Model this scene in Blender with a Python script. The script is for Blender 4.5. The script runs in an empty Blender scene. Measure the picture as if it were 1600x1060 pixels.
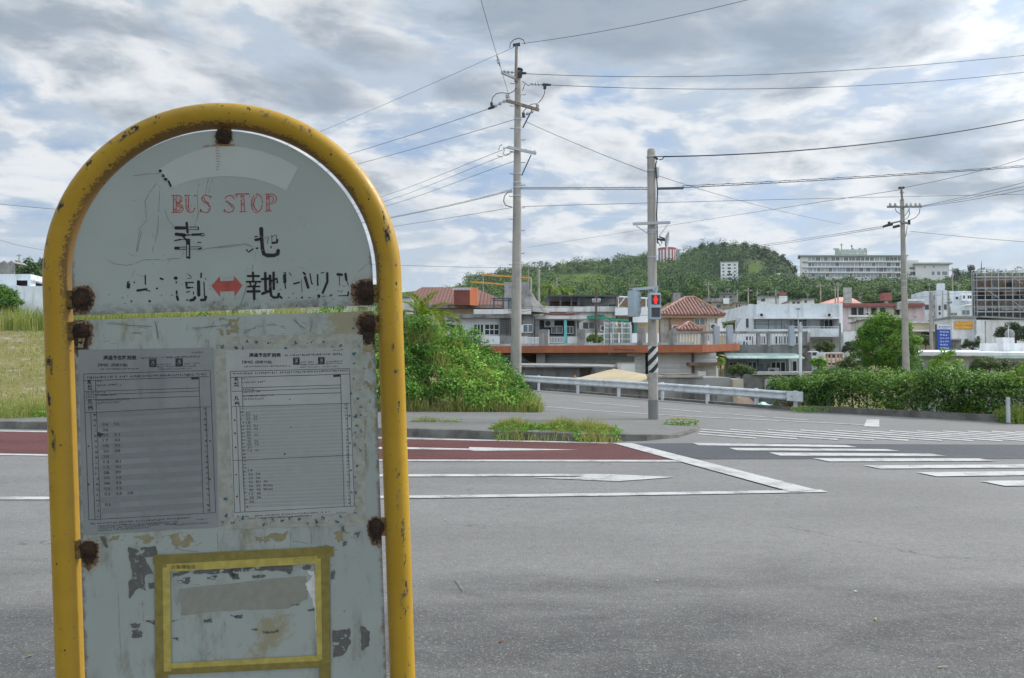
import bpy, bmesh, math, random
import numpy as np
from mathutils import Vector, Matrix
R = math.radians
SC = bpy.context.scene
COL = SC.collection
rng = np.random.default_rng(11)
random.seed(5)

# ------------------------------------------------------------------ camera
F, CAMH, PITCH = 1244.0, 1.5, math.atan(36 / 1244)      # 28 mm lens, eye 1.5 m above the road
cam = bpy.data.objects.new('camera', bpy.data.cameras.new('camera'))
COL.objects.link(cam)
cam.location = (0, 0, CAMH)
cam.rotation_euler = (R(90) + PITCH, 0, 0)
cam.data.sensor_width = 36.0
cam.data.lens = 36.0 * F / 1600
cam.data.clip_start, cam.data.clip_end = 0.05, 6000
SC.camera = cam

# ------------------------------------------------------------------ sun, sky
SUN = Vector((0.80, 0.42, 0.80)).normalized()
el, az = math.asin(SUN.z), math.atan2(SUN.x, SUN.y)
sl = bpy.data.lights.new('sun', 'SUN')
sl.energy, sl.angle, sl.color = 2.3, R(10), (1, 0.955, 0.89)
so = bpy.data.objects.new('sun', sl)
COL.objects.link(so)
so.rotation_euler = (-SUN).to_track_quat('-Z', 'Y').to_euler()
SC.view_settings.view_transform = 'Standard'
SC.view_settings.look = 'None'
SC.view_settings.exposure = 0.3

W = bpy.data.worlds.new('World')
SC.world = W
W.use_nodes = True


class NT:
    """small helper to write node trees in one line each"""
    def __init__(s, nt):
        s.nt = nt
        nt.nodes.clear()

    def n(s, t, **kw):
        nd = s.nt.nodes.new(t)
        for k, v in kw.items():
            setattr(nd, k, v)
        return nd

    def put(s, sock, v):
        if v is None:
            return
        if isinstance(v, bpy.types.NodeSocket):
            s.nt.links.new(v, sock)
        elif isinstance(v, (tuple, list, Vector)):
            v = tuple(v)
            sock.default_value = v + (1.0,) if sock.type == 'RGBA' and len(v) == 3 else v
        else:
            sock.default_value = v

    def math(s, op, a, b=None, c=None, clamp=False):
        nd = s.n('ShaderNodeMath', operation=op, use_clamp=clamp)
        s.put(nd.inputs[0], a); s.put(nd.inputs[1], b); s.put(nd.inputs[2], c)
        return nd.outputs[0]

    def vmath(s, op, a, b=None, out=0, scale=None):
        nd = s.n('ShaderNodeVectorMath', operation=op)
        s.put(nd.inputs[0], a); s.put(nd.inputs[1], b)
        if scale is not None:
            s.put(nd.inputs['Scale'], scale)
        return nd.outputs[out]

    def ramp(s, v, a, b, lo=0.0, hi=1.0, smooth=True):
        nd = s.n('ShaderNodeMapRange', interpolation_type='SMOOTHSTEP' if smooth else 'LINEAR')
        s.put(nd.inputs[0], v); s.put(nd.inputs[1], a); s.put(nd.inputs[2], b); s.put(nd.inputs[3], lo); s.put(nd.inputs[4], hi)
        return nd.outputs[0]

    def mix(s, f, a, b, mode='MIX'):
        nd = s.n('ShaderNodeMix', data_type='RGBA', blend_type=mode)
        s.put(nd.inputs[0], f); s.put(nd.inputs[6], a); s.put(nd.inputs[7], b)
        return nd.outputs[2]

    def noise(s, vec, scale, detail=4, rough=0.55, dist=0.0, col=False, lac=2.0):
        nd = s.n('ShaderNodeTexNoise')
        s.put(nd.inputs['Vector'], vec)
        nd.inputs['Scale'].default_value = scale; nd.inputs['Detail'].default_value = detail
        nd.inputs['Roughness'].default_value = rough; nd.inputs['Distortion'].default_value = dist
        nd.inputs['Lacunarity'].default_value = lac
        return nd.outputs[1 if col else 0]

    def vor(s, vec, scale, out='Distance', feature='F1', rnd=1.0):
        nd = s.n('ShaderNodeTexVoronoi', feature=feature)
        s.put(nd.inputs['Vector'], vec)
        nd.inputs['Scale'].default_value = scale; nd.inputs['Randomness'].default_value = rnd
        return nd.outputs[out]

    def sep(s, v):
        nd = s.n('ShaderNodeSeparateXYZ'); s.put(nd.inputs[0], v)
        return nd.outputs

    def comb(s, x, y, z):
        nd = s.n('ShaderNodeCombineXYZ')
        s.put(nd.inputs[0], x); s.put(nd.inputs[1], y); s.put(nd.inputs[2], z)
        return nd.outputs[0]

    def scale(s, v, xyz):
        return s.vmath('MULTIPLY', v, xyz)


def build_sky():
    t = NT(W.node_tree)
    d = t.vmath('NORMALIZE', t.n('ShaderNodeTexCoord').outputs['Generated'])
    x, y, z = t.sep(d)
    zz = t.math('ADD', t.math('MAXIMUM', z, 0.0), 0.20)
    p = t.comb(t.math('DIVIDE', x, zz), t.math('DIVIDE', y, zz), t.math('MULTIPLY', z, 3.4))   # a cloud layer with some height, seen from below
    q = t.vmath('ADD', p, SKY_OFF)
    w = t.noise(q, 1.1, 3, 0.5, col=True)
    w0 = t.vmath('SUBTRACT', w, (0.5, 0.5, 0.5))
    qw = t.vmath('ADD', q, t.vmath('SCALE', w0, scale=0.35))

    def puffs(v):
        """billows: fractal noise with rounded cells over it"""
        a = t.noise(v, 2.7, 7, 0.60)
        c1 = t.math('SUBTRACT', 0.50, t.vor(v, 4.6, 'Distance'))
        return t.math('ADD', a, t.math('MULTIPLY', c1, 0.22))
    n1 = puffs(qw)
    n2 = puffs(t.vmath('ADD', qw, (SUN.x * 0.075, SUN.y * 0.075, 0.085)))
    big = t.noise(t.vmath('ADD', q, (4.2, 1.7, 3.1)), 0.8, 3, 0.5)
    dark = None
    for (px, py, rad, amt) in SKY_DARK:                                  # a few heavy grey banks at set bearings
        c = sky_point(px, py)
        dd = t.vmath('DISTANCE', t.scale(t.vmath('ADD', p, t.vmath('SCALE', w0, scale=1.5)), (1, 1, 0)), c, out=1)
        m = t.math('MULTIPLY', t.ramp(dd, rad, 0.0), amt)
        dark = m if dark is None else t.math('MAXIMUM', dark, m)
    cover = t.math('ADD', n1, t.math('MULTIPLY', t.math('SUBTRACT', big, 0.5), 0.45))
    cover = t.math('ADD', cover, t.math('MULTIPLY', dark, 0.20))
    dens = t.ramp(cover, 0.31, 0.51)
    thick = t.ramp(t.math('ADD', cover, t.math('MULTIPLY', dark, 0.16)), 0.54, 0.78)
    edge = t.ramp(t.math('SUBTRACT', n1, n2), -0.085, 0.085)              # sunward rims bright, lee sides grey
    lit = t.mix(edge, (0.41, 0.48, 0.57), (0.68, 0.70, 0.72))
    cl = t.mix(t.math('MULTIPLY', thick, 0.85), lit, (0.235, 0.29, 0.36))
    sky = t.n('ShaderNodeTexSky', sky_type='NISHITA', sun_disc=False, sun_elevation=el, sun_rotation=az, altitude=60, air_density=1.0, dust_density=2.0, ozone_density=1.5)
    blue = t.vmath('SCALE', sky.outputs[0], scale=0.9)
    blue = t.mix(0.55, blue, (3.5, 4.75, 6.7))
    cl10 = t.vmath('SCALE', cl, scale=10.0)
    c = t.mix(dens, blue, cl10)
    haze = t.ramp(z, -0.02, 0.22, 0.8, 0.0)
    c = t.mix(haze, c, (4.9, 5.6, 6.3))
    dp = t.math('MAXIMUM', t.vmath('DOT_PRODUCT', d, tuple(SUN), out=1), 0.0)
    aur = t.math('ADD', t.math('ADD', 1.0, t.math('MULTIPLY', t.math('POWER', dp, 18.0), 4.0)), t.math('MULTIPLY', t.math('POWER', dp, 4.0), 0.22))
    back = t.ramp(t.math('MULTIPLY', y, -1.0), -0.15, 0.65, 0.0, 1.15)      # a broad bright cloud bank behind the viewer
    aur = t.math('ADD', aur, t.math('MULTIPLY', back, t.ramp(z, -0.05, 0.25)))
    c = t.vmath('SCALE', c, scale=aur)
    bg = t.n('ShaderNodeBackground'); t.put(bg.inputs[0], c); bg.inputs[1].default_value = 0.1
    out = t.n('ShaderNodeOutputWorld'); t.nt.links.new(bg.outputs[0], out.inputs[0])


def pixel_dir(px, py):
    xc, yc = (px - 800) / F, (530 - py) / F
    return Vector((xc, math.cos(PITCH) - yc * math.sin(PITCH), math.sin(PITCH) + yc * math.cos(PITCH)))


def sky_point(px, py):
    d = pixel_dir(px, py).normalized()
    return (d.x / (d.z + 0.20), d.y / (d.z + 0.20), 0.0)


SKY_OFF = (2.4, 7.7, 1.0)
SKY_DARK = [(1080, 30, 0.7, 1.0), (430, 130, 0.45, 0.7), (90, 80, 0.4, 0.6), (1560, 215, 0.35, 0.5)]
build_sky()


# ------------------------------------------------------------------ helpers
def at(px, py, Y):
    """the point seen at photo pixel px, py that lies Y metres ahead"""
    d = pixel_dir(px, py)
    return Vector((0, 0, CAMH)) + d * (Y / d.y)


def gnd(px, py, z=0.0):
    d = pixel_dir(px, py)
    k = (z - CAMH) / d.z
    return Vector((d.x * k, d.y * k, z))


def gx(px, Y):
    return (px - 800) / F * Y


class MB:
    """collects shapes into one mesh"""
    def __init__(s):
        s.v, s.f = [], []

    def poly(s, pts):
        n = len(s.v)
        s.v += [tuple(p) for p in pts]
        s.f.append(tuple(range(n, n + len(pts))))
        return s

    def box(s, x0, x1, y0, y1, z0, z1):
        n = len(s.v)
        s.v += [(x0, y0, z0), (x1, y0, z0), (x1, y1, z0), (x0, y1, z0), (x0, y0, z1), (x1, y0, z1), (x1, y1, z1), (x0, y1, z1)]
        s.f += [tuple(n + i for i in q) for q in ((0, 3, 2, 1), (4, 5, 6, 7), (0, 1, 5, 4), (1, 2, 6, 5), (2, 3, 7, 6), (3, 0, 4, 7))]
        return s

    def prism(s, plan, z0, z1):
        """vertical prism over a plan polygon; z0, z1 numbers or per-point lists"""
        k = len(plan)
        a = sum(plan[i][0] * plan[(i + 1) % k][1] - plan[(i + 1) % k][0] * plan[i][1] for i in range(k))
        zb = z0 if isinstance(z0, (list, tuple)) else [z0] * k
        zt = z1 if isinstance(z1, (list, tuple)) else [z1] * k
        if a < 0:
            plan, zb, zt = plan[::-1], list(zb)[::-1], list(zt)[::-1]
        n = len(s.v)
        s.v += [(p[0], p[1], z) for p, z in zip(plan, zb)] + [(p[0], p[1], z) for p, z in zip(plan, zt)]
        s.f.append(tuple(n + i for i in range(k - 1, -1, -1)))
        s.f.append(tuple(n + k + i for i in range(k)))
        for i in range(k):
            j = (i + 1) % k
            s.f.append((n + i, n + j, n + k + j, n + k + i))
        return s

    def slab(s, pts, d):
        """extrude a planar polygon along vector d"""
        k = len(pts); n = len(s.v); d = Vector(d)
        s.v += [tuple(Vector(p)) for p in pts] + [tuple(Vector(p) + d) for p in pts]
        s.f.append(tuple(n + i for i in range(k))); s.f.append(tuple(n + k + i for i in range(k - 1, -1, -1)))
        for i in range(k):
            j = (i + 1) % k
            s.f.append((n + j, n + i, n + k + i, n + k + j))
        return s

    def tube(s, pts, r, seg=8, cap=True):
        pts = [Vector(p) for p in pts]
        rs = r if isinstance(r, (list, tuple)) else [r] * len(pts)
        n = len(s.v); up = None
        for i, p in enumerate(pts):
            t = (pts[min(i + 1, len(pts) - 1)] - pts[max(i - 1, 0)]).normalized()
            if up is None:
                up = Vector((0, 0, 1)) if abs(t.z) < 0.9 else Vector((0, 1, 0))
            a = (up - t * up.dot(t)).normalized(); up = a
            b = t.cross(a)
            for j in range(seg):
                th = 2 * math.pi * j / seg
                s.v.append(tuple(p + (a * math.cos(th) + b * math.sin(th)) * rs[i]))
        for i in range(len(pts) - 1):
            for j in range(seg):
                k = (j + 1) % seg
                s.f.append((n + i * seg + j, n + i * seg + k, n + (i + 1) * seg + k, n + (i + 1) * seg + j))
        if cap:
            s.f.append(tuple(n + j for j in range(seg - 1, -1, -1)))
            e = n + (len(pts) - 1) * seg
            s.f.append(tuple(e + j for j in range(seg)))
        return s

    def bar(s, a, b, w, h, up=(0, 0, 1)):
        """rectangular bar from a to b, w across, h along up"""
        a, b = Vector(a), Vector(b); t = (b - a).normalized(); u = Vector(up)
        x = t.cross(u)
        if x.length < 1e-4:
            u = Vector((0, 1, 0)); x = t.cross(u)
        x.normalize(); u = x.cross(t).normalized()
        n = len(s.v)
        for p in (a, b):
            for (i, j) in ((-1, -1), (1, -1), (1, 1), (-1, 1)):
                s.v.append(tuple(p + x * (i * w / 2) + u * (j * h / 2)))
        s.f += [(n, n + 1, n + 2, n + 3), (n + 7, n + 6, n + 5, n + 4)]
        for i in range(4):
            j = (i + 1) % 4
            s.f.append((n + j, n + i, n + 4 + i, n + 4 + j))
        return s

    def lathe(s, c, prof, seg=14, axis=(0, 0, 1)):
        q = Vector((0, 0, 1)).rotation_difference(Vector(axis)); c = Vector(c); n = len(s.v)
        for (r, h) in prof:
            for j in range(seg):
                th = 2 * math.pi * j / seg
                s.v.append(tuple(c + q @ Vector((r * math.cos(th), r * math.sin(th), h))))
        for i in range(len(prof) - 1):
            for j in range(seg):
                k = (j + 1) % seg
                s.f.append((n + i * seg + j, n + i * seg + k, n + (i + 1) * seg + k, n + (i + 1) * seg + j))
        s.f.append(tuple(n + j for j in range(seg - 1, -1, -1)))
        e = n + (len(prof) - 1) * seg
        s.f.append(tuple(e + j for j in range(seg)))
        return s

    def build(s, name, m, parent=None, smooth=False, loc=None, bevel=0.0):
        me = bpy.data.meshes.new(name)
        me.from_pydata(s.v, [], s.f)
        if bevel:
            bm = bmesh.new(); bm.from_mesh(me)
            bmesh.ops.bevel(bm, geom=[e for e in bm.edges if e.is_manifold and e.calc_face_angle(0) > 0.5], offset=bevel, segments=2, profile=0.6, affect='EDGES')
            bm.to_mesh(me); bm.free()
        o = bpy.data.objects.new(name, me)
        COL.objects.link(o)
        if m is not None:
            me.materials.append(m)
        if smooth:
            me.polygons.foreach_set('use_smooth', [True] * len(me.polygons))
            if smooth != 'all':
                try:
                    me.set_sharp_from_angle(angle=R(40))
                except Exception:
                    pass
        if parent is not None:
            o.parent = parent
            if loc is None and parent.get('world_mesh'):
                o.matrix_parent_inverse = parent.matrix_basis.inverted()
        if loc is not None:
            o.location = loc
        me.update()
        return o


def empty(name, loc, label, cat, group=None):
    o = bpy.data.objects.new(name, None)
    COL.objects.link(o)
    o.location = loc
    o.empty_display_size = 0.3
    o['label'], o['category'] = label, cat
    o['world_mesh'] = 1              # its parts are modelled in scene coordinates
    if group:
        o['group'] = group
    return o


def tag(o, label, cat, group=None):
    o['label'], o['category'] = label, cat
    if group:
        o['group'] = group
    return o


def struct(o):
    o['kind'] = 'structure'
    return o


# ------------------------------------------------------------------ materials
def mat(name, col, rough=0.7, var=0.12, scale=3.0, dirt=None, streak=None, bump=0.0, bscale=40.0, metal=0.0, spec=0.4, fine=0.0):
    """a painted / mineral surface: colour, broad mottling, dirt spots, rain streaks"""
    m = bpy.data.materials.new(name); m.use_nodes = True
    t = NT(m.node_tree)
    co = t.n('ShaderNodeTexCoord').outputs['Object']
    c = col
    n = t.noise(co, scale, 6, 0.6)
    c = t.mix(t.ramp(n, 0.3, 0.7), tuple(x * (1 - var) for x in col), tuple(min(1, x * (1 + var)) for x in col))
    if dirt:
        dn = t.noise(co, scale * 1.9, 8, 0.65)
        c = t.mix(t.math('MULTIPLY', t.ramp(dn, 0.50, 0.68), dirt[1]), c, dirt[0])
    if streak:
        sn = t.noise(t.scale(co, (streak[2], streak[2], streak[2] * 0.09)), 1.0, 6, 0.6)
        c = t.mix(t.math('MULTIPLY', t.ramp(sn, 0.48, 0.70), streak[1]), c, streak[0])
    if fine:
        fn = t.noise(co, scale * 30, 3, 0.6)
        c = t.mix(t.ramp(fn, 0.3, 0.7), c, t.mix(1.0, c, (1 - fine,) * 3, 'MULTIPLY'))
    b = t.n('ShaderNodeBsdfPrincipled')
    t.put(b.inputs['Base Color'], c)
    b.inputs['Metallic'].default_value = metal
    b.inputs['Specular IOR Level'].default_value = spec
    t.put(b.inputs['Roughness'], t.ramp(n, 0.2, 0.8, max(0, rough - 0.08), min(1, rough + 0.08)))
    if bump:
        bn = t.n('ShaderNodeBump'); bn.inputs['Strength'].default_value = bump
        bn.inputs['Distance'].default_value = 0.02
        t.put(bn.inputs['Height'], t.noise(co, bscale, 4, 0.6))
        t.nt.links.new(bn.outputs[0], b.inputs['Normal'])
    o = t.n('ShaderNodeOutputMaterial'); t.nt.links.new(b.outputs[0], o.inputs[0])
    return m


def rib_mat(name, col, per_m, depth=0.35, axis=0, rough=0.55, dirt=None, streak=None):
    """corrugated or slatted sheet: grooves as real bump, axis 0 = ribs run vertically, 2 = horizontally"""
    m = mat(name, col, rough, 0.08, 1.5, dirt, streak)
    t = NT.__new__(NT); t.nt = m.node_tree
    co = t.n('ShaderNodeTexCoord').outputs['Object']
    v = t.sep(co)[axis]
    wv = t.math('SINE', t.math('MULTIPLY', v, per_m * 6.2832))
    bn = t.n('ShaderNodeBump'); bn.inputs['Strength'].default_value = depth; bn.inputs['Distance'].default_value = 0.05
    t.put(bn.inputs['Height'], t.ramp(wv, -0.9, 0.2))
    b = [n for n in m.node_tree.nodes if n.type == 'BSDF_PRINCIPLED'][0]
    t.nt.links.new(bn.outputs[0], b.inputs['Normal'])
    return m


def leaf_mat(name, cols, trans=0.35, rough=0.55):
    """leaves: each leaf carries its own tint number that picks a green (species, age, and top light painted into hedge and tree crowns)"""
    m = bpy.data.materials.new(name); m.use_nodes = True
    t = NT(m.node_tree)
    a = t.n('ShaderNodeAttribute', attribute_name='tint')
    cr = t.n('ShaderNodeValToRGB')
    k = len(cols)
    while len(cr.color_ramp.elements) < k:
        cr.color_ramp.elements.new(0.5)
    for i, c in enumerate(cols):
        cr.color_ramp.elements[i].position = i / (k - 1)
        cr.color_ramp.elements[i].color = (*c, 1)
    t.put(cr.inputs[0], a.outputs['Fac'])
    b = t.n('ShaderNodeBsdfPrincipled')
    t.put(b.inputs['Base Color'], cr.outputs[0]); b.inputs['Roughness'].default_value = rough
    b.inputs['Specular IOR Level'].default_value = 0.16
    tr = t.n('ShaderNodeBsdfTranslucent')
    t.put(tr.inputs[0], t.mix(1.0, cr.outputs[0], (1.25, 1.3, 0.55), 'MULTIPLY'))
    mx = t.n('ShaderNodeMixShader'); mx.inputs[0].default_value = trans
    t.nt.links.new(b.outputs[0], mx.inputs[1]); t.nt.links.new(tr.outputs[0], mx.inputs[2])
    o = t.n('ShaderNodeOutputMaterial'); t.nt.links.new(mx.outputs[0], o.inputs[0])
    return m


def glow_mat(name, col, s):
    m = bpy.data.materials.new(name); m.use_nodes = True
    t = NT(m.node_tree)
    e = t.n('ShaderNodeEmission'); t.put(e.inputs[0], col); e.inputs[1].default_value = s
    o = t.n('ShaderNodeOutputMaterial'); t.nt.links.new(e.outputs[0], o.inputs[0])
    return m


def glass_mat(name, col=(0.02, 0.025, 0.03)):
    m = bpy.data.materials.new(name); m.use_nodes = True
    b = m.node_tree.nodes['Principled BSDF']
    b.inputs['Base Color'].default_value = (*col, 1); b.inputs['Roughness'].default_value = 0.08
    b.inputs['Specular IOR Level'].default_value = 0.6
    return m

# ------------------------------------------------------------------ terrain and road
def sst(x, a, b):
    t = np.clip((x - a) / (b - a), 0, 1)
    return t * t * (3 - 2 * t)


SKYL = [(-3000, 470), (300, 468), (560, 462), (640, 456), (735, 445), (800, 431), (850, 423), (930, 417), (1000, 411), (1060, 407), (1100, 400), (1140, 395), (1180, 399), (1210, 411), (1240, 428), (1252, 436), (1490, 438), (1620, 436), (4000, 440)]


def terrain_z(x, y):
    x = np.asarray(x, float); y = np.asarray(y, float)
    town = np.interp(y, [0, 20, 40, 66, 80, 100, 150, 200, 230], [-0.8, -0.8, -1.3, -0.8, 0.4, 3.0, 9.0, 15.0, 19.0])
    ye = np.interp(x, [-4, 0.9, 8.9, 12.5, 14.5, 90], [56, 44, 24.4, 19.8, 18.1, 17.6])
    s = y - ye
    z = -0.06 + sst(s, 0.2, 2.5) * (town + 0.06)
    xe = np.interp(y, [18, 21, 22.7, 30, 54, 70, 90], [2.0, 2.0, 0.2, -1.4, -4.4, -4.4, 20.0])
    s2 = xe - x
    left = np.maximum(0.06 + sst(y, 21.2, 50) * 3.4, town)
    lm = sst(s2, 0.0, 2.5) * sst(y, 20.6, 21.4)
    z = z * (1 - lm) + left * lm
    ys = np.maximum(y, 1.0)
    px = 800 + x / ys * F
    sk = np.interp(px, [p[0] for p in SKYL], [p[1] for p in SKYL])
    t = np.clip((y - 230) / 390, 0, 1)
    py = 472 + (sk - 472) * np.where(t < 1, t ** 1.7, 1)
    yc = (530 - py) / F
    hz = 1.5 + np.minimum(ys, 640) * (math.sin(PITCH) + yc * math.cos(PITCH)) / (math.cos(PITCH) - yc * math.sin(PITCH))
    hm = sst(y, 200, 260)
    z = z * (1 - hm) + hz * hm
    z = z - np.maximum(y - 680, 0) * 0.12
    return z


def grid_terrain():
    ys = np.concatenate([np.arange(-30, 62, 1.0), np.arange(62, 250, 6.0), np.arange(250, 720, 10.0), np.array([760, 820, 900, 1100, 1500, 2500])])
    xs = np.concatenate([[-3000, -1500, -800, -500, -350], np.arange(-260, -42, 8.0), np.arange(-42, 43, 1.0), np.arange(46, 380, 8.0), [450, 600, 900, 1500, 3000]])
    X, Y = np.meshgrid(xs, ys)
    Z = terrain_z(X, Y)
    nx, ny = len(xs), len(ys)
    b = MB()
    b.v = np.stack([X, Y, Z], -1).reshape(-1, 3).tolist()
    b.f = [(j * nx + i, j * nx + i + 1, (j + 1) * nx + i + 1, (j + 1) * nx + i) for j in range(ny - 1) for i in range(nx - 1)]
    return b


def ground_mat():
    m = bpy.data.materials.new('ground_soil_grass'); m.use_nodes = True
    t = NT(m.node_tree)
    co = t.n('ShaderNodeTexCoord').outputs['Object']
    n = t.noise(co, 0.35, 6, 0.62); f = t.noise(co, 6.0, 5, 0.7); g = t.noise(co, 1.3, 5, 0.6)
    c = t.mix(t.ramp(n, 0.38, 0.62), (0.115, 0.115, 0.04), (0.20, 0.165, 0.085))
    c = t.mix(t.ramp(f, 0.35, 0.7), c, (0.24, 0.22, 0.10))
    c = t.mix(t.math('MULTIPLY', t.ramp(g, 0.56, 0.66), 0.8), c, (0.30, 0.28, 0.25))
    far = t.sep(co)[1]
    c = t.mix(t.ramp(far, 150, 260), c, (0.06, 0.095, 0.03))
    b = t.n('ShaderNodeBsdfPrincipled'); t.put(b.inputs['Base Color'], c); b.inputs['Roughness'].default_value = 0.95
    b.inputs['Specular IOR Level'].default_value = 0.1
    o = t.n('ShaderNodeOutputMaterial'); t.nt.links.new(b.outputs[0], o.inputs[0])
    return m


def asphalt_mat(name, base, grain=1.0, near_dark=True, var=0.12):
    m = bpy.data.materials.new(name); m.use_nodes = True
    t = NT(m.node_tree)
    co = t.n('ShaderNodeTexCoord').outputs['Object']
    x, y, z = t.sep(co)
    fine = t.noise(co, 150, 2, 0.6)
    agg = t.vor(t.vmath('ADD', co, t.vmath('SCALE', t.noise(co, 40, 2, col=True), scale=0.012)), 150, 'Color'); ag = t.sep(agg)[0]
    mid = t.noise(co, 26, 4, 0.7)
    big = t.noise(t.scale(co, (0.4, 0.9, 1)), 0.9, 7, 0.65)
    c = t.mix(t.ramp(big, 0.3, 0.7), tuple(v * (1 - var) for v in base), tuple(v * (1 + var) for v in base))
    c = t.mix(t.math('MULTIPLY', t.ramp(fine, 0.3, 0.75), 0.5 * grain), c, tuple(v * 0.45 for v in base))
    c = t.mix(t.math('MULTIPLY', t.ramp(mid, 0.5, 0.72), 0.35 * grain), c, tuple(v * 0.5 for v in base))
    if near_dark:   # soft near shade painted in with darker binder, worn in streaks along the lane
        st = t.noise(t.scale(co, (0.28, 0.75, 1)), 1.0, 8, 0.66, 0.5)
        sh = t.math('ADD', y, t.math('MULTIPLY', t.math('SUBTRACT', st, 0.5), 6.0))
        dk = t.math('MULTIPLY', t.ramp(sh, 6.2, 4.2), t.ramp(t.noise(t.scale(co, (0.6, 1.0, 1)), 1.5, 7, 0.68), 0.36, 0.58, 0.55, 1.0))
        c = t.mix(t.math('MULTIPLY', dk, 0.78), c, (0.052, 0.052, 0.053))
    co2 = t.noise(co, 9, 5, 0.75); c = t.mix(t.math('MULTIPLY', t.ramp(co2, 0.42, 0.68), 0.40 * grain), c, tuple(v * 0.55 for v in base))
    lt = t.noise(t.vmath('ADD', co, (3, 7, 1)), 34, 4, 0.75); c = t.mix(t.math('MULTIPLY', t.ramp(lt, 0.54, 0.70), 0.45 * grain), c, tuple(min(1, v * 1.75) for v in base))
    bright = t.ramp(ag, 0.92, 0.97)
    c = t.mix(t.math('MULTIPLY', t.math('MULTIPLY', bright, t.ramp(mid, 0.3, 0.6, 0.3, 1.0)), 0.5 * grain), c, (0.40, 0.40, 0.39))
    # fine cracks
    cr = t.vor(t.vmath('ADD', co, t.vmath('SCALE', t.noise(co, 1.2, 4, 0.6, col=True), scale=1.2)), 0.23, 'Distance', 'DISTANCE_TO_EDGE')
    ck = t.math('MULTIPLY', t.ramp(cr, 0.0035, 0.0), t.ramp(t.noise(co, 0.5, 3), 0.5, 0.6))
    c = t.mix(t.math('MULTIPLY', ck, 0.6), c, (0.05, 0.05, 0.05))
    b = t.n('ShaderNodeBsdfPrincipled'); t.put(b.inputs['Base Color'], c)
    t.put(b.inputs['Roughness'], t.ramp(mid, 0.3, 0.7, 0.62, 0.85)); b.inputs['Specular IOR Level'].default_value = 0.22
    bn = t.n('ShaderNodeBump'); bn.inputs['Strength'].default_value = 0.55; bn.inputs['Distance'].default_value = 0.006
    t.put(bn.inputs['Height'], t.math('ADD', t.vor(co, 85), t.math('MULTIPLY', fine, 0.6)))
    t.nt.links.new(bn.outputs[0], b.inputs['Normal'])
    o = t.n('ShaderNodeOutputMaterial'); t.nt.links.new(b.outputs[0], o.inputs[0])
    return m


def paint_mat(name, col, worn=0.35):
    """road paint worn through in flecks to the asphalt"""
    m = bpy.data.materials.new(name); m.use_nodes = True
    t = NT(m.node_tree)
    co = t.n('ShaderNodeTexCoord').outputs['Object']
    a = t.noise(co, 3.0, 8, 0.7); f = t.noise(co, 45, 4, 0.7)
    k = t.ramp(t.math('ADD', t.math('MULTIPLY', a, 0.6), t.math('MULTIPLY', f, 0.4)), 0.49, 0.58)
    c = t.mix(t.math('MULTIPLY', k, worn), col, (0.2, 0.2, 0.2))
    c = t.mix(t.ramp(t.noise(co, 0.8, 5), 0.3, 0.7), c, t.mix(1.0, c, (0.86, 0.86, 0.85), 'MULTIPLY'))
    b = t.n('ShaderNodeBsdfPrincipled'); t.put(b.inputs['Base Color'], c); b.inputs['Roughness'].default_value = 0.65
    o = t.n('ShaderNodeOutputMaterial'); t.nt.links.new(b.outputs[0], o.inputs[0])
    return m


M = {}
M['ground'] = ground_mat()
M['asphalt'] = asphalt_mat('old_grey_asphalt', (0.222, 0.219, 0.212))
M['asphalt_side'] = asphalt_mat('side_asphalt', (0.225, 0.225, 0.223), 0.6, False)
M['asphalt_new'] = asphalt_mat('new_dark_asphalt', (0.075, 0.08, 0.09), 0.5, False)
M['red_lane'] = asphalt_mat('red_surfacing', (0.115, 0.040, 0.038), 0.45, False, 0.2)
M['white_paint'] = paint_mat('white_road_paint', (0.50, 0.50, 0.49), 0.75)
M['pavement'] = asphalt_mat('pavement_asphalt', (0.19, 0.19, 0.18), 0.9, False)
M['kerb'] = mat('kerb_concrete', (0.15, 0.145, 0.13), 0.9, 0.3, 2.0, ((0.06, 0.06, 0.05), 0.7), ((0.07, 0.07, 0.06), 0.5, 3.0), 0.4, 30)

struct(grid_terrain().build('ground', M['ground'], smooth='all'))


def flat(name, px_poly, m, z):
    b = MB()
    b.poly([gnd(px, py, z) for px, py in px_poly])
    o = b.build(name, m)
    if o.data.polygons[0].normal.z < 0:
        o.data.flip_normals()
    return struct(o)


near_kerb = [(-90, 2.75), (90, 2.75)]
road_pts = [(-90, 2.75), (90, 2.75), (90, 17.6), (14.5, 18.0), (12.5, 19.6), (8.95, 24.2), (0.9, 44.2), (-3.2, 57), (-7.5, 57), (-2.5, 32), (-0.2, 24), (0.2, 22.0), (0.2, 17.5), (-14, 20), (-40, 22), (-90, 22)]
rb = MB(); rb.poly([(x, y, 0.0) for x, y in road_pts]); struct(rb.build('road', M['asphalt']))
flat('road_patch_dark', [(985, 693.2), (1085, 692.5), (1340, 694), (1800, 696), (1800, 717), (1300, 717.4), (1092, 717.8)], M['asphalt_new'], 0.004)
flat('bus_lane_red', [(-700, 662), (-200, 671), (0, 674.5), (330, 680), (640, 686.5), (954, 693), (1054, 717.6), (640, 717.6), (300, 714), (0, 709), (-300, 703), (-700, 694)], M['red_lane'], 0.004)


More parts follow.
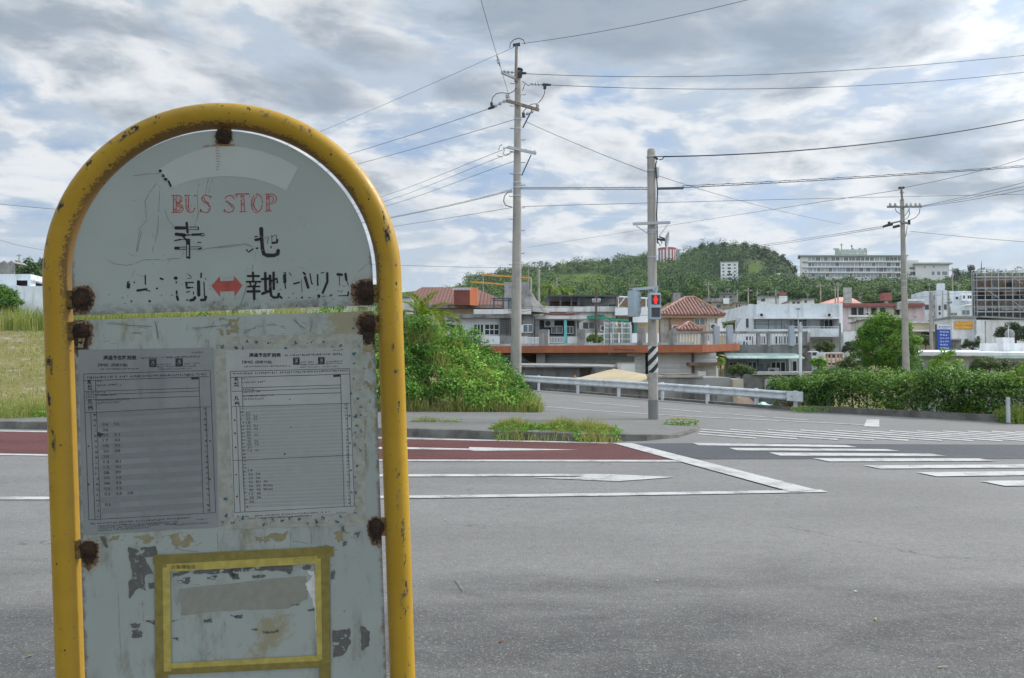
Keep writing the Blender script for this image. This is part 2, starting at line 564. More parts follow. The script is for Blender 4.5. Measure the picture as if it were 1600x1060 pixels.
def line(pts, w0, w1=None, z=0.009, name='lane_line'):
    """painted line along photo points on the road, w in metres across"""
    g = [gnd(px, py, z) for px, py in pts]
    b = MB(); L, Rr = [], []
    for i, p in enumerate(g):
        t = (g[min(i + 1, len(g) - 1)] - g[max(i - 1, 0)]); t.z = 0; t.normalize()
        nrm = Vector((-t.y, t.x, 0)); w = w0 if w1 is None else w0 + (w1 - w0) * i / (len(g) - 1)
        L.append(p + nrm * w / 2); Rr.append(p - nrm * w / 2)
    for i in range(len(g) - 1):
        b.poly([L[i], Rr[i], Rr[i + 1], L[i + 1]])
    o = b.build(name, M['white_paint'])
    if o.data.polygons[0].normal.z < 0:
        o.data.flip_normals()
    return struct(o)


line([(-700, 661), (-200, 670), (0, 673.5), (330, 679), (640, 685.5), (950, 692.3)], 0.22)
line([(-700, 696), (-300, 704.5), (0, 710), (330, 715), (640, 719.5), (1080, 720.5)], 0.20)
line([(-700, 768), (-300, 775), (0, 778.5), (330, 778), (640, 776.5), (960, 772.5), (1288, 767)], 0.18)
flat('stop_line', [(958, 692.5), (987, 692.5), (1276, 765.5), (1236, 768.5)], M['white_paint'], 0.013)
flat('turn_arrow', [(520, 698.2), (640, 699), (733, 701.2), (733, 698.8), (905, 703), (743, 704.8), (733, 703.4), (640, 702), (520, 700.8)], M['white_paint'], 0.009)
flat('turn_arrow', [(560, 741.2), (918, 740.6), (950, 741), (1056, 745.6), (967, 752), (832, 746.4), (900, 745.6), (915, 744), (560, 745)], M['white_paint'], 0.009)


def zs(pts, x0=1060, y0=620, k=2.963):
    return [(x0 + x / k, y0 + y / k) for x, y in pts]


for q in ([(65, 214), (770, 224), (830, 234), (92, 225)], [(233, 237), (960, 243), (1025, 251), (272, 249)], [(416, 258), (1170, 264), (1242, 275), (472, 273)],
          [(620, 285), (1390, 286), (1472, 298), (702, 300)], [(858, 318), (1620, 313), (1710, 328), (937, 333)], [(1103, 350), (1800, 342), (1910, 360), (1197, 369)], [(1393, 390), (2100, 382), (2220, 404), (1512, 413)], [(1720, 436), (2420, 425), (2560, 452), (1850, 464)]):
    flat('crosswalk_stripe', zs(q), M['white_paint'], 0.011)
for a, b in (((90, 172), (360, 192)), ((98, 161), (550, 195)), ((105, 151), (737, 198)), ((240, 152), (905, 200)), ((415, 153), (1065, 202)), ((565, 154.5), (1220, 203)), ((715, 155.5), (1365, 203.5)), ((850, 157), (1500, 204)), ((980, 158), (1640, 205)), ((1105, 158.6), (1770, 206)), ((1225, 159), (1900, 207)), ((1340, 159.5), (2020, 208)), ((1450, 160), (2150, 209)), ((1560, 161), (2260, 210))):
    (x0, y0), (x1, y1) = a, b
    flat('crosswalk_stripe', zs([(x0, y0 - 2.0), (x1, y1 - 2.8), (x1, y1 + 2.8), (x0, y0 + 2.0)]), M['white_paint'], 0.009)
flat('stop_line', zs([(872, 105), (930, 105), (930, 140), (858, 138)]), M['white_paint'], 0.009)
line([(832, 634), (960, 644), (1100, 652), (1210, 657), (1350, 664)], 0.16)
for a, b in (((905, 628), (1000, 636)), ((1020, 637), (1095, 644)), ((1110, 645.5), (1195, 651.5)), ((1208, 652.5), (1262, 656.5))):
    line([a, b], 0.15)

# far pavement with its kerb (the corner island) and the near pavement the sign stands on
isl_front = [gnd(px, py) for px, py in ((-700, 658), (-300, 664.5), (0, 670), (330, 676), (640, 682.5), (760, 686.5), (850, 689), (930, 690.5), (1010, 689), (1060, 684), (1088, 675), (1092, 668))]
isl_front[0] = Vector((-90, 21.5, 0)); isl_front[1] = Vector((-22, 19.4, 0))
isl_back = [gnd(px, py) for px, py in ((1080, 664), (1040, 660.5), (960, 655), (835, 648.5))] + [Vector((0.0, 23.2, 0)), Vector((-4, 22.6, 0)), Vector((-12, 22.3, 0)), Vector((-90, 24, 0))]
htop = [0.17] * 7 + [0.15, 0.12, 0.07, 0.035, 0.03]
hback = [0.03, 0.06, 0.11, 0.15, 0.16, 0.17, 0.17, 0.17]


def inset(P, d):
    out = []
    for i, p in enumerate(P):
        t = P[min(i + 1, len(P) - 1)] - P[max(i - 1, 0)]; t.normalize()
        out.append(p + Vector((-t.y, t.x, 0)) * d)
    return out


inner = inset(isl_front, 0.16)
b = MB()
top_in = [Vector((p.x, p.y, h - 0.002)) for p, h in zip(inner, htop)]
back = [Vector((p.x, p.y, h)) for p, h in zip(isl_back, hback)]
ring = top_in + back
b.poly(ring)
for i in range(len(back) - 1):
    p, q = back[i], back[i + 1]
    b.poly([p, Vector((p.x, p.y, -0.05)), Vector((q.x, q.y, -0.05)), q])
pv = b.build('pavement', M['pavement'])
bm = bmesh.new(); bm.from_mesh(pv.data); bmesh.ops.triangulate(bm, faces=bm.faces[:]); bmesh.ops.recalc_face_normals(bm, faces=bm.faces[:]); bm.to_mesh(pv.data); bm.free()
for po in [pv.data]:
    if max(po.polygons, key=lambda f: f.area).normal.z < 0:
        po.flip_normals()
struct(pv)
b = MB()
bot = inset(isl_front, -0.02)
for i in range(len(isl_front) - 1):
    o0, o1, i0, i1 = isl_front[i], isl_front[i + 1], inner[i], inner[i + 1]
    A0 = Vector((o0.x, o0.y, htop[i] - 0.012)); A1 = Vector((o1.x, o1.y, htop[i + 1] - 0.012))
    m0 = o0 * 0.75 + i0 * 0.25; m1 = o1 * 0.75 + i1 * 0.25
    M0 = Vector((m0.x, m0.y, htop[i])); M1 = Vector((m1.x, m1.y, htop[i + 1]))
    b.poly([(bot[i].x, bot[i].y, -0.03), (bot[i + 1].x, bot[i + 1].y, -0.03), A1, A0])
    b.poly([A0, A1, M1, M0])
    b.poly([M0, M1, (i1.x, i1.y, htop[i + 1]), (i0.x, i0.y, htop[i])])
struct(b.build('kerb', M['kerb']))
b = MB(); b.box(-90, 90, -6, 2.58, -0.1, 0.15); struct(b.build('pavement_near', M['pavement']))
b = MB(); b.box(-90, 90, 2.58, 2.76, -0.1, 0.152); struct(b.build('kerb_near', M['kerb'], bevel=0.015))
# kerb below the hedge and beside the guardrail
b = MB()
hk = [Vector(p) for p in ((90, 17.6, 0), (14.5, 18.0, 0), (12.5, 19.6, 0), (8.95, 24.2, 0), (0.9, 44.2, 0), (-3.2, 57, 0))]
hi = inset(hk[::-1], 0.2)[::-1]
for i in range(len(hk) - 1):
    h = 0.17 if i < 3 else 0.09
    b.prism([(hk[i].x, hk[i].y), (hk[i + 1].x, hk[i + 1].y), (hi[i + 1].x, hi[i + 1].y), (hi[i].x, hi[i].y)], -0.3, h)
struct(b.build('kerb_far', M['kerb']))

# ------------------------------------------------------------------ lettering helper
_fc = bpy.data.curves.new('letter_source', 'FONT'); _fc.resolution_u = 3; _fc.fill_mode = 'FRONT'
_fo = bpy.data.objects.new('letter_source', _fc)


def glyphs(body, bold=0.0):
    if _fo.name not in COL.objects:
        COL.objects.link(_fo)
    _fc.body = body; _fc.size = 1.0; _fc.offset = bold
    dg = bpy.context.evaluated_depsgraph_get(); dg.update()
    me = bpy.data.meshes.new_from_object(_fo.evaluated_get(dg), depsgraph=dg)
    v = [tuple(q.co) for q in me.vertices]; f = [tuple(p.vertices) for p in me.polygons]
    bpy.data.meshes.remove(me)
    return v, f


def put_text(mb, body, org, ux, uz, height, width=None, bold=0.0, align=0.0):
    """text on a plane: org = left foot of the line, ux / uz the plane's axes, height = cap height; width squeezes it to fit"""
    v, f = glyphs(body, bold)
    if not v:
        return
    x0, x1 = min(p[0] for p in v), max(p[0] for p in v); y0, y1 = min(p[1] for p in v), max(p[1] for p in v)
    ky = height / (y1 - y0); kx = ky if width is None else width / (x1 - x0)
    org, ux, uz = Vector(org), Vector(ux), Vector(uz); n = len(mb.v)
    for p in v:
        mb.v.append(tuple(org + ux * ((p[0] - x0 - (x1 - x0) * align) * kx) + uz * ((p[1] - y0) * ky)))
    for q in f:
        mb.f.append(tuple(n + i for i in q))


# ------------------------------------------------------------------ bus stop sign
YAW, ROLL, TILT = 0.09929, -0.03705, 0.02228
SM = Matrix.Rotation(YAW, 3, 'Z') @ Matrix.Rotation(ROLL, 3, 'Y') @ Matrix.Rotation(TILT, 3, 'X')
SO = Vector((-0.40646, 1.13, 1.62147)); RAD, TR = 0.2288, 0.0182
YOFF = -0.0065
up = SM @ Vector((0, 0, 1)); VC = (SO.z - 0.15) / up.z
SB = SO - up * VC
SI = SM.transposed(); SN = SM @ Vector((0, 1, 0))


def S(px, py, y=0.0):
    """photo pixel on the sign plane -> sign coordinates"""
    d = pixel_dir(px, py); c = Vector((0, 0, CAMH))
    k = SN.dot(SO + SN * YOFF - c) / SN.dot(d)
    l = SI @ (c + d * k - SB)
    return Vector((l.x, y, l.z))


sign = bpy.data.objects.new('bus_stop_sign', None); COL.objects.link(sign)
sign.location = SB; sign.rotation_mode = 'QUATERNION'; sign.rotation_quaternion = SM.to_quaternion()
tag(sign, 'weathered white bus stop sign in a chipped yellow tubular arch frame', 'bus stop sign')
BOLT = {'top': (350, 214), 'l1': (126.5, 468), 'r1': (573, 459), 'l2': (127, 517), 'r2': (576, 507), 'l3': (139, 858), 'r3': (590, 824)}


def tube_paint():
    m = bpy.data.materials.new('yellow_tube_paint'); m.use_nodes = True
    t = NT(m.node_tree)
    co = t.n('ShaderNodeTexCoord').outputs['Object']
    x, y, z = t.sep(co)
    zz = t.math('MAXIMUM', t.math('SUBTRACT', z, VC), 0.0)
    r = t.math('SUBTRACT', t.math('SQRT', t.math('ADD', t.math('MULTIPLY', x, x), t.math('MULTIPLY', zz, zz))), RAD)
    n = t.noise(co, 26, 8, 0.65); f = t.noise(co, 120, 5, 0.7); b_ = t.noise(co, 7, 5, 0.6)
    c = t.mix(t.ramp(b_, 0.3, 0.7), (0.45, 0.26, 0.016), (0.54, 0.325, 0.026))
    c = t.mix(t.math('MULTIPLY', t.ramp(n, 0.5, 0.75), 0.35), c, (0.36, 0.21, 0.03))
    spk = t.noise(co, 300, 4, 0.7)
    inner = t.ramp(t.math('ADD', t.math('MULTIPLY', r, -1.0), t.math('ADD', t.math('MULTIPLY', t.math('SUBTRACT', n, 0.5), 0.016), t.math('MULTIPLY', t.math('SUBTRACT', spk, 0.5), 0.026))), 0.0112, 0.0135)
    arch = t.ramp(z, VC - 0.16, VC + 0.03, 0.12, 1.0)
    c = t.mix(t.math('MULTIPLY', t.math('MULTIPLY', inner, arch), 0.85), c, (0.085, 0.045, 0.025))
    grime = t.ramp(t.math('ADD', t.math('MULTIPLY', r, -1.0), t.math('MULTIPLY', t.math('SUBTRACT', b_, 0.5), 0.03)), 0.0, 0.016)
    c = t.mix(t.math('MULTIPLY', grime, 0.3), c, (0.30, 0.18, 0.05))
    # scraped outer shoulder: chips down to grey primer and bare rust
    sh = t.math('MULTIPLY', t.ramp(r, -0.001, 0.006), t.ramp(r, 0.0145, 0.010))
    st = t.noise(t.vmath('ADD', t.scale(co, (1, 1, 0.55)), (3.1, 0, 1)), 85, 6, 0.7)
    patch = t.ramp(t.noise(t.vmath('ADD', co, (0, 0, 5)), 7, 3, 0.5), 0.40, 0.52)
    chip = t.math('MULTIPLY', t.math('MULTIPLY', t.ramp(st, 0.545, 0.57), sh), patch)
    c = t.mix(t.math('MULTIPLY', chip, 0.8), c, (0.27, 0.22, 0.12))
    core = t.math('MULTIPLY', t.math('MULTIPLY', t.ramp(st, 0.57, 0.59), sh), patch)
    c = t.mix(core, c, (0.040, 0.024, 0.014))
    pit = t.ramp(t.math('ADD', t.vor(co, 70), t.math('MULTIPLY', f, 0.12)), 0.19, 0.14); pm = t.ramp(t.noise(co, 14, 3), 0.50, 0.58)
    c = t.mix(t.math('MULTIPLY', pit, pm), c, (0.05, 0.03, 0.02))
    pit2 = t.math('MULTIPLY', t.ramp(t.vor(co, 160), 0.16, 0.10), t.ramp(t.noise(co, 18, 3), 0.53, 0.57))
    c = t.mix(t.math('MULTIPLY', pit2, 0.8), c, (0.07, 0.045, 0.025))
    b = t.n('ShaderNodeBsdfPrincipled'); t.put(b.inputs['Base Color'], c)
    t.put(b.inputs['Roughness'], t.math('MAXIMUM', t.ramp(f, 0.3, 0.7, 0.36, 0.55), t.math('MULTIPLY', chip, 0.85))); b.inputs['Specular IOR Level'].default_value = 0.35
    bn = t.n('ShaderNodeBump'); bn.inputs['Strength'].default_value = 0.25; bn.inputs['Distance'].default_value = 0.002
    t.put(bn.inputs['Height'], t.math('SUBTRACT', n, t.math('MULTIPLY', core, 0.7)))
    t.nt.links.new(bn.outputs[0], b.inputs['Normal'])
    o = t.n('ShaderNodeOutputMaterial'); t.nt.links.new(b.outputs[0], o.inputs[0])
    return m


def panel_paint(name, col, bolts, edges, dirt=0.25):
    """old enamel: rust blooms round the bolts, run-off below them, specks along the lower edge"""
    m = bpy.data.materials.new(name); m.use_nodes = True
    t = NT(m.node_tree)
    co = t.n('ShaderNodeTexCoord').outputs['Object']
    x, y, z = t.sep(co)
    n = t.noise(co, 12, 8, 0.65); f = t.noise(co, 70, 8, 0.72); ff = t.noise(co, 230, 6, 0.7); b_ = t.noise(co, 4, 4, 0.55)
    c = t.mix(t.ramp(b_, 0.35, 0.65), tuple(v * 0.93 for v in col), tuple(v * 1.04 for v in col))
    if dirt:
        c = t.mix(t.math('MULTIPLY', t.ramp(t.noise(t.scale(co, (1, 1, 0.35)), 22, 7, 0.7), 0.5, 0.72), dirt), c, (0.20, 0.19, 0.13))
        c = t.mix(t.math('MULTIPLY', t.ramp(t.noise(co, 9, 6, 0.7), 0.56, 0.66), dirt), c, (0.33, 0.29, 0.17))
    if edges is not None:
        e = t.ramp(t.math('ADD', t.math('SUBTRACT', z, edges), t.math('MULTIPLY', t.math('SUBTRACT', n, 0.5), 0.05)), 0.018, 0.0)
        c = t.mix(t.math('MULTIPLY', e, t.ramp(f, 0.40, 0.60, 0.15, 0.8)), c, (0.16, 0.16, 0.14))
        sp = t.math('MULTIPLY', t.ramp(t.vor(co, 150), 0.26, 0.16), t.ramp(t.math('SUBTRACT', z, edges), 0.055, 0.004))
        c = t.mix(t.math('MULTIPLY', t.math('MULTIPLY', sp, t.ramp(t.noise(co, 60, 3), 0.5, 0.56)), 0.8), c, (0.10, 0.09, 0.085))
    sp2 = t.math('MULTIPLY', t.ramp(t.vor(co, 60), 0.05, 0.03), t.ramp(t.noise(co, 20, 3), 0.52, 0.58))
    c = t.mix(t.math('MULTIPLY', sp2, 0.7), c, (0.13, 0.11, 0.09))
    ax = t.math('ABSOLUTE', x)
    side = t.ramp(t.math('ADD', ax, t.math('MULTIPLY', t.math('SUBTRACT', f, 0.5), 0.022)), 0.2005, 0.2065)
    c = t.mix(t.math('MULTIPLY', side, 0.65), c, (0.13, 0.08, 0.05))
    for (bp, rad, run) in bolts:
        d = t.vmath('SUBTRACT', co, tuple(bp)); dx, dy, dz = t.sep(d)
        dn = t.math('MULTIPLY', t.math('MINIMUM', dz, 0.0), run)              # longer below: the rust runs down
        dpz = t.math('ADD', t.math('MAXIMUM', dz, 0.0), dn)
        L = t.math('SQRT', t.math('ADD', t.math('MULTIPLY', dx, dx), t.math('MULTIPLY', dpz, dpz)))
        L = t.math('ADD', L, t.math('MULTIPLY', t.math('SUBTRACT', f, 0.5), rad * 0.9))
        L = t.math('ADD', L, t.math('MULTIPLY', t.math('SUBTRACT', n, 0.5), rad * 0.9))
        L = t.math('ADD', L, t.math('MULTIPLY', t.math('SUBTRACT', ff, 0.5), rad * 0.8))
        c = t.mix(t.math('MULTIPLY', t.ramp(L, rad * 1.5, rad * 0.8), 0.35), c, (0.30, 0.17, 0.07))
        c = t.mix(t.math('MULTIPLY', t.ramp(L, rad * 1.08, rad * 0.98), 0.9), c, t.mix(t.ramp(ff, 0.35, 0.65), (0.07, 0.034, 0.018), (0.20, 0.095, 0.04)))
        c = t.mix(t.ramp(L, rad * 0.86, rad * 0.78), c, t.mix(t.ramp(f, 0.4, 0.6), (0.016, 0.011, 0.009), (0.045, 0.024, 0.016)))
    b = t.n('ShaderNodeBsdfPrincipled'); t.put(b.inputs['Base Color'], c)
    t.put(b.inputs['Roughness'], t.ramp(n, 0.3, 0.7, 0.42, 0.6)); b.inputs['Specular IOR Level'].default_value = 0.35
    bn = t.n('ShaderNodeBump'); bn.inputs['Strength'].default_value = 0.08; bn.inputs['Distance'].default_value = 0.002
    t.put(bn.inputs['Height'], f); t.nt.links.new(bn.outputs[0], b.inputs['Normal'])
    o = t.n('ShaderNodeOutputMaterial'); t.nt.links.new(b.outputs[0], o.inputs[0])
    return m


def ink(name, col, wear=0.0, wscale=160, rough=0.6, var=0.15):
    """paint or print that has flaked off in places (holes are transparent)"""
    m = bpy.data.materials.new(name); m.use_nodes = True
    t = NT(m.node_tree)
    co = t.n('ShaderNodeTexCoord').outputs['Object']
    b = t.n('ShaderNodeBsdfPrincipled')
    t.put(b.inputs['Base Color'], t.mix(t.ramp(t.noise(co, 90, 5), 0.3, 0.7), tuple(v * (1 - var) for v in col), tuple(min(1, v * (1 + var)) for v in col)))
    b.inputs['Roughness'].default_value = rough
    sh = b.outputs[0]
    if wear:
        tr = t.n('ShaderNodeBsdfTransparent'); mx = t.n('ShaderNodeMixShader')
        t.put(mx.inputs[0], t.ramp(t.noise(co, wscale, 6, 0.7), 0.5 + wear * 0.2, 0.44 + wear * 0.2, 1.0, 0.0))
        t.nt.links.new(b.outputs[0], mx.inputs[1]); t.nt.links.new(tr.outputs[0], mx.inputs[2]); sh = mx.outputs[0]
    o = t.n('ShaderNodeOutputMaterial'); t.nt.links.new(sh, o.inputs[0])
    return m


PANEL = (0.415, 0.455, 0.445)
M['tube'] = tube_paint()
M['rust'] = mat('rusted_iron', (0.055, 0.03, 0.02), 0.9, 0.5, 60, ((0.02, 0.012, 0.01), 0.8), None, 0.6, 200)
M['black_ink'] = ink('black_sign_paint', (0.016, 0.016, 0.016), 0.88, 170)
M['red_ink'] = ink('red_sign_paint', (0.45, 0.075, 0.075), 0.55, 190)
M['red_arrow'] = ink('red_arrow_film', (0.42, 0.085, 0.075), 0.0)
M['print'] = ink('timetable_print', (0.045, 0.048, 0.055))
M['print_grey'] = ink('timetable_grey_band', (0.235, 0.248, 0.26), 0, 160, .6, .04)
M['print_pale'] = ink('timetable_pale_band', (0.365, 0.385, 0.385), 0, 160, .6, .03)
M['scratch'] = ink('scratch_grime', (0.27, 0.27, 0.23), 0.4, 90)
M['smudge'] = ink('dark_adhesive_residue', (0.13, 0.127, 0.125), 0.45, 80)
M['residue'] = ink('brown_paper_residue', (0.30, 0.30, 0.265), 0, 160, .6, .06)
M['tear'] = ink('torn_paper_white', (0.72, 0.73, 0.74))
M['tape'] = ink('yellow_tape', (0.50, 0.405, 0.10))
M['tape_dirty'] = ink('dirty_olive_tape', (0.255, 0.205, 0.05))
M['flower'] = ink('blue_tape_flower', (0.03, 0.17, 0.26), 0.5, 300)
M['tape_clear'] = ink('grimy_clear_tape', (0.38, 0.39, 0.35))

RP = RAD - TR - 0.0045


def disc_pts(r0, a0, a1, n):
    return [(r0 * math.cos(a0 + (a1 - a0) * i / n), VC + r0 * math.sin(a0 + (a1 - a0) * i / n)) for i in range(n + 1)]


# frame tube
b = MB()
path = [(-RAD, 0, 0.02), (-RAD, 0, VC * 0.5)] + [(-RAD, 0, VC - 0.3 + 0.1 * i) for i in range(3)] + [(x, 0, z) for x, z in reversed(disc_pts(RAD, 0, math.pi, 48))] + [(RAD, 0, VC - 0.1 - 0.1 * i) for i in range(3)] + [(RAD, 0, VC * 0.5), (RAD, 0, 0.02)]
b.tube(path, TR, 28)
b.build('tube_frame', M['tube'], sign, smooth='all')
b = MB(); b.lathe((0, 0, -0.02), [(0.30, 0), (0.31, 0.03), (0.30, 0.10), (0.27, 0.13), (0.0, 0.135)], 28)
b.build('base', M['kerb'], sign, smooth=True)


def plate(outline, name, m):
    bm_ = MB(); bm_.slab([(x, 0.0012, z) for x, z in outline], (0, -0.0024, 0))
    o = bm_.build(name, m, sign); o.location.y = YOFF
    return o


def rustpts(keys, rad, run=0.8):
    return [(S(*BOLT[k]), rad.get(k, 0.016), run) for k in keys]


zl, zr = S(118, 488.5).z, S(588, 482).z
zb_up = (zl + zr) / 2
M['panel_upper'] = panel_paint('upper_enamel', PANEL, rustpts(('top', 'l1', 'r1'), {'top': 0.0125, 'l1': 0.0185, 'r1': 0.0205}, 0.9), zb_up, 0.0)
arc = disc_pts(RP, 0, math.pi, 60)
pu = plate([(RP, zb_up + 0.001)] + arc + [(-RP, zb_up - 0.001)], 'upper_panel', M['panel_upper'])
zt_lo = (S(118, 497).z + S(588, 490).z) / 2
zbot = S(370, 1060).z - 0.16
M['panel_lower'] = panel_paint('lower_enamel', PANEL, rustpts(('l2', 'r2', 'l3', 'r3'), {'l2': 0.0155, 'r2': 0.017, 'l3': 0.0135, 'r3': 0.0135}, 0.5), None, 0.8)
pl = plate([(RP, zbot), (RP, zt_lo), (-RP, zt_lo), (-RP, zbot)], 'lower_panel', M['panel_lower'])

# brackets with bolts
M['bracket'] = mat('chipped_bracket', (0.20, 0.13, 0.04), 0.8, 0.4, 60, ((0.035, 0.02, 0.014), 0.95), None, 0.5, 200)
for k, (px, py) in BOLT.items():
    c = S(px, py)
    side = -1 if k[0] == 'l' else 1
    b = MB()
    if k == 'top':
        b.box(c.x - 0.010, c.x + 0.010, 0.0014, 0.004, c.z - 0.012, VC + RAD - TR * 0.6)
    else:
        xa, xb = sorted((c.x - side * 0.010, side * (RAD - TR * 0.5)))
        b.box(xa, xb, 0.0014, 0.0045, c.z - 0.013, c.z + 0.013)
        xa, xb = sorted((side * (RP + 0.0002), side * (RAD - TR * 0.75)))
        b.box(xa, xb, -0.003, 0.0014, c.z - 0.0125, c.z + 0.0125)
    br = b.build('bracket', M['bracket'], sign, bevel=0.0008); br.location.y = YOFF
    b = MB(); b.lathe((c.x, -0.0012, c.z), [(0.0108, 0), (0.0105, 0.002), (0.0085, 0.0042), (0.004, 0.0056), (0.0, 0.0058)], 20, (0, -1, 0))
    b.build('bolt', M['rust'], br, smooth=True)

Y_PAINT, Y_SHEET, Y_PRINT, Y_TAPE, Y_TAPE2 = -0.0015, -0.0019, -0.0023, -0.0027, -0.0030
PXS = (S(351, 500) - S(350, 500)).length          # metres per photo pixel on the sign


def stroke(mb, pts, w, y, tx=None, round_=True):
    """brush stroke in photo pixels (or through tx): a ribbon with round ends"""
    P = [S(*(tx(*p) if tx else p)) for p in pts]
    hw = w * PXS / 2
    L, Rr = [], []
    for i, p in enumerate(P):
        t = (P[min(i + 1, len(P) - 1)] - P[max(i - 1, 0)]); t.normalize()
        nrm = Vector((-t.z, 0, t.x)); k = hw * random.uniform(0.9, 1.1)
        L.append(p + nrm * k); Rr.append(p - nrm * k)
    cap = []
    if round_:
        t = (P[-1] - P[-2]).normalized()
        a0 = math.atan2((Rr[-1] - P[-1]).z, (Rr[-1] - P[-1]).x)
        cap = [P[-1] + Vector((math.cos(a0 + math.pi * i / 5), 0, math.sin(a0 + math.pi * i / 5))) * hw for i in range(1, 5)]
        a1 = math.atan2((L[0] - P[0]).z, (L[0] - P[0]).x)
        cap0 = [P[0] + Vector((math.cos(a1 + math.pi * i / 5), 0, math.sin(a1 + math.pi * i / 5))) * hw for i in range(1, 5)]
    for i in range(len(P) - 1):
        q = [L[i], Rr[i], Rr[i + 1], L[i + 1]]
        mb.poly([(v.x, y, v.z) for v in q])
    if round_:
        mb.poly([(v.x, y, v.z) for v in [Rr[-1]] + cap + [L[-1]]])
        mb.poly([(v.x, y, v.z) for v in [L[0]] + cap0 + [Rr[0]]])


def blob(mb, x, y_, r, y, tx=None, jag=0.25, n=9, sx=1.0):
    pts = []
    for i in range(n):
        a = 2 * math.pi * i / n; k = r * random.uniform(1 - jag, 1 + jag)
        p = (x + math.cos(a) * k * sx, y_ + math.sin(a) * k)
        v = S(*(tx(*p) if tx else p)); pts.append((v.x, y, v.z))
    mb.poly(pts)


def area(mb, pts, y, tx=None, jag=0.0, sub=1):
    out = []
    for i in range(len(pts)):
        a, c = pts[i], pts[(i + 1) % len(pts)]
        for k in range(sub):
            f = k / sub
            out.append((a[0] + (c[0] - a[0]) * f + random.uniform(-jag, jag), a[1] + (c[1] - a[1]) * f + random.uniform(-jag, jag)))
    mb.poly([(v.x, y, v.z) for v in (S(*(tx(*p) if tx else p)) for p in out)])


# blank pale arc and the writing on the upper panel
b = MB()
up_arc = [(249, 265), (275, 249), (300, 238.5), (325, 231.5), (350, 229), (380, 230.5), (410, 237), (440, 248), (466, 262.5)]
lo_arc = [(447, 298.5), (425, 288), (400, 280.5), (375, 277), (350, 276), (325, 277.5), (300, 282), (269, 293)]
area(b, up_arc + lo_arc, Y_PAINT)
M['arc'] = mat('faded_arc_film', (0.50, 0.535, 0.52), 0.5, 0.03, 6)
b.build('route_band', M['arc'], pu)


def z3(x, y): return 190 + x / 5.926, 330 + y / 5.926
def z4(x, y): return 370 + x / 6.957, 400 + y / 6.957
def z1(x, y): return 60 + x / 3.028, 150 + y / 3.028
def z2(x, y): return 340 + x / 3.028, 150 + y / 3.028


K3, K4, K1 = 1 / 5.926, 1 / 6.957, 1 / 3.028
st3 = [([(605, 112), (610, 160), (615, 200)], 18), ([(505, 158), (590, 158)], 23), ([(630, 150), (712, 150)], 5), ([(630, 172), (712, 172)], 5), ([(712, 150), (714, 172)], 9),
       ([(510, 216), (585, 224)], 26), ([(585, 224), (655, 222)], 10), ([(658, 220), (735, 218)], 17), ([(738, 208), (765, 210), (768, 230), (742, 232)], 7), ([(560, 225), (602, 268)], 13),
       ([(495, 276), (550, 264)], 10), ([(550, 264), (640, 264)], 5), ([(708, 292), (738, 292)], 8), ([(617, 275), (620, 296)], 30),
       ([(500, 335), (600, 335)], 6), ([(500, 356), (600, 354)], 6), ([(500, 345), (530, 345)], 18), ([(645, 333), (735, 331)], 4), ([(645, 354), (735, 352)], 4), ([(718, 352), (742, 344)], 11),
       ([(603, 290), (605, 425)], 6), ([(631, 290), (633, 425)], 10), ([(610, 430), (632, 434)], 16),
       ([(1295, 165), (1299, 250), (1306, 350), (1320, 400), (1350, 412), (1415, 412), (1447, 398), (1452, 368)], 28), ([(1235, 240), (1258, 236)], 9), ([(1245, 268), (1290, 260)], 22),
       ([(1330, 246), (1362, 240), (1352, 300)], 4), ([(1388, 240), (1437, 220), (1437, 280)], 5), ([(1392, 225), (1394, 292)], 4), ([(1400, 297), (1440, 292), (1443, 270)], 18), ([(1160, 362), (1178, 382), (1218, 352)], 11), ([(1385, 330), (1387, 342)], 9), ([(1250, 347), (1262, 345)], 12),
       ([(68, 665), (66, 705)], 24), ([(222, 598), (224, 680)], 9), ([(150, 737), (232, 724)], 17), ([(232, 735), (268, 742)], 7), ([(362, 625), (385, 633)], 13),
       ([(500, 622), (508, 622)], 24), ([(508, 655), (510, 668)], 8), ([(512, 742), (514, 768)], 13), ([(516, 790), (524, 822)], 18),
       ([(595, 664), (668, 662)], 10), ([(602, 665), (606, 700)], 16), ([(606, 712), (642, 710)], 13), ([(605, 752), (632, 745)], 8), ([(668, 750), (668, 772)], 8), ([(642, 828), (672, 820), (682, 802)], 22), ([(620, 585), (648, 612)], 5), ([(610, 625), (650, 622)], 4),
       ([(715, 655), (718, 780)], 23), ([(765, 660), (770, 790)], 9), ([(742, 825), (775, 822), (782, 798)], 22), ([(740, 578), (738, 615)], 12),
       ([(1170, 603), (1274, 603)], 16), ([(1218, 570), (1222, 650)], 17), ([(1160, 656), (1288, 655)], 15), ([(1190, 668), (1200, 692)], 12), ([(1246, 668), (1236, 692)], 12), ([(1172, 700), (1280, 700)], 13), ([(1168, 746), (1280, 744)], 18), ([(1228, 695), (1230, 815)], 21),
       ([(1300, 632), (1378, 626)], 17), ([(1332, 575), (1336, 735)], 19), ([(1305, 766), (1382, 736)], 20), ([(1409, 572), (1411, 722)], 20), ([(1376, 600), (1380, 740), (1388, 785), (1410, 802), (1448, 800), (1458, 768)], 20), ([(1380, 652), (1442, 626), (1443, 662)], 16), ([(1465, 790), (1485, 805)], 14)]
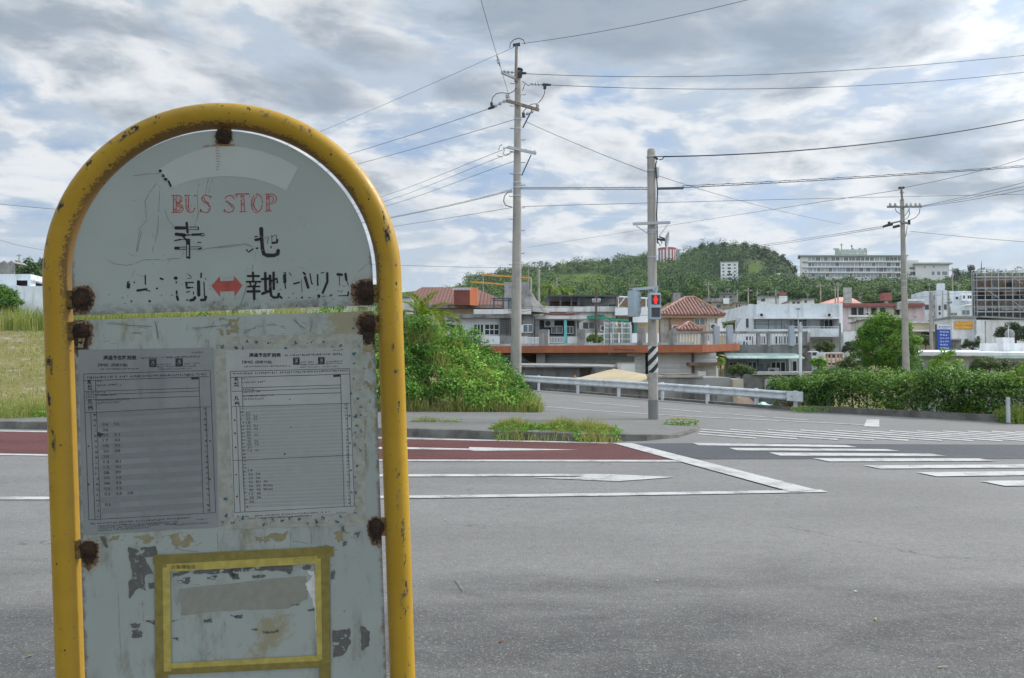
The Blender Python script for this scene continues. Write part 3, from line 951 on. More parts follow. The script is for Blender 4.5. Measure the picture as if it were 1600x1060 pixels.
st4 = [([(521, 192), (523, 285)], 27), ([(524, 285), (532, 355)], 10), ([(572, 185), (594, 215)], 8), ([(622, 305), (682, 290)], 14), ([(705, 258), (711, 395)], 5), ([(728, 185), (745, 204)], 18), ([(745, 235), (777, 345)], 25), ([(797, 198), (815, 302)], 12),
       ([(880, 208), (880, 262), (882, 320)], 15), ([(918, 189), (946, 181)], 9), ([(985, 190), (986, 285), (960, 345), (936, 402)], 21), ([(1098, 202), (1142, 206)], 24), ([(1115, 215), (1120, 325)], 7), ([(1183, 198), (1192, 262)], 23), ([(1194, 262), (1214, 320)], 8), ([(1108, 436), (1212, 432)], 9), ([(1215, 395), (1208, 434)], 15),
       ([(560, 455), (580, 455)], 6), ([(780, 456), (800, 455)], 7), ([(930, 440), (960, 440)], 5), ([(1015, 436), (1035, 424)], 12), ([(1150, 330), (1180, 330)], 4)]
b = MB()
for p, w in st3:
    stroke(b, p, w * K3 * 1.28, Y_PAINT, z3)
for p, w in st4:
    stroke(b, p, w * K4 * 1.28, Y_PAINT, z4)
for x, y, r in ((120, 660, 8), (330, 718, 10), (95, 835, 9), (262, 836, 12), (660, 708, 8), (610, 825, 9), (780, 630, 7), (470, 780, 6), (35, 855, 5)):
    blob(b, x, y, r, Y_PAINT, z3)
for x, y, r in ((710, 455, 12), (824, 305, 9), (893, 440, 18), (485, 455, 12), (655, 460, 6), (1042, 480, 5), (590, 540, 5), (650, 540, 7)):
    blob(b, x, y, r, Y_PAINT, z4)
for x, y, r in ((578, 356, 8), (592, 378, 8), (604, 396, 8)):
    blob(b, x, y, r, Y_PAINT - 0.0003, z1)
stroke(b, [(618, 405), (628, 428)], 3.2, Y_PAINT - 0.0003, z1)
b.build('black_lettering', M['black_ink'], pu)
b = MB()
area(b, [(835, 695), (912, 605), (916, 650), (1040, 645), (1042, 600), (1120, 690), (1050, 792), (1046, 742), (914, 746), (916, 797)], Y_PAINT, z3)
b.build('direction_arrow', M['red_arrow'], pu)
b = MB()
BUS = [[(640, 475), (641, 552)], [(653, 476), (654, 552)], [(630, 472), (668, 472), (680, 482), (681, 498), (668, 510), (654, 512)], [(654, 484), (667, 487), (668, 500), (655, 504)], [(668, 512), (684, 522), (687, 538), (676, 552), (630, 553)], [(656, 520), (672, 526), (673, 540), (658, 545)],
       [(699, 473), (700, 530), (708, 548), (722, 553), (736, 547), (741, 530)], [(711, 474), (712, 528), (718, 543)], [(692, 472), (720, 472)], [(735, 473), (748, 473)],
       [(818, 490), (812, 476), (796, 470), (780, 475), (773, 487), (780, 500), (805, 515), (816, 528), (812, 545), (795, 554), (776, 549), (767, 536)], [(783, 482), (790, 498), (810, 510)], [(768, 536), (768, 552)], [(818, 474), (818, 490)],
       [(929, 490), (922, 477), (906, 471), (890, 477), (884, 489)], [(888, 496), (905, 508), (923, 520), (927, 533), (921, 547), (904, 553), (888, 549), (880, 538)], [(896, 500), (918, 530)], [(880, 538), (880, 552)]]
for p in BUS:
    stroke(b, p, 1.45, Y_PAINT, z1, False)
STOP = [[(82, 470), (90, 466), (150, 464), (152, 480)], [(92, 470), (92, 482)], [(112, 470), (115, 545)], [(126, 470), (128, 545)], [(105, 549), (138, 548)],
        [(185, 466), (170, 476), (162, 496), (160, 515), (166, 538), (178, 552), (192, 552), (205, 540), (212, 518), (212, 496), (206, 476), (194, 466), (185, 466)], [(190, 474), (177, 486), (173, 510), (178, 536), (190, 545)],
        [(232, 470), (234, 543)], [(244, 470), (247, 543)], [(224, 466), (262, 466), (277, 476), (280, 492), (272, 506), (250, 512)], [(247, 477), (262, 478), (266, 490), (262, 500), (248, 503)], [(225, 547), (258, 545)]]
for p in STOP:
    stroke(b, p, 1.45, Y_PAINT, z2, False)
b.build('red_lettering', M['red_ink'], pu)
b = MB()
M['red_worn'] = ink('worn_red_fill', (0.45, 0.16, 0.15), -0.08, 240)
for p in ([[(646, 474), (648, 552)], [(654, 477), (672, 484), (674, 500), (658, 508)], [(660, 516), (680, 530), (668, 550)], [(705, 474), (706, 530), (716, 548)], [(780, 480), (786, 500), (812, 524), (800, 550)]]):
    stroke(b, p, 3.4, Y_PAINT + 0.0001, z1, False)
for p in ([[(119, 468), (122, 548)], [(168, 490), (168, 530)], [(238, 468), (241, 545)], [(88, 467), (150, 466)]]):
    stroke(b, p, 3.4, Y_PAINT + 0.0001, z2, False)
b.build('worn_lettering', M['red_worn'], pu)
b = MB()
for p in ([(465, 740), (478, 650), (482, 625), (515, 590), (505, 500), (525, 460), (560, 415), (577, 432), (572, 520), (566, 640), (540, 740)], [(470, 735), (490, 640)], [(310, 765), (360, 795), (415, 803), (455, 796), (500, 776), (590, 774), (680, 769)], [(600, 540), (612, 580), (645, 625)], [(762, 405), (752, 470), (758, 560), (740, 620)], [(806, 390), (790, 470)], [(826, 390), (806, 460)], [(450, 380), (520, 370), (575, 368)], [(885, 500), (920, 530)]):
    stroke(b, p, 0.9, Y_PAINT, z1, False)
for p in ([(700, 370), (820, 345), (1000, 318), (1150, 303), (1190, 318), (1215, 335)], [(1222, 490), (1205, 550)], [(1160, 700), (1145, 760), (1120, 830), (1095, 890)], [(560, 430), (580, 370)]):
    stroke(b, p, 0.9, Y_PAINT, z3, False)
for p in ([(0, 720), (60, 715), (130, 705), (165, 712)], [(665, 835), (720, 785)], [(165, 800), (175, 830)], [(105, 1000), (130, 930), (140, 890)]):
    stroke(b, p, 0.9, Y_PAINT, z2, False)
for i in range(26):
    a = random.uniform(180, 500), random.uniform(300, 470); th = random.uniform(-0.6, 0.6) + (math.pi / 2 if random.random() < 0.4 else 0); L_ = random.uniform(3, 14)
    stroke(b, [a, (a[0] + math.cos(th) * L_, a[1] + math.sin(th) * L_)], 0.5, Y_PAINT - 0.0001, None, False)
b.build('scratch_pattern', M['scratch'], pu)
# rust drip marks under the top bolt
b = MB()
for i in range(9):
    y_ = 232 + i * 4.2
    stroke(b, [(340 - 2 + random.uniform(-1, 1), y_), (344 + random.uniform(-1, 2), y_)], 0.8, Y_PAINT - 0.0003, None, False)
stroke(b, [(318, 229.5), (340, 227), (372, 227.5)], 2.2, Y_PAINT - 0.0003)
M['rust_film'] = ink('rust_run', (0.36, 0.17, 0.07), 0.35, 120)
b.build('rust_stain', M['rust_film'], pu)


# timetable sheets -------------------------------------------------------
def paper(name, col, grime):
    m = bpy.data.materials.new(name); m.use_nodes = True
    t = NT(m.node_tree)
    co = t.n('ShaderNodeTexCoord').outputs['Object']
    c = t.mix(t.ramp(t.noise(co, 9, 6, 0.6), 0.35, 0.68), col, tuple(v * 0.86 for v in col))
    c = t.mix(t.math('MULTIPLY', t.ramp(t.noise(t.scale(co, (1, 1, 0.3)), 24, 6, 0.7), 0.5, 0.7), grime), c, tuple(v * 0.62 for v in col))
    b = t.n('ShaderNodeBsdfPrincipled'); t.put(b.inputs['Base Color'], c)
    t.put(b.inputs['Roughness'], t.ramp(t.noise(co, 30, 5), 0.3, 0.7, 0.30, 0.5)); b.inputs['Specular IOR Level'].default_value = 0.4
    o = t.n('ShaderNodeOutputMaterial'); t.nt.links.new(b.outputs[0], o.inputs[0])
    return m


M['paper_a'] = paper('yellowed_sheet_under_plastic', (0.30, 0.315, 0.33), 0.5)
M['paper_b'] = paper('pale_sheet_under_plastic', (0.47, 0.49, 0.49), 0.25)
UX, UZ = Vector((1, 0, 0)), Vector((0, 0, 1))


def jot(mb, p0, p1, h, tx, y=Y_PRINT, dens=1.0):
    """a line of print too small to read: broken marks"""
    n = max(2, int(math.hypot(p1[0] - p0[0], p1[1] - p0[1]) / (h * 0.95)))
    for i in range(n):
        if random.random() > 0.93 * dens:
            continue
        fx = i / n; x = p0[0] + (p1[0] - p0[0]) * fx; yy = p0[1] + (p1[1] - p0[1]) * fx
        for k in range(random.choice((2, 3, 3))):
            if random.random() < 0.5:
                a = (x + h * random.uniform(0, .2), yy - h * random.uniform(0.05, 0.95)); c = (x + h * random.uniform(.45, .8), a[1])
            else:
                a = (x + h * random.uniform(0.1, .7), yy - h); c = (a[0], yy - h * random.uniform(0, 0.4))
            stroke(mb, [a, c], h * 0.20 * (1 / 2.94), y, tx, False)


def word(mb, s, x, yb, h, w, tx, bold=0.02, y=Y_PRINT):
    o = S(*tx(x, yb), y); e = S(*tx(x + w, yb), y); t_ = S(*tx(x, yb - h), y)
    put_text(mb, s, o, (e - o).normalized(), UZ, (t_ - o).length, (e - o).length, bold)


def ln(mb, a, c, tx, w=0.75, y=Y_PRINT):
    stroke(mb, [a, c], w, y, tx, False)


def za(x, y): return 100 + x / 2.946, 480 + y / 2.946
def zc(x, y): return 340 + x / 2.944, 480 + y / 2.944


def wheelchair(mb, x, yb, s, tx):
    area(mb, [(x, yb - s), (x + s, yb - s), (x + s, yb), (x, yb)], Y_PRINT, tx)


# left sheet
b = MB(); area(b, [za(68, 197), za(690, 187), za(712, 1010), za(92, 1048)], Y_SHEET); sh1 = b.build('timetable_sheet', M['paper_a'], pl)
b = MB()
edge_l = lambda y: 125 + (y - 480) * 22 / 490.0
rows = [496 + i * 24.6 for i in range(20)]
for i, yr in enumerate(rows):
    if i % 2 == 0:
        xl = 163 + (yr - 480) * 0.03
        area(b, [(xl, yr - 14), (xl + 466, yr - 14 - 27), (xl + 466.5, yr + 10.6 - 27), (xl + 0.6, yr + 10.6)], Y_PRINT + 0.0001, za)
b.build('grey_row_pattern', M['print_grey'], sh1)
b = MB()
word(b, '通過予定時刻表', 184, 244, 22, 153, za, 0.03)
word(b, '【幸地】(西原方面)', 160, 276, 17, 136, za, 0.01)
jot(b, (356, 240), (632, 232), 9, za); jot(b, (590, 214), (640, 212), 8, za)
jot(b, (430, 268), (498, 266), 7, za); jot(b, (430, 279), (640, 273), 7, za); jot(b, (555, 265), (636, 262), 7, za); jot(b, (430, 290), (590, 286), 6, za)
jot(b, (170, 290), (350, 287), 7, za)
for x in (398, 519):
    y_ = 273 - (x - 398) * 0.03
    word(b, '♿', x, y_, 30, 28, za, 0.0)
    for q in (((x - 2, y_ + 2), (x + 29, y_ + 2)), ((x - 2, y_ - 33), (x + 29, y_ - 33)), ((x - 2, y_ + 2), (x - 2, y_ - 33)), ((x + 29, y_ + 2), (x + 29, y_ - 33))):
        ln(b, q[0], q[1], za, 1.0)
for a, c in (((93, 308), (675, 291)), ((93, 308), (118, 978)), ((675, 291), (700, 945)), ((118, 978), (700, 945)), ((94, 339), (670, 320)), ((148, 338), (152, 470)), ((624, 322), (644, 948)), ((150, 387), (624, 372)), ((102, 405), (624, 386)), ((150, 426), (624, 410)), ((98, 487), (678, 458)), ((104, 428), (150, 426)), ((126, 484), (146, 975)), ((153, 476), (171, 972)), ((655, 458), (674, 946)), ((96, 388), (150, 386))):
    ln(b, a, c, za, 0.7)
jot(b, (106, 330), (660, 314), 10, za); jot(b, (154, 345), (180, 344), 6, za); jot(b, (152, 366), (268, 361), 9, za); jot(b, (154, 398), (205, 396), 8, za); jot(b, (152, 412), (245, 406), 7, za); jot(b, (158, 434), (305, 428), 9, za); jot(b, (158, 446), (262, 440), 8, za)
word(b, '系', 110, 356, 22, 20, za); word(b, '統', 112, 382, 24, 22, za); word(b, '凡', 112, 448, 24, 22, za); word(b, '例', 114, 476, 24, 22, za)
jot(b, (104, 400), (146, 398), 10, za); jot(b, (104, 420), (146, 418), 9, za)
for k, ts in enumerate(('', '', '34 56', '26', '30 51', '17 43', '08 50', '20 58', '38', '13 41', '15 40', '08 39', '09 39', '08 33', '03 33', '03 33 58', '', '03')):
    yr = rows[k] + 1
    for j, tt in enumerate(ts.split()):
        word(b, tt, 178 + k * 0.8 + j * 52.5, yr - j * 2.4, 13, 26, za, 0.0)
for k, yr in enumerate(rows):
    jot(b, (138 + k * 0.9, yr + 4), (150 + k * 0.9, yr + 4), 9, za, dens=0.9); jot(b, (644 + k * 0.9, yr - 24), (656 + k * 0.9, yr - 24), 9, za, dens=0.9)
for y_ in (640, 815):
    blob(b, 116, y_, 4, Y_PRINT, za); blob(b, 674, y_ - 24, 4, Y_PRINT, za)
area(b, [(588, 323), (622, 321), (622, 332), (588, 334)], Y_PRINT, za)
jot(b, (126, 1001), (590, 972), 8, za); jot(b, (158, 1012), (530, 990), 8, za); jot(b, (158, 1022), (520, 1000), 8, za); jot(b, (158, 1031), (395, 1017), 7, za); jot(b, (490, 1005), (665, 995), 7, za); jot(b, (614, 980), (662, 977), 6, za)
blob(b, 170, 588, 11, Y_PRINT, za, 0.5)
b.build('print_lettering', M['print'], sh1)

# grimy clear tape round the other sheet, with its blue flowers
b = MB(); area(b, [(337, 546), (340, 527), (553, 522), (567, 524), (570, 640), (572, 816), (552, 821), (345, 827)], Y_SHEET + 0.0002, None, 1.0, 5); b.build('clear_tape', M['tape_clear'], pl)
b = MB(); area(b, [zc(37, 198), zc(612, 186), zc(632, 945), zc(78, 972)], Y_SHEET - 0.0001); sh2 = b.build('timetable_sheet', M['paper_b'], pl)
b = MB()
r2 = [470 + i * 16.1 for i in range(29)]
for i, yr in enumerate(r2):
    x0 = 106 + (yr - 460) * 0.055
    area(b, [(x0, yr - 10.5), (x0 + 462, yr - 10.5 - 17), (x0 + 462.4, yr + 1.5 - 17), (x0 + 0.4, yr + 1.5)], Y_PRINT + 0.0001, zc)
b.build('grey_row_pattern', M['print_pale'], sh2)
b = MB()
word(b, '通過予定時刻表', 147, 231, 20, 146, zc, 0.03)
word(b, '【幸地】(西原方面)', 116, 262, 16, 136, zc, 0.01)
jot(b, (310, 228), (575, 220), 9, zc); jot(b, (532, 203), (580, 201), 8, zc); jot(b, (380, 258), (445, 256), 7, zc); jot(b, (380, 269), (575, 262), 7, zc); jot(b, (500, 255), (578, 252), 7, zc); jot(b, (380, 280), (555, 276), 6, zc); jot(b, (125, 278), (335, 274), 7, zc)
for x in (352, 467):
    y_ = 262 - (x - 352) * 0.02
    word(b, '♿', x, y_, 26, 24, zc, 0.0)
    for q in (((x - 2, y_ + 2), (x + 25, y_ + 2)), ((x - 2, y_ - 29), (x + 25, y_ - 29)), ((x - 2, y_ + 2), (x - 2, y_ - 29)), ((x + 25, y_ + 2), (x + 25, y_ - 29))):
        ln(b, q[0], q[1], zc, 1.0)
for a, c in (((60, 296), (608, 283)), ((60, 296), (80, 944)), ((608, 283), (630, 914)), ((80, 944), (630, 914)), ((62, 324), (608, 308)), ((112, 322), (118, 458)), ((566, 310), (583, 918)), ((115, 372), (567, 358)), ((68, 388), (567, 372)), ((118, 408), (567, 394)), ((66, 458), (612, 442)), ((88, 458), (106, 943)), ((104, 458), (128, 941)), ((596, 444), (612, 916)), ((74, 705), (620, 680))):
    ln(b, a, c, zc, 0.7)
jot(b, (70, 312), (605, 296), 9, zc); jot(b, (116, 334), (142, 333), 6, zc); jot(b, (115, 352), (222, 347), 9, zc); jot(b, (118, 384), (168, 382), 8, zc); jot(b, (117, 396), (200, 391), 7, zc); jot(b, (120, 415), (264, 409), 9, zc); jot(b, (124, 428), (214, 424), 8, zc)
word(b, '系', 78, 342, 22, 20, zc); word(b, '統', 78, 366, 22, 22, zc); word(b, '凡', 78, 430, 20, 22, zc); word(b, '例', 80, 454, 20, 22, zc)
T2 = [('53', ''), ('52', '54'), ('32', '27'), ('18', ''), ('25', '51'), ('33', '42'), ('04', ''), ('50', '52'), ('20', ''), ('30', '56'), ('06', '55'), ('31', ''), ('13', '43'), ('32', '45'), ('27', '58')]
for k in range(13):
    for j, tt in enumerate(T2[k]):
        if tt:
            word(b, tt, 132 + k * 0.7 + j * 33, 494 + k * 14.2 - j * 1.0, 10, 18, zc, 0.0)
for k, ts in enumerate(('14', '26 54', '24 36', '42 BH 45', '26 32 BH45', '40 45 BH45', '12 40', '28 36', '30')):
    for j, tt in enumerate(ts.split()):
        word(b, tt, 142 + k * 0.8 + j * 34, 755 + k * 18 - j * 1.4, 11, 20 if len(tt) < 3 else 42, zc, 0.0)
for k, yr in enumerate(r2):
    jot(b, (106 + k * 0.8, yr + 1), (122 + k * 0.8, yr), 8, zc, dens=0.85); jot(b, (584 + k * 0.6, yr - 16), (596 + k * 0.6, yr - 17), 8, zc, dens=0.85)
for y_ in (520, 580, 645, 770, 870):
    blob(b, 80 + (y_ - 500) * 0.03, y_, 4, Y_PRINT, zc); blob(b, 606 + (y_ - 500) * 0.03, y_ - 20, 4, Y_PRINT, zc)
area(b, [(533, 312), (567, 310), (567, 320), (533, 322)], Y_PRINT, zc)
jot(b, (88, 968), (520, 945), 8, zc); jot(b, (120, 978), (420, 962), 7, zc); jot(b, (548, 948), (592, 946), 6, zc)
blob(b, 338, 552, 3, Y_PRINT, zc); blob(b, 310, 676, 4, Y_PRINT, zc); blob(b, 333, 424, 3, Y_PRINT, zc)
b.build('print_lettering', M['print'], sh2)
b = MB()
fl = [(24, 183), (85, 188), (116, 187), (135, 160), (178, 160), (240, 167), (316, 186), (358, 165), (438, 160), (486, 165), (568, 176), (630, 58), (628, 102), (655, 178), (630, 214), (626, 258), (628, 335), (656, 376), (642, 420), (620, 395), (660, 462), (655, 492), (636, 500), (638, 550), (662, 568), (630, 578), (628, 630), (658, 655), (644, 734), (638, 780), (640, 852), (660, 888), (38, 882), (42, 956), (72, 990), (118, 968), (210, 1000), (258, 976), (335, 972), (380, 975), (456, 985), (486, 970), (550, 985), (570, 962), (632, 945), (28, 985), (300, 985), (420, 992)]
for x, y_ in fl:
    for k in range(random.choice((2, 3, 4))):
        a = random.uniform(0, 6.28)
        blob(b, x + math.cos(a) * 5, y_ + math.sin(a) * 5, random.uniform(2.5, 5.5), Y_TAPE, zc, 0.4, 7)
b.build('flower_pattern', M['flower'], pl)
b = MB()
for i in range(150):
    e = random.random()
    if e < 0.4: x, y_ = random.uniform(620, 662), random.uniform(40, 980)
    elif e < 0.75: x, y_ = random.uniform(20, 650), random.uniform(955, 1005)
    else: x, y_ = random.uniform(0, 620), random.uniform(165, 190)
    blob(b, x, y_, random.uniform(0.8, 2.6), Y_TAPE, zc, 0.5, 6)
b.build('grime_pattern', M['smudge'], pl)

M['stain'] = ink('yellow_brown_stain', (0.33, 0.285, 0.165), 0.08, 45)
b = MB()
for p in ([(556, 545), (580, 540), (584, 600), (575, 640), (562, 655), (556, 600)], [(205, 838), (300, 832), (306, 848), (270, 858), (215, 850)], [(398, 838), (450, 832), (446, 846), (405, 850)], [(340, 498), (372, 497), (375, 520), (345, 524)], [(560, 655), (574, 650), (570, 760), (562, 790)], [(120, 500), (134, 498), (132, 545), (122, 545)], [(150, 838), (200, 836), (190, 846), (152, 846)], [(520, 832), (560, 828), (556, 842), (530, 848)]):
    area(b, p, Y_PAINT + 0.0001, None, 3.0, 6)
b.build('grime_stain', M['stain'], pl)

# yellow tape frame with torn poster remains --------------------------------
def strip(a, c, w, y, m, name):
    mb = MB(); stroke(mb, [a, c], w, y, None, False); return mb.build(name, m, pl)


strip((240, 874), (522, 861), 15, Y_TAPE, M['tape_dirty'], 'dirty_tape')
strip((252, 866), (254, 1130), 18, Y_TAPE2, M['tape_dirty'], 'dirty_tape')
strip((506.5, 853), (509, 1130), 18, Y_TAPE2, M['tape_dirty'], 'dirty_tape')
strip((246, 1049), (516, 1036), 11, Y_TAPE, M['tape_dirty'], 'dirty_tape')
strip((257, 887), (496, 874), 13, Y_TAPE - 0.0001, M['tape'], 'yellow_tape')
strip((261, 886), (263, 1048), 12, Y_TAPE2 - 0.0002, M['tape'], 'yellow_tape')
strip((497, 872), (500, 1030), 9, Y_TAPE2 - 0.0002, M['tape'], 'yellow_tape')
strip((262, 1040), (504, 1027), 9, Y_TAPE - 0.0001, M['tape'], 'yellow_tape')
b = MB()
word(b, 'お客様各位', 269, 888, 6, 38, lambda x, y: (x, y), 0.0, Y_TAPE2 - 0.0004)
jot(b, (460, 874), (492, 872), 3.2, lambda x, y: (x, y), Y_TAPE2 - 0.0004)
b.build('tape_lettering', M['print'], pl)


def z5(x, y): return 70 + x / 4.077, 800 + y / 4.077
def z6(x, y): return 360 + x / 4.077, 800 + y / 4.077


def IDN(x, y): return x, y


b = MB(); area(b, [(281, 920), (355, 912), (420, 905), (478, 900), (484, 915), (482, 935), (450, 950), (380, 953), (310, 958), (283, 962)], Y_PAINT, None, 1.2, 4); b.build('paper_residue', M['residue'], pl)
b = MB(); area(b, [z6(480, 455), z6(505, 435), z6(535, 395), z6(548, 400), z6(551, 600), z6(552, 860), z6(545, 780), z6(540, 640), z6(525, 560), z6(505, 520), z6(488, 490)], Y_PAINT - 0.0002, None, 0.7, 4)
area(b, [z6(490, 372), z6(520, 380), z6(538, 372), z6(530, 410), z6(510, 400)], Y_PAINT - 0.0002, None, 0.5, 2)
b.build('torn_paper', M['tear'], pl)
b = MB()
sm = [([(815, 385), (935, 378), (880, 400), (820, 418)], z5), ([(950, 370), (1100, 365), (1223, 355), (1223, 380), (1100, 392), (945, 395)], z5), ([(0, 350), (150, 340), (400, 328), (390, 395), (320, 375), (200, 372), (0, 385)], z6), ([(450, 355), (485, 335), (515, 335), (517, 368), (480, 368)], z6),
      ([(530, 225), (600, 240), (640, 300), (700, 395), (640, 400), (640, 500), (600, 480), (540, 560), (535, 450), (560, 400), (540, 300)], z5), ([(610, 225), (710, 215), (720, 280), (630, 285)], z5), ([(660, 450), (745, 440), (745, 480), (665, 490)], z5), ([(345, 150), (385, 160), (405, 230), (385, 225)], z5),
      ([(545, 715), (575, 705), (620, 710), (600, 740), (560, 735)], z5), ([(555, 750), (600, 745), (628, 770), (620, 795), (555, 800), (560, 775)], z5), ([(650, 755), (765, 738), (768, 835), (720, 915), (655, 925)], z6), ([(825, 725), (860, 728), (890, 770), (885, 850), (835, 890), (830, 800)], z6),
      ([(640, 380), (665, 372), (668, 425), (640, 430)], z6), ([(640, 620), (680, 622), (672, 634), (645, 634)], z6), ([(720, 628), (732, 628), (728, 640)], z6), ([(805, 690), (855, 685), (850, 697), (805, 698)], z5), ([(1010, 690), (1060, 675), (1072, 700), (1015, 705)], z5), ([(1180, 658), (1223, 655), (1223, 672), (1200, 675)], z5), ([(0, 660), (80, 650), (80, 675), (30, 678)], z6),
      ([(205, 755), (250, 760), (312, 748), (315, 760), (260, 775), (210, 770)], z6), ([(125, 742), (170, 742), (172, 752), (145, 752)], z6), ([(385, 590), (430, 580), (450, 588), (390, 600)], z6), ([(480, 625), (540, 605), (538, 635)], z6), ([(815, 800), (855, 795), (850, 822)], z5), ([(710, 90), (728, 85), (726, 120), (712, 125)], z6), ([(715, 195), (748, 185), (735, 215), (718, 218)], z6), ([(790, 135), (830, 122), (815, 165)], z6),
      ([(5, 385), (50, 390), (60, 425), (15, 430)], z6), ([(140, 400), (230, 398), (225, 412), (145, 418)], z6), ([(1160, 370), (1215, 365), (1218, 415), (1180, 412)], z5), ([(850, 430), (930, 415), (925, 455), (850, 460)], z5), ([(1030, 412), (1100, 405), (1095, 430), (1035, 430)], z5), ([(640, 690), (720, 690), (752, 705), (745, 718), (710, 720)], z5)]
for p, tx in sm:
    area(b, p, Y_PAINT - 0.0001, tx, 5.0, 4)
b.build('residue_stain', M['smudge'], pl)
b = MB()
for p, w, tx in (([(385, 130), (383, 260)], 1.0, z6), ([(515, 100), (518, 250)], 1.0, z6), ([(390, 185), (450, 190), (530, 212)], 1.2, z6), ([(600, 205), (690, 245)], 1.0, z6), ([(655, 770), (700, 830), (690, 900)], 1.6, z6), ([(830, 240), (850, 220), (835, 250)], 0.8, z5), ([(840, 225), (880, 245), (985, 252)], 1.0, z5), ([(960, 215), (1010, 190)], 0.9, z5), ([(250, 125), (340, 130), (320, 145)], 0.8, z5), ([(470, 520), (490, 1000)], 0.6, z5), ([(625, 560), (630, 690)], 0.6, z5), ([(1100, 130), (1105, 250)], 0.8, z5)):
    stroke(b, p, w, Y_PAINT, tx, False)
for (x0, y0, x1, y1) in ((170, 505, 235, 512), (205, 520, 222, 522), (300, 514, 355, 508), (245, 502, 247, 530), (420, 505, 445, 512), (460, 498, 475, 515), (425, 525, 452, 528), (380, 520, 410, 508), (488, 500, 486, 520)):
    for k in range(4):
        stroke(b, [(x0 + random.uniform(-4, 4), y0 + random.uniform(-4, 4)), ((x0 + x1) / 2 + random.uniform(-3, 3), (y0 + y1) / 2), (x1 + random.uniform(-4, 4), y1 + random.uniform(-3, 3))], 0.6, Y_PAINT, None, False)
for i in range(60):
    x_, y_ = random.uniform(140, 590), random.choice((random.uniform(500, 545), random.uniform(835, 1055)))
    th = random.uniform(-.5, .5) + (1.57 if random.random() < .5 else 0); L_ = random.uniform(3, 16)
    stroke(b, [(x_, y_), (x_ + math.cos(th) * L_, y_ + math.sin(th) * L_)], random.uniform(.4, .9), Y_PAINT, None, False)
b.build('scuff_pattern', M['scratch'], pl)
if _fo.name in COL.objects:
    COL.objects.unlink(_fo)

# ------------------------------------------------------------------ the town
GREYD, MOSS, RUSTD = (0.10, 0.10, 0.095), (0.07, 0.075, 0.055), (0.16, 0.10, 0.06)
M['conc'] = mat('weathered_concrete', (0.27, 0.27, 0.26), 0.9, 0.18, 0.8, (MOSS, 0.55), (GREYD, 0.65, 2.2), 0.2, 8)
M['conc_dark'] = mat('blackened_concrete', (0.18, 0.18, 0.175), 0.9, 0.25, 0.7, ((0.05, 0.05, 0.045), 0.7), ((0.06, 0.06, 0.055), 0.8, 1.8), 0.2, 8)
M['conc_pale'] = mat('pale_concrete', (0.42, 0.42, 0.40), 0.9, 0.12, 0.6, (GREYD, 0.35), ((0.16, 0.16, 0.15), 0.5, 1.6), 0.15, 8)
M['conc_tan'] = mat('tan_concrete', (0.40, 0.36, 0.29), 0.9, 0.15, 0.8, (GREYD, 0.35), (GREYD, 0.35, 2.0), 0.15, 8)
M['white_wall'] = mat('white_render', (0.74, 0.755, 0.76), 0.8, 0.06, 0.5, ((0.35, 0.35, 0.34), 0.35), ((0.34, 0.35, 0.35), 0.4, 1.4))
M['white_old'] = mat('old_white_render', (0.60, 0.60, 0.58), 0.85, 0.1, 0.6, (GREYD, 0.4), ((0.16, 0.16, 0.15), 0.6, 1.5))
M['white_blue'] = mat('bluish_white_render', (0.62, 0.67, 0.70), 0.8, 0.07, 0.5, ((0.32, 0.36, 0.38), 0.35), ((0.25, 0.27, 0.28), 0.4, 1.5))
M['blue_grey'] = mat('blue_grey_render', (0.33, 0.38, 0.42), 0.8, 0.08, 0.6, (GREYD, 0.3), (GREYD, 0.35, 2))
M['cream'] = mat('cream_render', (0.58, 0.49, 0.33), 0.8, 0.06, 0.5, None, ((0.38, 0.32, 0.22), 0.4, 1.5))
M['salmon'] = mat('tan_pink_render', (0.50, 0.32, 0.21), 0.8, 0.06, 0.5, None, ((0.33, 0.22, 0.16), 0.3, 1.5))
M['pink'] = mat('pink_render', (0.62, 0.53, 0.56), 0.8, 0.06, 0.5, None, ((0.36, 0.28, 0.30), 0.35, 1.5))
M['red_fascia'] = mat('red_fascia_paint', (0.30, 0.105, 0.10), 0.75, 0.15, 0.6, None, ((0.16, 0.07, 0.06), 0.5, 1.5))
M['pink_roof'] = mat('coral_roof', (0.60, 0.30, 0.26), 0.7, 0.08, 0.3)
M['tile_dull'] = rib_mat('old_red_tiles', (0.185, 0.09, 0.072), 3.2, 0.9, 0, 0.85, ((0.10, 0.06, 0.05), 0.6))
M['tile_old'] = mat('sun_red_tile_rib', (0.30, 0.165, 0.13), 0.85, 0.3, 2.5, ((0.56, 0.50, 0.46), 0.65), None)
M['tile_groove'] = mat('tile_valley', (0.17, 0.075, 0.055), 0.85, 0.25, 2.5)
M['brick'] = mat('shaded_brick_render', (0.17, 0.055, 0.038), 0.85, 0.2, 1.0, None, ((0.16, 0.05, 0.035), 0.4, 2))  # turret front, darkened: shade put into its colour
M['slab_orange'] = mat('rust_orange_fascia', (0.35, 0.12, 0.06), 0.9, 0.16, 0.7, ((0.22, 0.085, 0.045), 0.5), ((0.20, 0.08, 0.045), 0.5, 2.2))
M['siding_white'] = rib_mat('white_siding', (0.52, 0.53, 0.52), 3.4, 0.5, 2, 0.6, None, ((0.3, 0.3, 0.29), 0.4, 1.5))
M['siding_green'] = rib_mat('grey_green_siding', (0.30, 0.32, 0.30), 3.6, 0.5, 2, 0.6, None, (GREYD, 0.3, 1.5))
M['corrugated'] = rib_mat('pale_corrugated_sheet', (0.68, 0.70, 0.71), 3.0, 0.45, 0, 0.5, None, ((0.33, 0.30, 0.27), 0.45, 0.9))
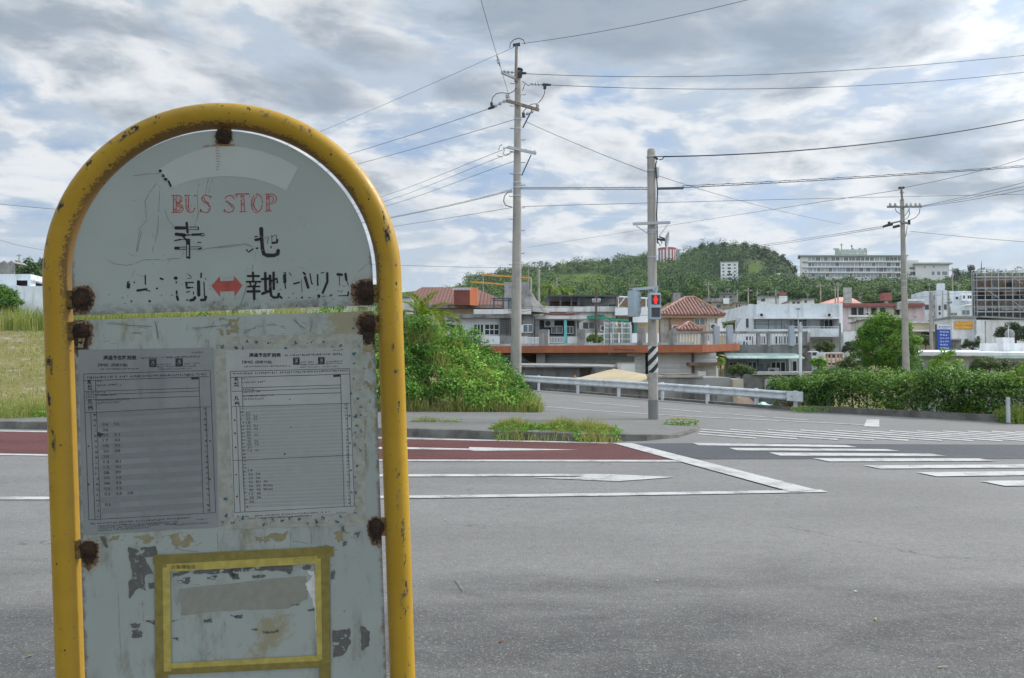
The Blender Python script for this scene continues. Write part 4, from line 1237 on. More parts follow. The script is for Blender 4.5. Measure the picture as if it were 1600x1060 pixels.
M['awning_green'] = rib_mat('pale_green_awning', (0.42, 0.55, 0.50), 2.5, 0.4, 0, 0.5)
M['green_cloth'] = mat('green_canvas', (0.015, 0.20, 0.13), 0.7, 0.15, 2)
M['turq'] = mat('turquoise_paint', (0.13, 0.42, 0.40), 0.7, 0.15, 1.5, ((0.30, 0.38, 0.37), 0.4))
M['steel_dark'] = mat('dark_steel', (0.07, 0.085, 0.10), 0.5, 0.2, 3, None, None, 0, 1, 0.4)
M['steel'] = mat('dull_grey_green_steel', (0.24, 0.28, 0.25), 0.5, 0.15, 3, None, None, 0, 1, 0.3)
M['galv'] = mat('galvanised_steel', (0.40, 0.43, 0.46), 0.5, 0.1, 2.0, ((0.30, 0.28, 0.26), 0.4), None, 0, 1, 0.25)
M['alu'] = mat('white_aluminium', (0.62, 0.64, 0.65), 0.45, 0.05, 2)
M['wood'] = mat('weathered_wood', (0.16, 0.11, 0.075), 0.9, 0.3, 3)
M['dark'] = mat('dim_interior', (0.025, 0.025, 0.027), 0.95, 0.3, 1)
M['tan_roof'] = mat('tan_waterproofed_roof', (0.46, 0.38, 0.24), 0.9, 0.1, 0.6, ((0.3, 0.26, 0.18), 0.4))
M['grey_roof'] = mat('grey_roof_sheet', (0.23, 0.24, 0.25), 0.8, 0.12, 0.5)
M['glass'] = glass_mat('window_glass', (0.03, 0.036, 0.042))
M['glass_pale'] = glass_mat('curtained_glass', (0.14, 0.17, 0.19))
M['glass_blue'] = glass_mat('bluish_ward_glass', (0.22, 0.28, 0.33))
M['hosp'] = mat('beige_ward_concrete', (0.64, 0.625, 0.585), 0.85, 0.06, 0.08)
M['hosp_green'] = mat('pale_green_fascia', (0.36, 0.41, 0.34), 0.8, 0.1, 0.1)
M['sign_white'] = mat('white_letter_paint', (0.72, 0.73, 0.72), 0.6, 0.04, 2)
M['blue_sign'] = mat('blue_sign_panel', (0.015, 0.075, 0.42), 0.45, 0.05, 2)
M['yellow_sign'] = mat('faded_yellow_panel', (0.72, 0.36, 0.05), 0.6, 0.12, 1.2, ((0.70, 0.50, 0.22), 0.5))
M['car_black'] = mat('black_car_paint', (0.012, 0.012, 0.014), 0.25, 0.05, 1)
M['car_white'] = mat('white_van_paint', (0.66, 0.67, 0.68), 0.35, 0.03, 1)
M['rubber'] = mat('black_rubber', (0.02, 0.02, 0.02), 0.85)


def tz(x, y):
    return float(terrain_z(x, y))


BL = {}


class Bld:
    def __init__(s, name, label, cat, px, Y, group=None):
        s.Y = Y
        x = gx(px, Y)
        s.zg = tz(x, Y)
        s.e = empty(name, (x, Y, s.zg), label, cat, group)
        BL.setdefault(name, s)

    def X(s, px, dy=0): return gx(px, s.Y + dy)

    def Z(s, py, dy=0): return at(800, py, s.Y + dy).z

    def box(s, name, px0, py0, px1, py1, m, dy=0.0, depth=6.0, parent=None, bevel=0.0):
        """a block whose front face covers the photo rectangle px0..py1 at distance Y + dy; py1 None = down to the ground"""
        m = M[m] if isinstance(m, str) else m
        z0 = min(s.zg, tz(s.X(px0, dy), s.Y + dy)) - 1.2 if py1 is None else s.Z(py1, dy)
        x0, x1, y0 = s.X(px0, dy), s.X(px1, dy), s.Y + dy
        xb0, xb1 = x0, x1
        if depth > 1.4:                                # back corners drawn in along the view rays so the flanks stay hidden
            if px0 > 900: xb0 = min(x0 + depth * (px0 - 800) / F * 0.95, x1 - 0.25 * (x1 - x0))
            if px1 < 700: xb1 = max(x1 - depth * (800 - px1) / F * 0.95, x0 + 0.25 * (x1 - x0))
        b = MB(); b.prism([(x0, y0), (x1, y0), (xb1, y0 + depth), (xb0, y0 + depth)], z0, s.Z(py0, dy))
        return b.build(name, m, parent or s.e, bevel=bevel)

    def win(s, px0, py0, px1, py1, dy=0.0, nv=1, nh=0, glass='glass', fm='alu', t=0.05, parent=None, name='window'):
        """frame with mullions standing proud of the wall, one pane behind it"""
        x0, x1, z0, z1, y = s.X(px0, dy), s.X(px1, dy), s.Z(py1, dy), s.Z(py0, dy), s.Y + dy
        b = MB()
        b.box(x0 - t, x0, y - 0.06, y - 0.004, z0 - t, z1 + t); b.box(x1, x1 + t, y - 0.06, y - 0.004, z0 - t, z1 + t)
        b.box(x0, x1, y - 0.06, y - 0.004, z0 - t, z0); b.box(x0, x1, y - 0.06, y - 0.004, z1, z1 + t)
        for i in range(1, nv + 1):
            xc = x0 + (x1 - x0) * i / (nv + 1); b.box(xc - t / 2, xc + t / 2, y - 0.055, y - 0.012, z0, z1)
        for i in range(1, nh + 1):
            zc_ = z0 + (z1 - z0) * i / (nh + 1); b.box(x0, x1, y - 0.053, y - 0.014, zc_ - t / 2, zc_ + t / 2)
        f = b.build(name, M[fm], parent or s.e)
        b = MB(); b.box(x0, x1, y - 0.03, y - 0.016, z0, z1)
        b.build('pane', M[glass], f)
        return f

    def ac(s, px, py, dy):
        y = s.Y + dy; x, z = s.X(px, dy), s.Z(py, dy)
        b = MB(); b.box(x, x + .75, y - .32, y - .01, z - .55, z); o = b.build('air_conditioner', M['alu'], s.e, bevel=.02)
        b = MB(); b.lathe((x + .28, y - .322, z - .28), [(.2, 0), (.2, .01), (0, .012)], 12, (0, -1, 0)); b.build('fan_grille', M['steel_dark'], o)

    def pipe(s, px, py0, py1, dy, m='alu'):
        y = s.Y + dy - .05
        b = MB(); b.tube([(s.X(px, dy), y, s.Z(py0, dy)), (s.X(px, dy), y, s.Z(py1, dy))], .035, 6); b.build('drain_pipe', M[m], s.e)

    def recess(s, px0, py0, px1, py1, dy, name='recess', m='dark'):
        b = MB(); b.box(s.X(px0, dy), s.X(px1, dy), s.Y + dy - 0.02, s.Y + dy - 0.004, s.Z(py1, dy), s.Z(py0, dy))  # flat sheet on the wall; dark ones paint an opening's shade
        return b.build(name, M[m], s.e)

    def rail(s, px0, py0, px1, py1, dy, n, m='alu', r=0.02, name='railing', top=0.05):
        y = s.Y + dy; x0, x1, z0, z1 = s.X(px0, dy), s.X(px1, dy), s.Z(py1, dy), s.Z(py0, dy)
        b = MB()
        b.box(x0, x1, y - 0.03, y + 0.03, z1 - top, z1); b.box(x0, x1, y - 0.025, y + 0.025, z0, z0 + 0.05)
        for i in range(n + 1):
            x = x0 + (x1 - x0) * i / n
            b.box(x - r, x + r, y - 0.02, y + 0.02, z0 + 0.05, z1 - top)
        return b.build(name, M[m], s.e)

    def hip(s, name, pxr0, pxr1, pyr, pxe0, pxe1, pye, m, dy=0, depth=8.0, thick=0.18, ribs=0, rib_m=None):
        """hipped roof: ridge from pxr0 to pxr1, front eave from pxe0 to pxe1"""
        y0, y1 = s.Y + dy, s.Y + dy + depth; ym = (y0 + y1) / 2
        xe0, xe1, ze = s.X(pxe0, dy), s.X(pxe1, dy), s.Z(pye, dy)
        dr = dy + depth / 2
        xr0, xr1, zr = s.X(pxr0, dr), s.X(pxr1, dr), s.Z(pyr, dr)
        A, B_, C, D = (xe0, y0, ze), (xe1, y0, ze), (xe1, y1, ze), (xe0, y1, ze)
        P, Q = (xr0, ym, zr), (xr1, ym, zr)
        b = MB()
        b.poly([A, B_, Q, P]); b.poly([B_, C, Q]); b.poly([C, D, P, Q]); b.poly([D, A, P])
        b.box(xe0, xe1, y0, y1, ze - thick, ze - 0.004)
        o = b.build(name, M[m] if isinstance(m, str) else m, s.e)
        if ribs:
            b = MB()
            for face in ((Vector(A), Vector(B_), Vector(P), Vector(Q)), (Vector(B_), Vector(C), Vector(Q), Vector(Q)), (Vector(D), Vector(A), Vector(P), Vector(P))):
                a, c, p, q = face
                n = max(4, int((c - a).length / ribs))
                u = (c - a).normalized(); L = (c - a).length
                tp, tq = (p - a).dot(u), (q - a).dot(u)
                topv = p - a - u * tp
                for i in range(n + 1):
                    x = L * (i + 0.5) / (n + 1)
                    k = min(1.0, x / tp if x < tp and tp > 1e-3 else 1.0, (L - x) / (L - tq) if x > tq and L - tq > 1e-3 else 1.0)
                    if k < 0.04:
                        continue
                    st = a + u * x; en = st + topv * k
                    nn = topv.cross(u).normalized()
                    if nn.z < 0: nn = -nn
                    b.tube([st + nn * 0.03, en + nn * 0.03], ribs * 0.30, 6)
            for e0, e1 in ((A, P), (B_, Q), (P, Q), (C, Q), (D, P)):
                b.tube([Vector(e0) + Vector((0, 0, .06)), Vector(e1) + Vector((0, 0, .08))], 0.14, 6)
            b.build('roof_tile', rib_m or M['tile_old'], o, smooth=True)
        return o


# --- red tiled house behind the bush
h = Bld('tiled_house', 'wide house with dull red hip roof and cream wall, brick-red turret on its roof', 'house', 715, 70)
h.hip('roof', 659, 738, 449, 612, 806, 476.5, 'tile_dull', -1, 13, 0.3)
h.box('eave_slab', 668, 477.5, 806, 481.5, 'conc_dark', -1.3, 12)
h.box('wall', 640, 481.6, 800, None, 'cream', 0.2, 10)
h.box('turret', 709, 451, 734, 477, 'brick', -2.4, 1.9)
t_ = MB(); t_.prism([(h.X(734.05, -2.4), h.Y - 2.4), (h.X(745.5, -2.4), h.Y - 1.6), (h.X(745.5, -2.4), h.Y - 0.4), (h.X(734.05, -2.4), h.Y - 0.4)], h.Z(477, -2.4), h.Z(449, -2.4)); M['turret_side'] = mat('sunlit_brick_render', (0.46, 0.15, 0.06), 0.85, 0.12, 1.0); t_.build('turret_side', M['turret_side'], h.e)  # same turret render in lighter orange: sunlight painted on its right side
h.rail(707, 450.5, 735, 453.5, -2.5, 5, 'alu', 0.015)
h.win(672, 484, 684, 494, 0.2, 1)
h = Bld('small_white_house', 'small white flat roofed house behind the palm', 'house', 640, 60)
h.box('wall', 600, 465, 646, None, 'white_old', 0, 6); h.box('roof', 598, 463.4, 640, 464.9, 'conc', -0.2, 6.4); h.box('annex', 646.2, 469, 652, None, 'conc_dark', 0.3, 4)
h = Bld('garden_shed', 'grey domed concrete roof peeking over the bush beside the palm', 'shed', 640, 44)
M['shed'] = M['conc']
pr = [(h.X(600 + 52 * i / 12), h.Z(504 - 17 * math.sin(math.pi * (0.15 + 0.85 * (1 - i / 12.0)) * 0.5 + 0.2))) for i in range(13)]
b = MB(); b.slab([(x, h.Y, z) for x, z in [(pr[0][0], tz(h.X(600), h.Y) - 0.5)] + pr + [(pr[-1][0], tz(h.X(652), h.Y) - 0.5)]], (0, 3.5, 0)); b.build('shell', M['conc'], h.e)

# --- old grey house with balcony and pyramid
h = Bld('grey_house', 'old blackened concrete house with balcony and pyramid-shaped roof light', 'house', 780, 55)
h.box('wall', 696, 497.5, 797, None, 'white_blue', 0, 8)
h.box('roof', 740, 483.4, 830, 491, 'white_old', -0.3, 8.4)
h.box('eave_slab', 698, 491.2, 800, 497.3, 'conc_dark', -0.7, 9)
h.box('wall', 797.2, 491.2, 835, None, 'conc_dark', 0.25, 7)
h.win(741, 507.5, 755, 523, 0, 2); h.win(758, 507.5, 779, 523, 0, 2, 1); h.win(703, 508, 722, 523, 0, 1)
h.win(818, 508, 832, 519, 0.25, 1, 0, 'glass_pale')
o = h.box('flower_block_screen', 780.5, 498, 797, 525, 'conc_dark', -0.5, 0.3)
b = MB()
for i in range(5):
    for j in range(9):
        b.box(h.X(782.2 + i * 3.0, -0.5), h.X(783.9 + i * 3.0, -0.5), h.Y - 0.53, h.Y - 0.503, h.Z(501.0 + j * 2.6, -0.5), h.Z(499.5 + j * 2.6, -0.5))
b.build('hole_pattern', M['dark'], o)
h.box('balcony_wall', 733, 524.5, 765, 545, 'white_old', -1.2, 0.2); h.box('balcony_wall', 780.5, 525, 797.5, 545, 'conc_dark', -1.2, 0.2)
h.rail(765.5, 525, 780, 545, -1.2, 9, 'alu', 0.03); h.box('balcony_floor', 730, 545.2, 800, 549, 'white_old', -1.3, 1.3)
h.box('balcony_wall', 797.8, 526, 825, 541, 'white_old', -1.15, 0.2); h.rail(825.3, 527, 843, 541, -1.1, 8, 'alu', 0.03)
b = MB()
ax, az_, ay = h.X(827, 1.5), h.Z(450.5, 1.5), h.Y + 1.5
bz = h.Z(487.5, 0); q = [(h.X(806), h.Y - 0.2), (h.X(834), h.Y - 0.25), (h.X(861), h.Y + 1.4), (h.X(830, 4), h.Y + 4)]
for i in range(4):
    a, c = q[i], q[(i + 1) % 4]
    m1 = [(p[0] * 0.36 + ax * 0.64, p[1] * 0.36 + ay * 0.64, az_ * 0.52 + bz * 0.48) for p in (a, c)]
    b.poly([(a[0], a[1], bz), (c[0], c[1], bz), m1[1], m1[0]]); b.poly([m1[0], m1[1], (ax, ay, az_)])
b.build('pyramid_roof', M['conc_dark'], h.e)
h.box('rooftop_tank_room', 788, 441, 826, 484, 'conc', 4.5, 3)
b = MB()
for px in (771, 786, 795, 799): b.box(h.X(px) - 0.06, h.X(px) + 0.06, h.Y + 1, h.Y + 1.12, h.Z(484, 1), h.Z(467, 1))
b.box(h.X(768), h.X(806), h.Y + 0.9, h.Y + 1.2, h.Z(467.5, 1), h.Z(465.8, 1)); b.box(h.X(768), h.X(806), h.Y + 3.0, h.Y + 3.3, h.Z(467, 1), h.Z(465.2, 1))
b.build('pergola_frame', M['steel_dark'], h.e)

# --- porch house
h = Bld('porch_house', 'grimy house with dark porch under a flat slab and one turquoise column', 'house', 875, 57)
h.box('wall', 836, 499, 905, None, 'conc_dark', 1.6, 5)
h.box('porch_slab', 836, 493, 917, 498.5, 'white_old', -0.6, 7)
h.box('porch_wall', 836, 498.8, 843, None, 'conc', -0.3, 2)
h.recess(857, 500.5, 897, 524, 1.6); h.recess(842, 506, 856, 525, 1.58, 'door', 'steel_dark')
h.win(862, 510.5, 878, 520.5, 1.56, 1, 0, 'glass_pale'); h.win(886, 511, 895, 521, 1.56, 1)
b = MB(); b.box(h.X(881.3, -.4), h.X(885.8, -.4), h.Y - 0.4, h.Y - 0.2, h.zg - 1, h.Z(498.7, -.4)); b.build('column', M['turq'], h.e)
h.rail(857, 526.5, 881, 536, -0.5, 10, 'alu', 0.028); h.box('porch_parapet', 844, 525, 856.5, None, 'white_old', -0.5, 0.2); h.box('porch_parapet', 886.5, 526, 912, None, 'white_old', -0.5, 0.2)
b = MB(); b.slab([(h.X(862), h.Y - 0.7, h.Z(492.8)), (h.X(905), h.Y - 0.7, h.Z(492.2)), (h.X(900), h.Y + 3, h.Z(489)), (h.X(858), h.Y + 3, h.Z(490))], (0, 0, 0.08)); b.build('rusty_sheet', M['red_fascia'], h.e)

# --- white house with roof terrace
h = Bld('terrace_house', 'white two storey house with shaded roof terrace and green canvas awning', 'house', 935, 66)
h.box('wall', 884, 487.5, 962, None, 'white_old', 0.2, 8)
h.box('terrace_parapet', 852, 479, 961, 487.3, 'white_old', -0.2, 8.2)
h.box('terrace_parapet', 961.3, 481, 1030, 493, 'white_wall', -0.6, 8.2)
h.box('wall', 966, 493.2, 1030, None, 'cream', 1.0, 6)
h.box('block_wall', 902, 465.5, 961, 479, 'conc', 2, 0.3)
h.box('terrace_back', 858, 466, 1018, 478.6, 'wood', 6, 0.3)
b = MB()
for px in (858, 876, 893, 905, 930, 944, 962): b.box(h.X(px, .4) - 0.07, h.X(px, .4) + 0.07, h.Y + 0.4, h.Y + 0.54, h.Z(479, .4), h.Z(463, .4))
b.box(h.X(856), h.X(968), h.Y, h.Y + 7, h.Z(463.5), h.Z(461.2))
b.build('terrace_roof', M['steel_dark'], h.e)
b = MB()
for px, a in ((968, 0), (985, 3), (1000, -2), (1012, 0)): b.tube([(h.X(px + a), h.Y + .6, h.Z(481)), (h.X(px), h.Y + .6, h.Z(464.5))], 0.05, 6)
b.tube([(h.X(962), h.Y + .6, h.Z(462.5)), (h.X(1016), h.Y + .6, h.Z(465.5))], 0.06, 6); b.tube([(h.X(968), h.Y + .6, h.Z(478)), (h.X(978), h.Y + .6, h.Z(465))], 0.04, 6); b.tube([(h.X(990), h.Y + .6, h.Z(478)), (h.X(984), h.Y + .6, h.Z(465))], 0.04, 6)
b.build('terrace_frame', M['alu'], h.e)
h.recess(945, 490.5, 958, 497, 0.2, 'niche', 'cream'); h.recess(965, 494, 984, 505, 1.0, 'niche', 'salmon')
h.win(911, 504, 929, 514, 0.2, 1); h.box('shutter', 929.5, 501, 933, 518, 'turq', 0.1, 0.08); h.box('door', 983, 496, 990, 522, 'steel_dark', 0.9, 0.08); h.box('shutter', 991, 503, 996, 520, 'turq', 0.9, 0.08)
b = MB(); b.slab([(h.X(914), h.Y - 1.2, h.Z(499.5)), (h.X(951), h.Y - 1.2, h.Z(500)), (h.X(940), h.Y + 0.2, h.Z(493)), (h.X(916), h.Y + .2, h.Z(496))], (0, 0, .07)); b.slab([(h.X(950), h.Y - 1.3, h.Z(503)), (h.X(980), h.Y - 1.3, h.Z(503.5)), (h.X(978), h.Y - .3, h.Z(499.5)), (h.X(950), h.Y - .3, h.Z(499))], (0, 0, .07)); b.build('canvas_awning', M['green_cloth'], h.e)
h.box('garden_wall', 884, 521, 1030, None, 'white_wall', -3, 0.2)
h.box('sign_board', 989, 493.5, 1016, 504, 'white_wall', -1, 0.1)
h.box('rooftop_light', 953, 476, 962, 478.4, 'dark', -0.8, 0.4)

# --- garage building under the rust orange slab
h = Bld('garage_building', 'low garage under a broad rust orange roof slab with white siding', 'garage', 960, 45)
P = [(gx(640, 54), 54), (gx(1098, 44), 44), (gx(1156, 47.5), 47.5), (gx(1080, 64), 64), (gx(640, 66), 66)]
b = MB(); b.prism(P, [2.10, 2.03, 2.20, 2.1, 2.1], [2.53, 2.45, 2.62, 2.55, 2.55]); b.build('roof_slab', M['slab_orange'], h.e)
b = MB(); b.prism([(gx(650, 54.4), 54.4), (gx(1096, 44.3), 44.3), (gx(1080, 63.5), 63.5), (gx(650, 65.5), 65.5)], [2.50, 2.42, 2.5, 2.5], [2.556, 2.476, 2.576, 2.576]); b.build('roof_bounce_sheet', M['conc'], h.e)  # unseen grey sheet, added so the orange top won't tint the house walls
b = MB(); Pi = [(gx(660, 54.3), 54.3), (gx(1085, 44.8), 44.8), (gx(1085, 44.8), 45.05), (gx(660, 54.3), 54.6)]; b.prism(Pi, [2.55, 2.47, 2.47, 2.55], [2.68, 2.62, 2.62, 2.68]); b.build('parapet', M['conc_pale'], h.e)


def on_line(px):
    """distance of the slab's front edge where photo column px crosses it"""
    (xa, ya), (xb, yb) = P[0], P[1]
    k = (px - 800) / F; t = (k * ya - xa) / ((xb - xa) - k * (yb - ya))
    return ya + (yb - ya) * t


for px0, px1, py in ((842.5, 856.5, 515), (902, 914.5, 514.5), (995.5, 1009, 512.5), (1046, 1058, 515.5)):
    Yp = on_line((px0 + px1) / 2) + 0.55
    b = MB(); b.prism([(gx(px0, Yp), Yp), (gx(px1, Yp), Yp), (gx(px1 + 2.6, Yp), Yp + 0.45), (gx(px0 + 2.6, Yp), Yp + 0.45)], 2.5, at(800, py, Yp).z); b.build('roof_post', M['conc'], h.e)


def seg_wall(px0, px1, dY, z0, z1, m, name, th=0.2):
    a, c = on_line(px0) + dY, on_line(px1) + dY
    b = MB(); b.prism([(gx(px0, a), a), (gx(px1, c), c), (gx(px1, c), c + th), (gx(px0, a), a + th)], z0, z1)
    return b.build(name, M[m], h.e)


seg_wall(838, 852, 0.9, -1.2, 2.03, 'conc_pale', 'pillar', 0.5)
seg_wall(852.4, 991, 1.3, -1.2, 2.03, 'siding_green', 'shutter_wall'); seg_wall(980, 993, 1.0, 1.85, 2.0, 'alu', 'sign_board', .1)
seg_wall(991.3, 1008, 1.0, -1.2, 2.03, 'siding_white', 'wall', .4); seg_wall(1010, 1013, 1.3, -1.2, 2.03, 'dark', 'dark_gap', .1)  # dark strip painted as the shaded gap beside the garage door
seg_wall(1013.3, 1081, 1.1, -1.2, 2.03, 'siding_white', 'garage_door'); seg_wall(1081.3, 1084, 0.9, -1.2, 2.03, 'wood', 'post', .15); seg_wall(1084.3, 1119, 1.0, -1.2, 2.03, 'siding_white', 'wall', 3)
seg_wall(640, 838, 5.0, -1.2, 2.05, 'conc_dark', 'back_wall'); seg_wall(1077, 1127, 0.2, 1.30, 1.48, 'wood', 'canopy', .8)
seg_wall(1090, 1103, 0.6, 0.62, 1.0, 'alu', 'air_conditioner', .35)
# tank rack on the slab
e = empty('tank_rack', (gx(965, 47.5), 48, 2.55), 'silver rack of steel water cylinders standing on the rust orange roof slab', 'water tank')
b = MB()
for px in (944.5, 958, 972, 985.5): b.box(gx(px, 47.4) - 0.025, gx(px, 47.4) + .025, 47.4, 47.45, 2.52, at(800, 503, 47.4).z)
for py in (505, 512.5, 521, 530): b.box(gx(944.5, 47.4), gx(985.5, 47.4), 47.36, 47.4, at(800, py, 47.4).z - .02, at(800, py, 47.4).z + .02)
b.build('frame', M['alu'], e)
for px in (949, 961, 974, 982):
    b = MB(); b.lathe((gx(px, 47.9), 47.9, 2.56), [(0.20, 0), (0.2, 1.15), (0.12, 1.28), (0.0, 1.32)], 16); b.build('cylinder', M['steel'], e, smooth=True)
b = MB(); b.tube([at(952, 503, 47), at(952, 552, 46.3), at(952, 566, 46.3)], 0.03, 6); b.tube([at(958, 546, 46.2), at(992, 547, 45.8)], .03, 6); b.build('pipe', M['steel_dark'], e)

# --- low structures in front of the garage
h = Bld('low_shed', 'low shed with stained flat concrete roof in front of the garage', 'shed', 880, 43)
b = MB(); b.prism([(gx(760, 44), 44), (gx(958, 42.5), 42.5), (gx(963, 44.5), 44.5), (gx(900, 47), 47), (gx(760, 48), 48)], 1.22, [1.38, 1.26, 1.36, 1.42, 1.45]); b.build('roof', M['conc'], h.e)
b = MB(); b.prism([(gx(765, 44.4), 44.4), (gx(905, 43.4), 43.4), (gx(930, 46.3), 46.3), (gx(765, 47.3), 47.3)], -1.6, 1.217); b.build('wall', M['conc_dark'], h.e)
h = Bld('white_block_wall', 'short white plastered wall beside the garage shutter', 'wall', 978, 43.5)
h.box('wall', 965, 567.5, 992, None, 'white_old', 0, 0.4); h.box('coping', 964, 566.2, 993, 567.3, 'conc', -0.05, .5)
h = Bld('tan_roof_shed', 'sunken shed with sloping tan roof behind the guardrail', 'shed', 965, 40)
b = MB(); b.slab([(gx(903, 40), 40, 0.70), (gx(1022, 34), 34, 0.42), (gx(1030, 36), 36, 0.85), (gx(958, 43), 43, 1.15)], (0, 0, -0.15)); b.build('roof', M['tan_roof'], h.e)
b = MB(); b.prism([(gx(906, 40.2), 40.2), (gx(1020, 34.4), 34.4), (gx(1026, 36), 36), (gx(958, 42.6), 42.6)], -2, [0.5, 0.25, 0.6, 0.95]); b.build('wall', M['conc'], h.e)
# retaining wall along the road behind the rail
e = empty('retaining_wall', (3, 40, -1), 'dark stained concrete retaining wall behind the guardrail', 'wall')
rl = [(0.2, 46.6), (9.35, 25.4)]
d_ = Vector((rl[1][0] - rl[0][0], rl[1][1] - rl[0][1], 0)).normalized(); nn_ = Vector((-d_.y, d_.x, 0))
def rp(t, off, z): return (rl[0][0] + (rl[1][0] - rl[0][0]) * t + nn_.x * off, rl[0][1] + (rl[1][1] - rl[0][1]) * t + nn_.y * off, z)
b = MB()
for t0, t1, z1 in ((-0.5, 0.33, 0.62), (0.33, 0.56, 0.45), (0.56, 0.74, 0.36)):
    b.prism([rp(t0, 1.0, 0)[:2], rp(t1 - .003, 1.0, 0)[:2], rp(t1 - .003, 1.25, 0)[:2], rp(t0, 1.25, 0)[:2]], -2.2, z1)
b.build('wall', M['conc_dark'], e)
b = MB()
for t0, t1, z1 in ((-0.5, 0.33, 0.62), (0.33, 0.56, 0.45), (0.56, 0.74, 0.36)):
    b.prism([rp(t0, 0.95, 0)[:2], rp(t1 - .003, 0.95, 0)[:2], rp(t1 - .003, 1.3, 0)[:2], rp(t0, 1.3, 0)[:2]], z1 + .002, z1 + 0.08)
b.build('coping', M['conc'], e)
h = Bld('concrete_tank', 'open concrete tank with pale corner block behind the rail', 'tank', 1100, 33)
b = MB(); b.box(gx(1030, 33), gx(1142, 33), 33, 36, -1.8, 0.86); b.build('body', M['conc'], h.e)
b = MB(); b.box(gx(1029, 33), gx(1098, 33), 32.9, 36.1, 0.862, 0.95); b.box(gx(1142.1, 33), gx(1158, 33), 32.7, 36, -1.8, 0.80); b.build('coping', M['conc_tan'], h.e)
b = MB(); b.box(gx(1040, 33), gx(1094, 33), 33.2, 35.8, 0.96, 0.99); b.build('grate', M['conc_dark'], h.e)

# junk lying behind the rail
e = empty('scrap_panel', (gx(1185, 29), 29, 0), 'tan rusted sheet leaning behind the guardrail', 'scrap')
b = MB(); b.slab([at(1155, 622, 28.5), at(1168, 618, 28.5), at(1186, 637, 28), at(1183, 642, 28), at(1150, 636, 28.3)], (0, 0.25, 0.02)); b.build('sheet', mat('rusty_tan_sheet', (0.42, 0.30, 0.21), 0.8, 0.15, 2), e)
e = empty('tarpaulin', (gx(1195, 28), 28, 0), 'crumpled pale green tarpaulin lying behind the guardrail', 'tarpaulin')
b = MB()
for i in range(6):
    for j in range(3):
        pass
g = [[at(1182 + i * 4.2 + random.uniform(-1, 1), 640 - j * 5 + random.uniform(-2, 2) + i * 0.4 - (3 if i in (2, 3) else 0), 28.3 + j * 0.4) for i in range(7)] for j in range(3)]
for j in range(2):
    for i in range(6): b.poly([g[j][i], g[j][i + 1], g[j + 1][i + 1], g[j + 1][i]])
b.build('cloth', mat('pale_green_tarpaulin', (0.33, 0.56, 0.46), 0.6, 0.15, 3), e, smooth='all')
e = empty('timber_pile', (gx(1225, 27), 27, -0.1), 'weathered planks and posts dumped beside the rail end', 'timber')
for a, c, w in (((1212, 640), (1240, 629), .09), ((1216, 634), (1219, 642), .07), ((1233, 630), (1238, 642), .08), ((1206, 637), (1232, 640), .07), ((1222, 630), (1244, 633), .06)):
    b = MB(); b.bar(at(*a, 27), at(*c, 26.8), w, w); b.build('plank', M['wood'], e)

# --- tan house with red tiles
h = Bld('tan_house', 'tan house with a ribbed red tile hip roof, right behind the signal pole', 'house', 1080, 70)
h.hip('roof', 1071, 1086, 466.5, 1027, 1133, 492, 'tile_groove', -1, 8.2, 0.12, 0.30)
h.box('fascia', 1027.5, 494.4, 1132, 496, 'cream', -0.9, 7.6)
h.box('wall', 1032, 496.2, 1046, None, 'white_old', 0, 6); h.box('wall', 1046.2, 496.2, 1104, None, 'salmon', -0.25, 6.3); h.box('wall', 1104.2, 496.2, 1122, None, 'white_wall', -0.1, 6)
h.win(1085.5, 498.5, 1101.5, 508, -0.25, 1, 0, 'glass_pale')
h.hip('porch_roof', 1076, 1079, 505.5, 1058, 1097, 516, 'tile_groove', -3.2, 3.0, 0.1, 0.30)
h.box('porch', 1061, 517, 1095, None, 'cream', -2.8, 2.4)
h.box('water_tank', 1053, 458, 1064, 474, 'conc', 12, 3)

# --- white modern house
h = Bld('white_house', 'large white modern house with slanting end wall and recessed balcony', 'house', 1240, 75)
b = MB(); b.slab([(h.X(1172), h.Y, h.Z(476)), (h.X(1317), h.Y, h.Z(474)), (h.X(1317), h.Y, h.Z(497)), (h.X(1165), h.Y, h.Z(497))], (0, 9, 0)); b.build('roof_wall', M['white_blue'], h.e)
b = MB(); b.slab([(h.X(1172), h.Y - .02, h.Z(475.4)), (h.X(1178), h.Y - .02, h.Z(475.4)), (h.X(1178), h.Y - .02, h.Z(535)), (h.X(1141), h.Y - .02, h.Z(535)), (h.X(1150.5), h.Y - .02, h.Z(517))], (0, 0.5, 0)); b.build('slanted_wall', M['white_blue'], h.e)
h.box('wall', 1150, 497.2, 1312, None, 'white_blue', 1.5, 7.5)
h.box('end_wall', 1312, 474.2, 1317.5, None, 'white_wall', -0.3, 9.3)
h.box('balcony_lintel', 1178.3, 496, 1311.7, 498.3, 'white_wall', -0.5, 2)
h.box('balcony_parapet', 1178, 514.5, 1311.7, 526.5, 'white_blue', -0.7, 0.25); h.box('balcony_floor', 1178, 525.8, 1311.7, 526.6, 'white_blue', -0.44, 1.9)
h.win(1241, 499, 1260.5, 514, 1.5, 2); h.win(1281.5, 499, 1302, 514, 1.5, 2); h.win(1165.5, 498, 1170, 512.5, -0.02, 0)
h.rail(1180, 499, 1222, 515, -0.6, 2, 'steel_dark', 0.035); h.rail(1180, 506.5, 1222, 515, -0.62, 2, 'steel_dark', 0.02); h.rail(1241, 510.5, 1311, 514.5, -0.65, 12, 'alu', 0.015)
for px in (1187, 1293):
    o = h.box('air_conditioner', px, 489.5, px + 8.5, 495.3, 'alu', -0.6, 0.35)
    b = MB(); b.lathe((h.X(px + 3.3, -.6), h.Y - 0.6, h.Z(492.4, -.6)), [(0.14, 0), (.14, .012), (0, .013)], 14, (0, -1, 0)); b.build('fan_grille', M['dark'], o)
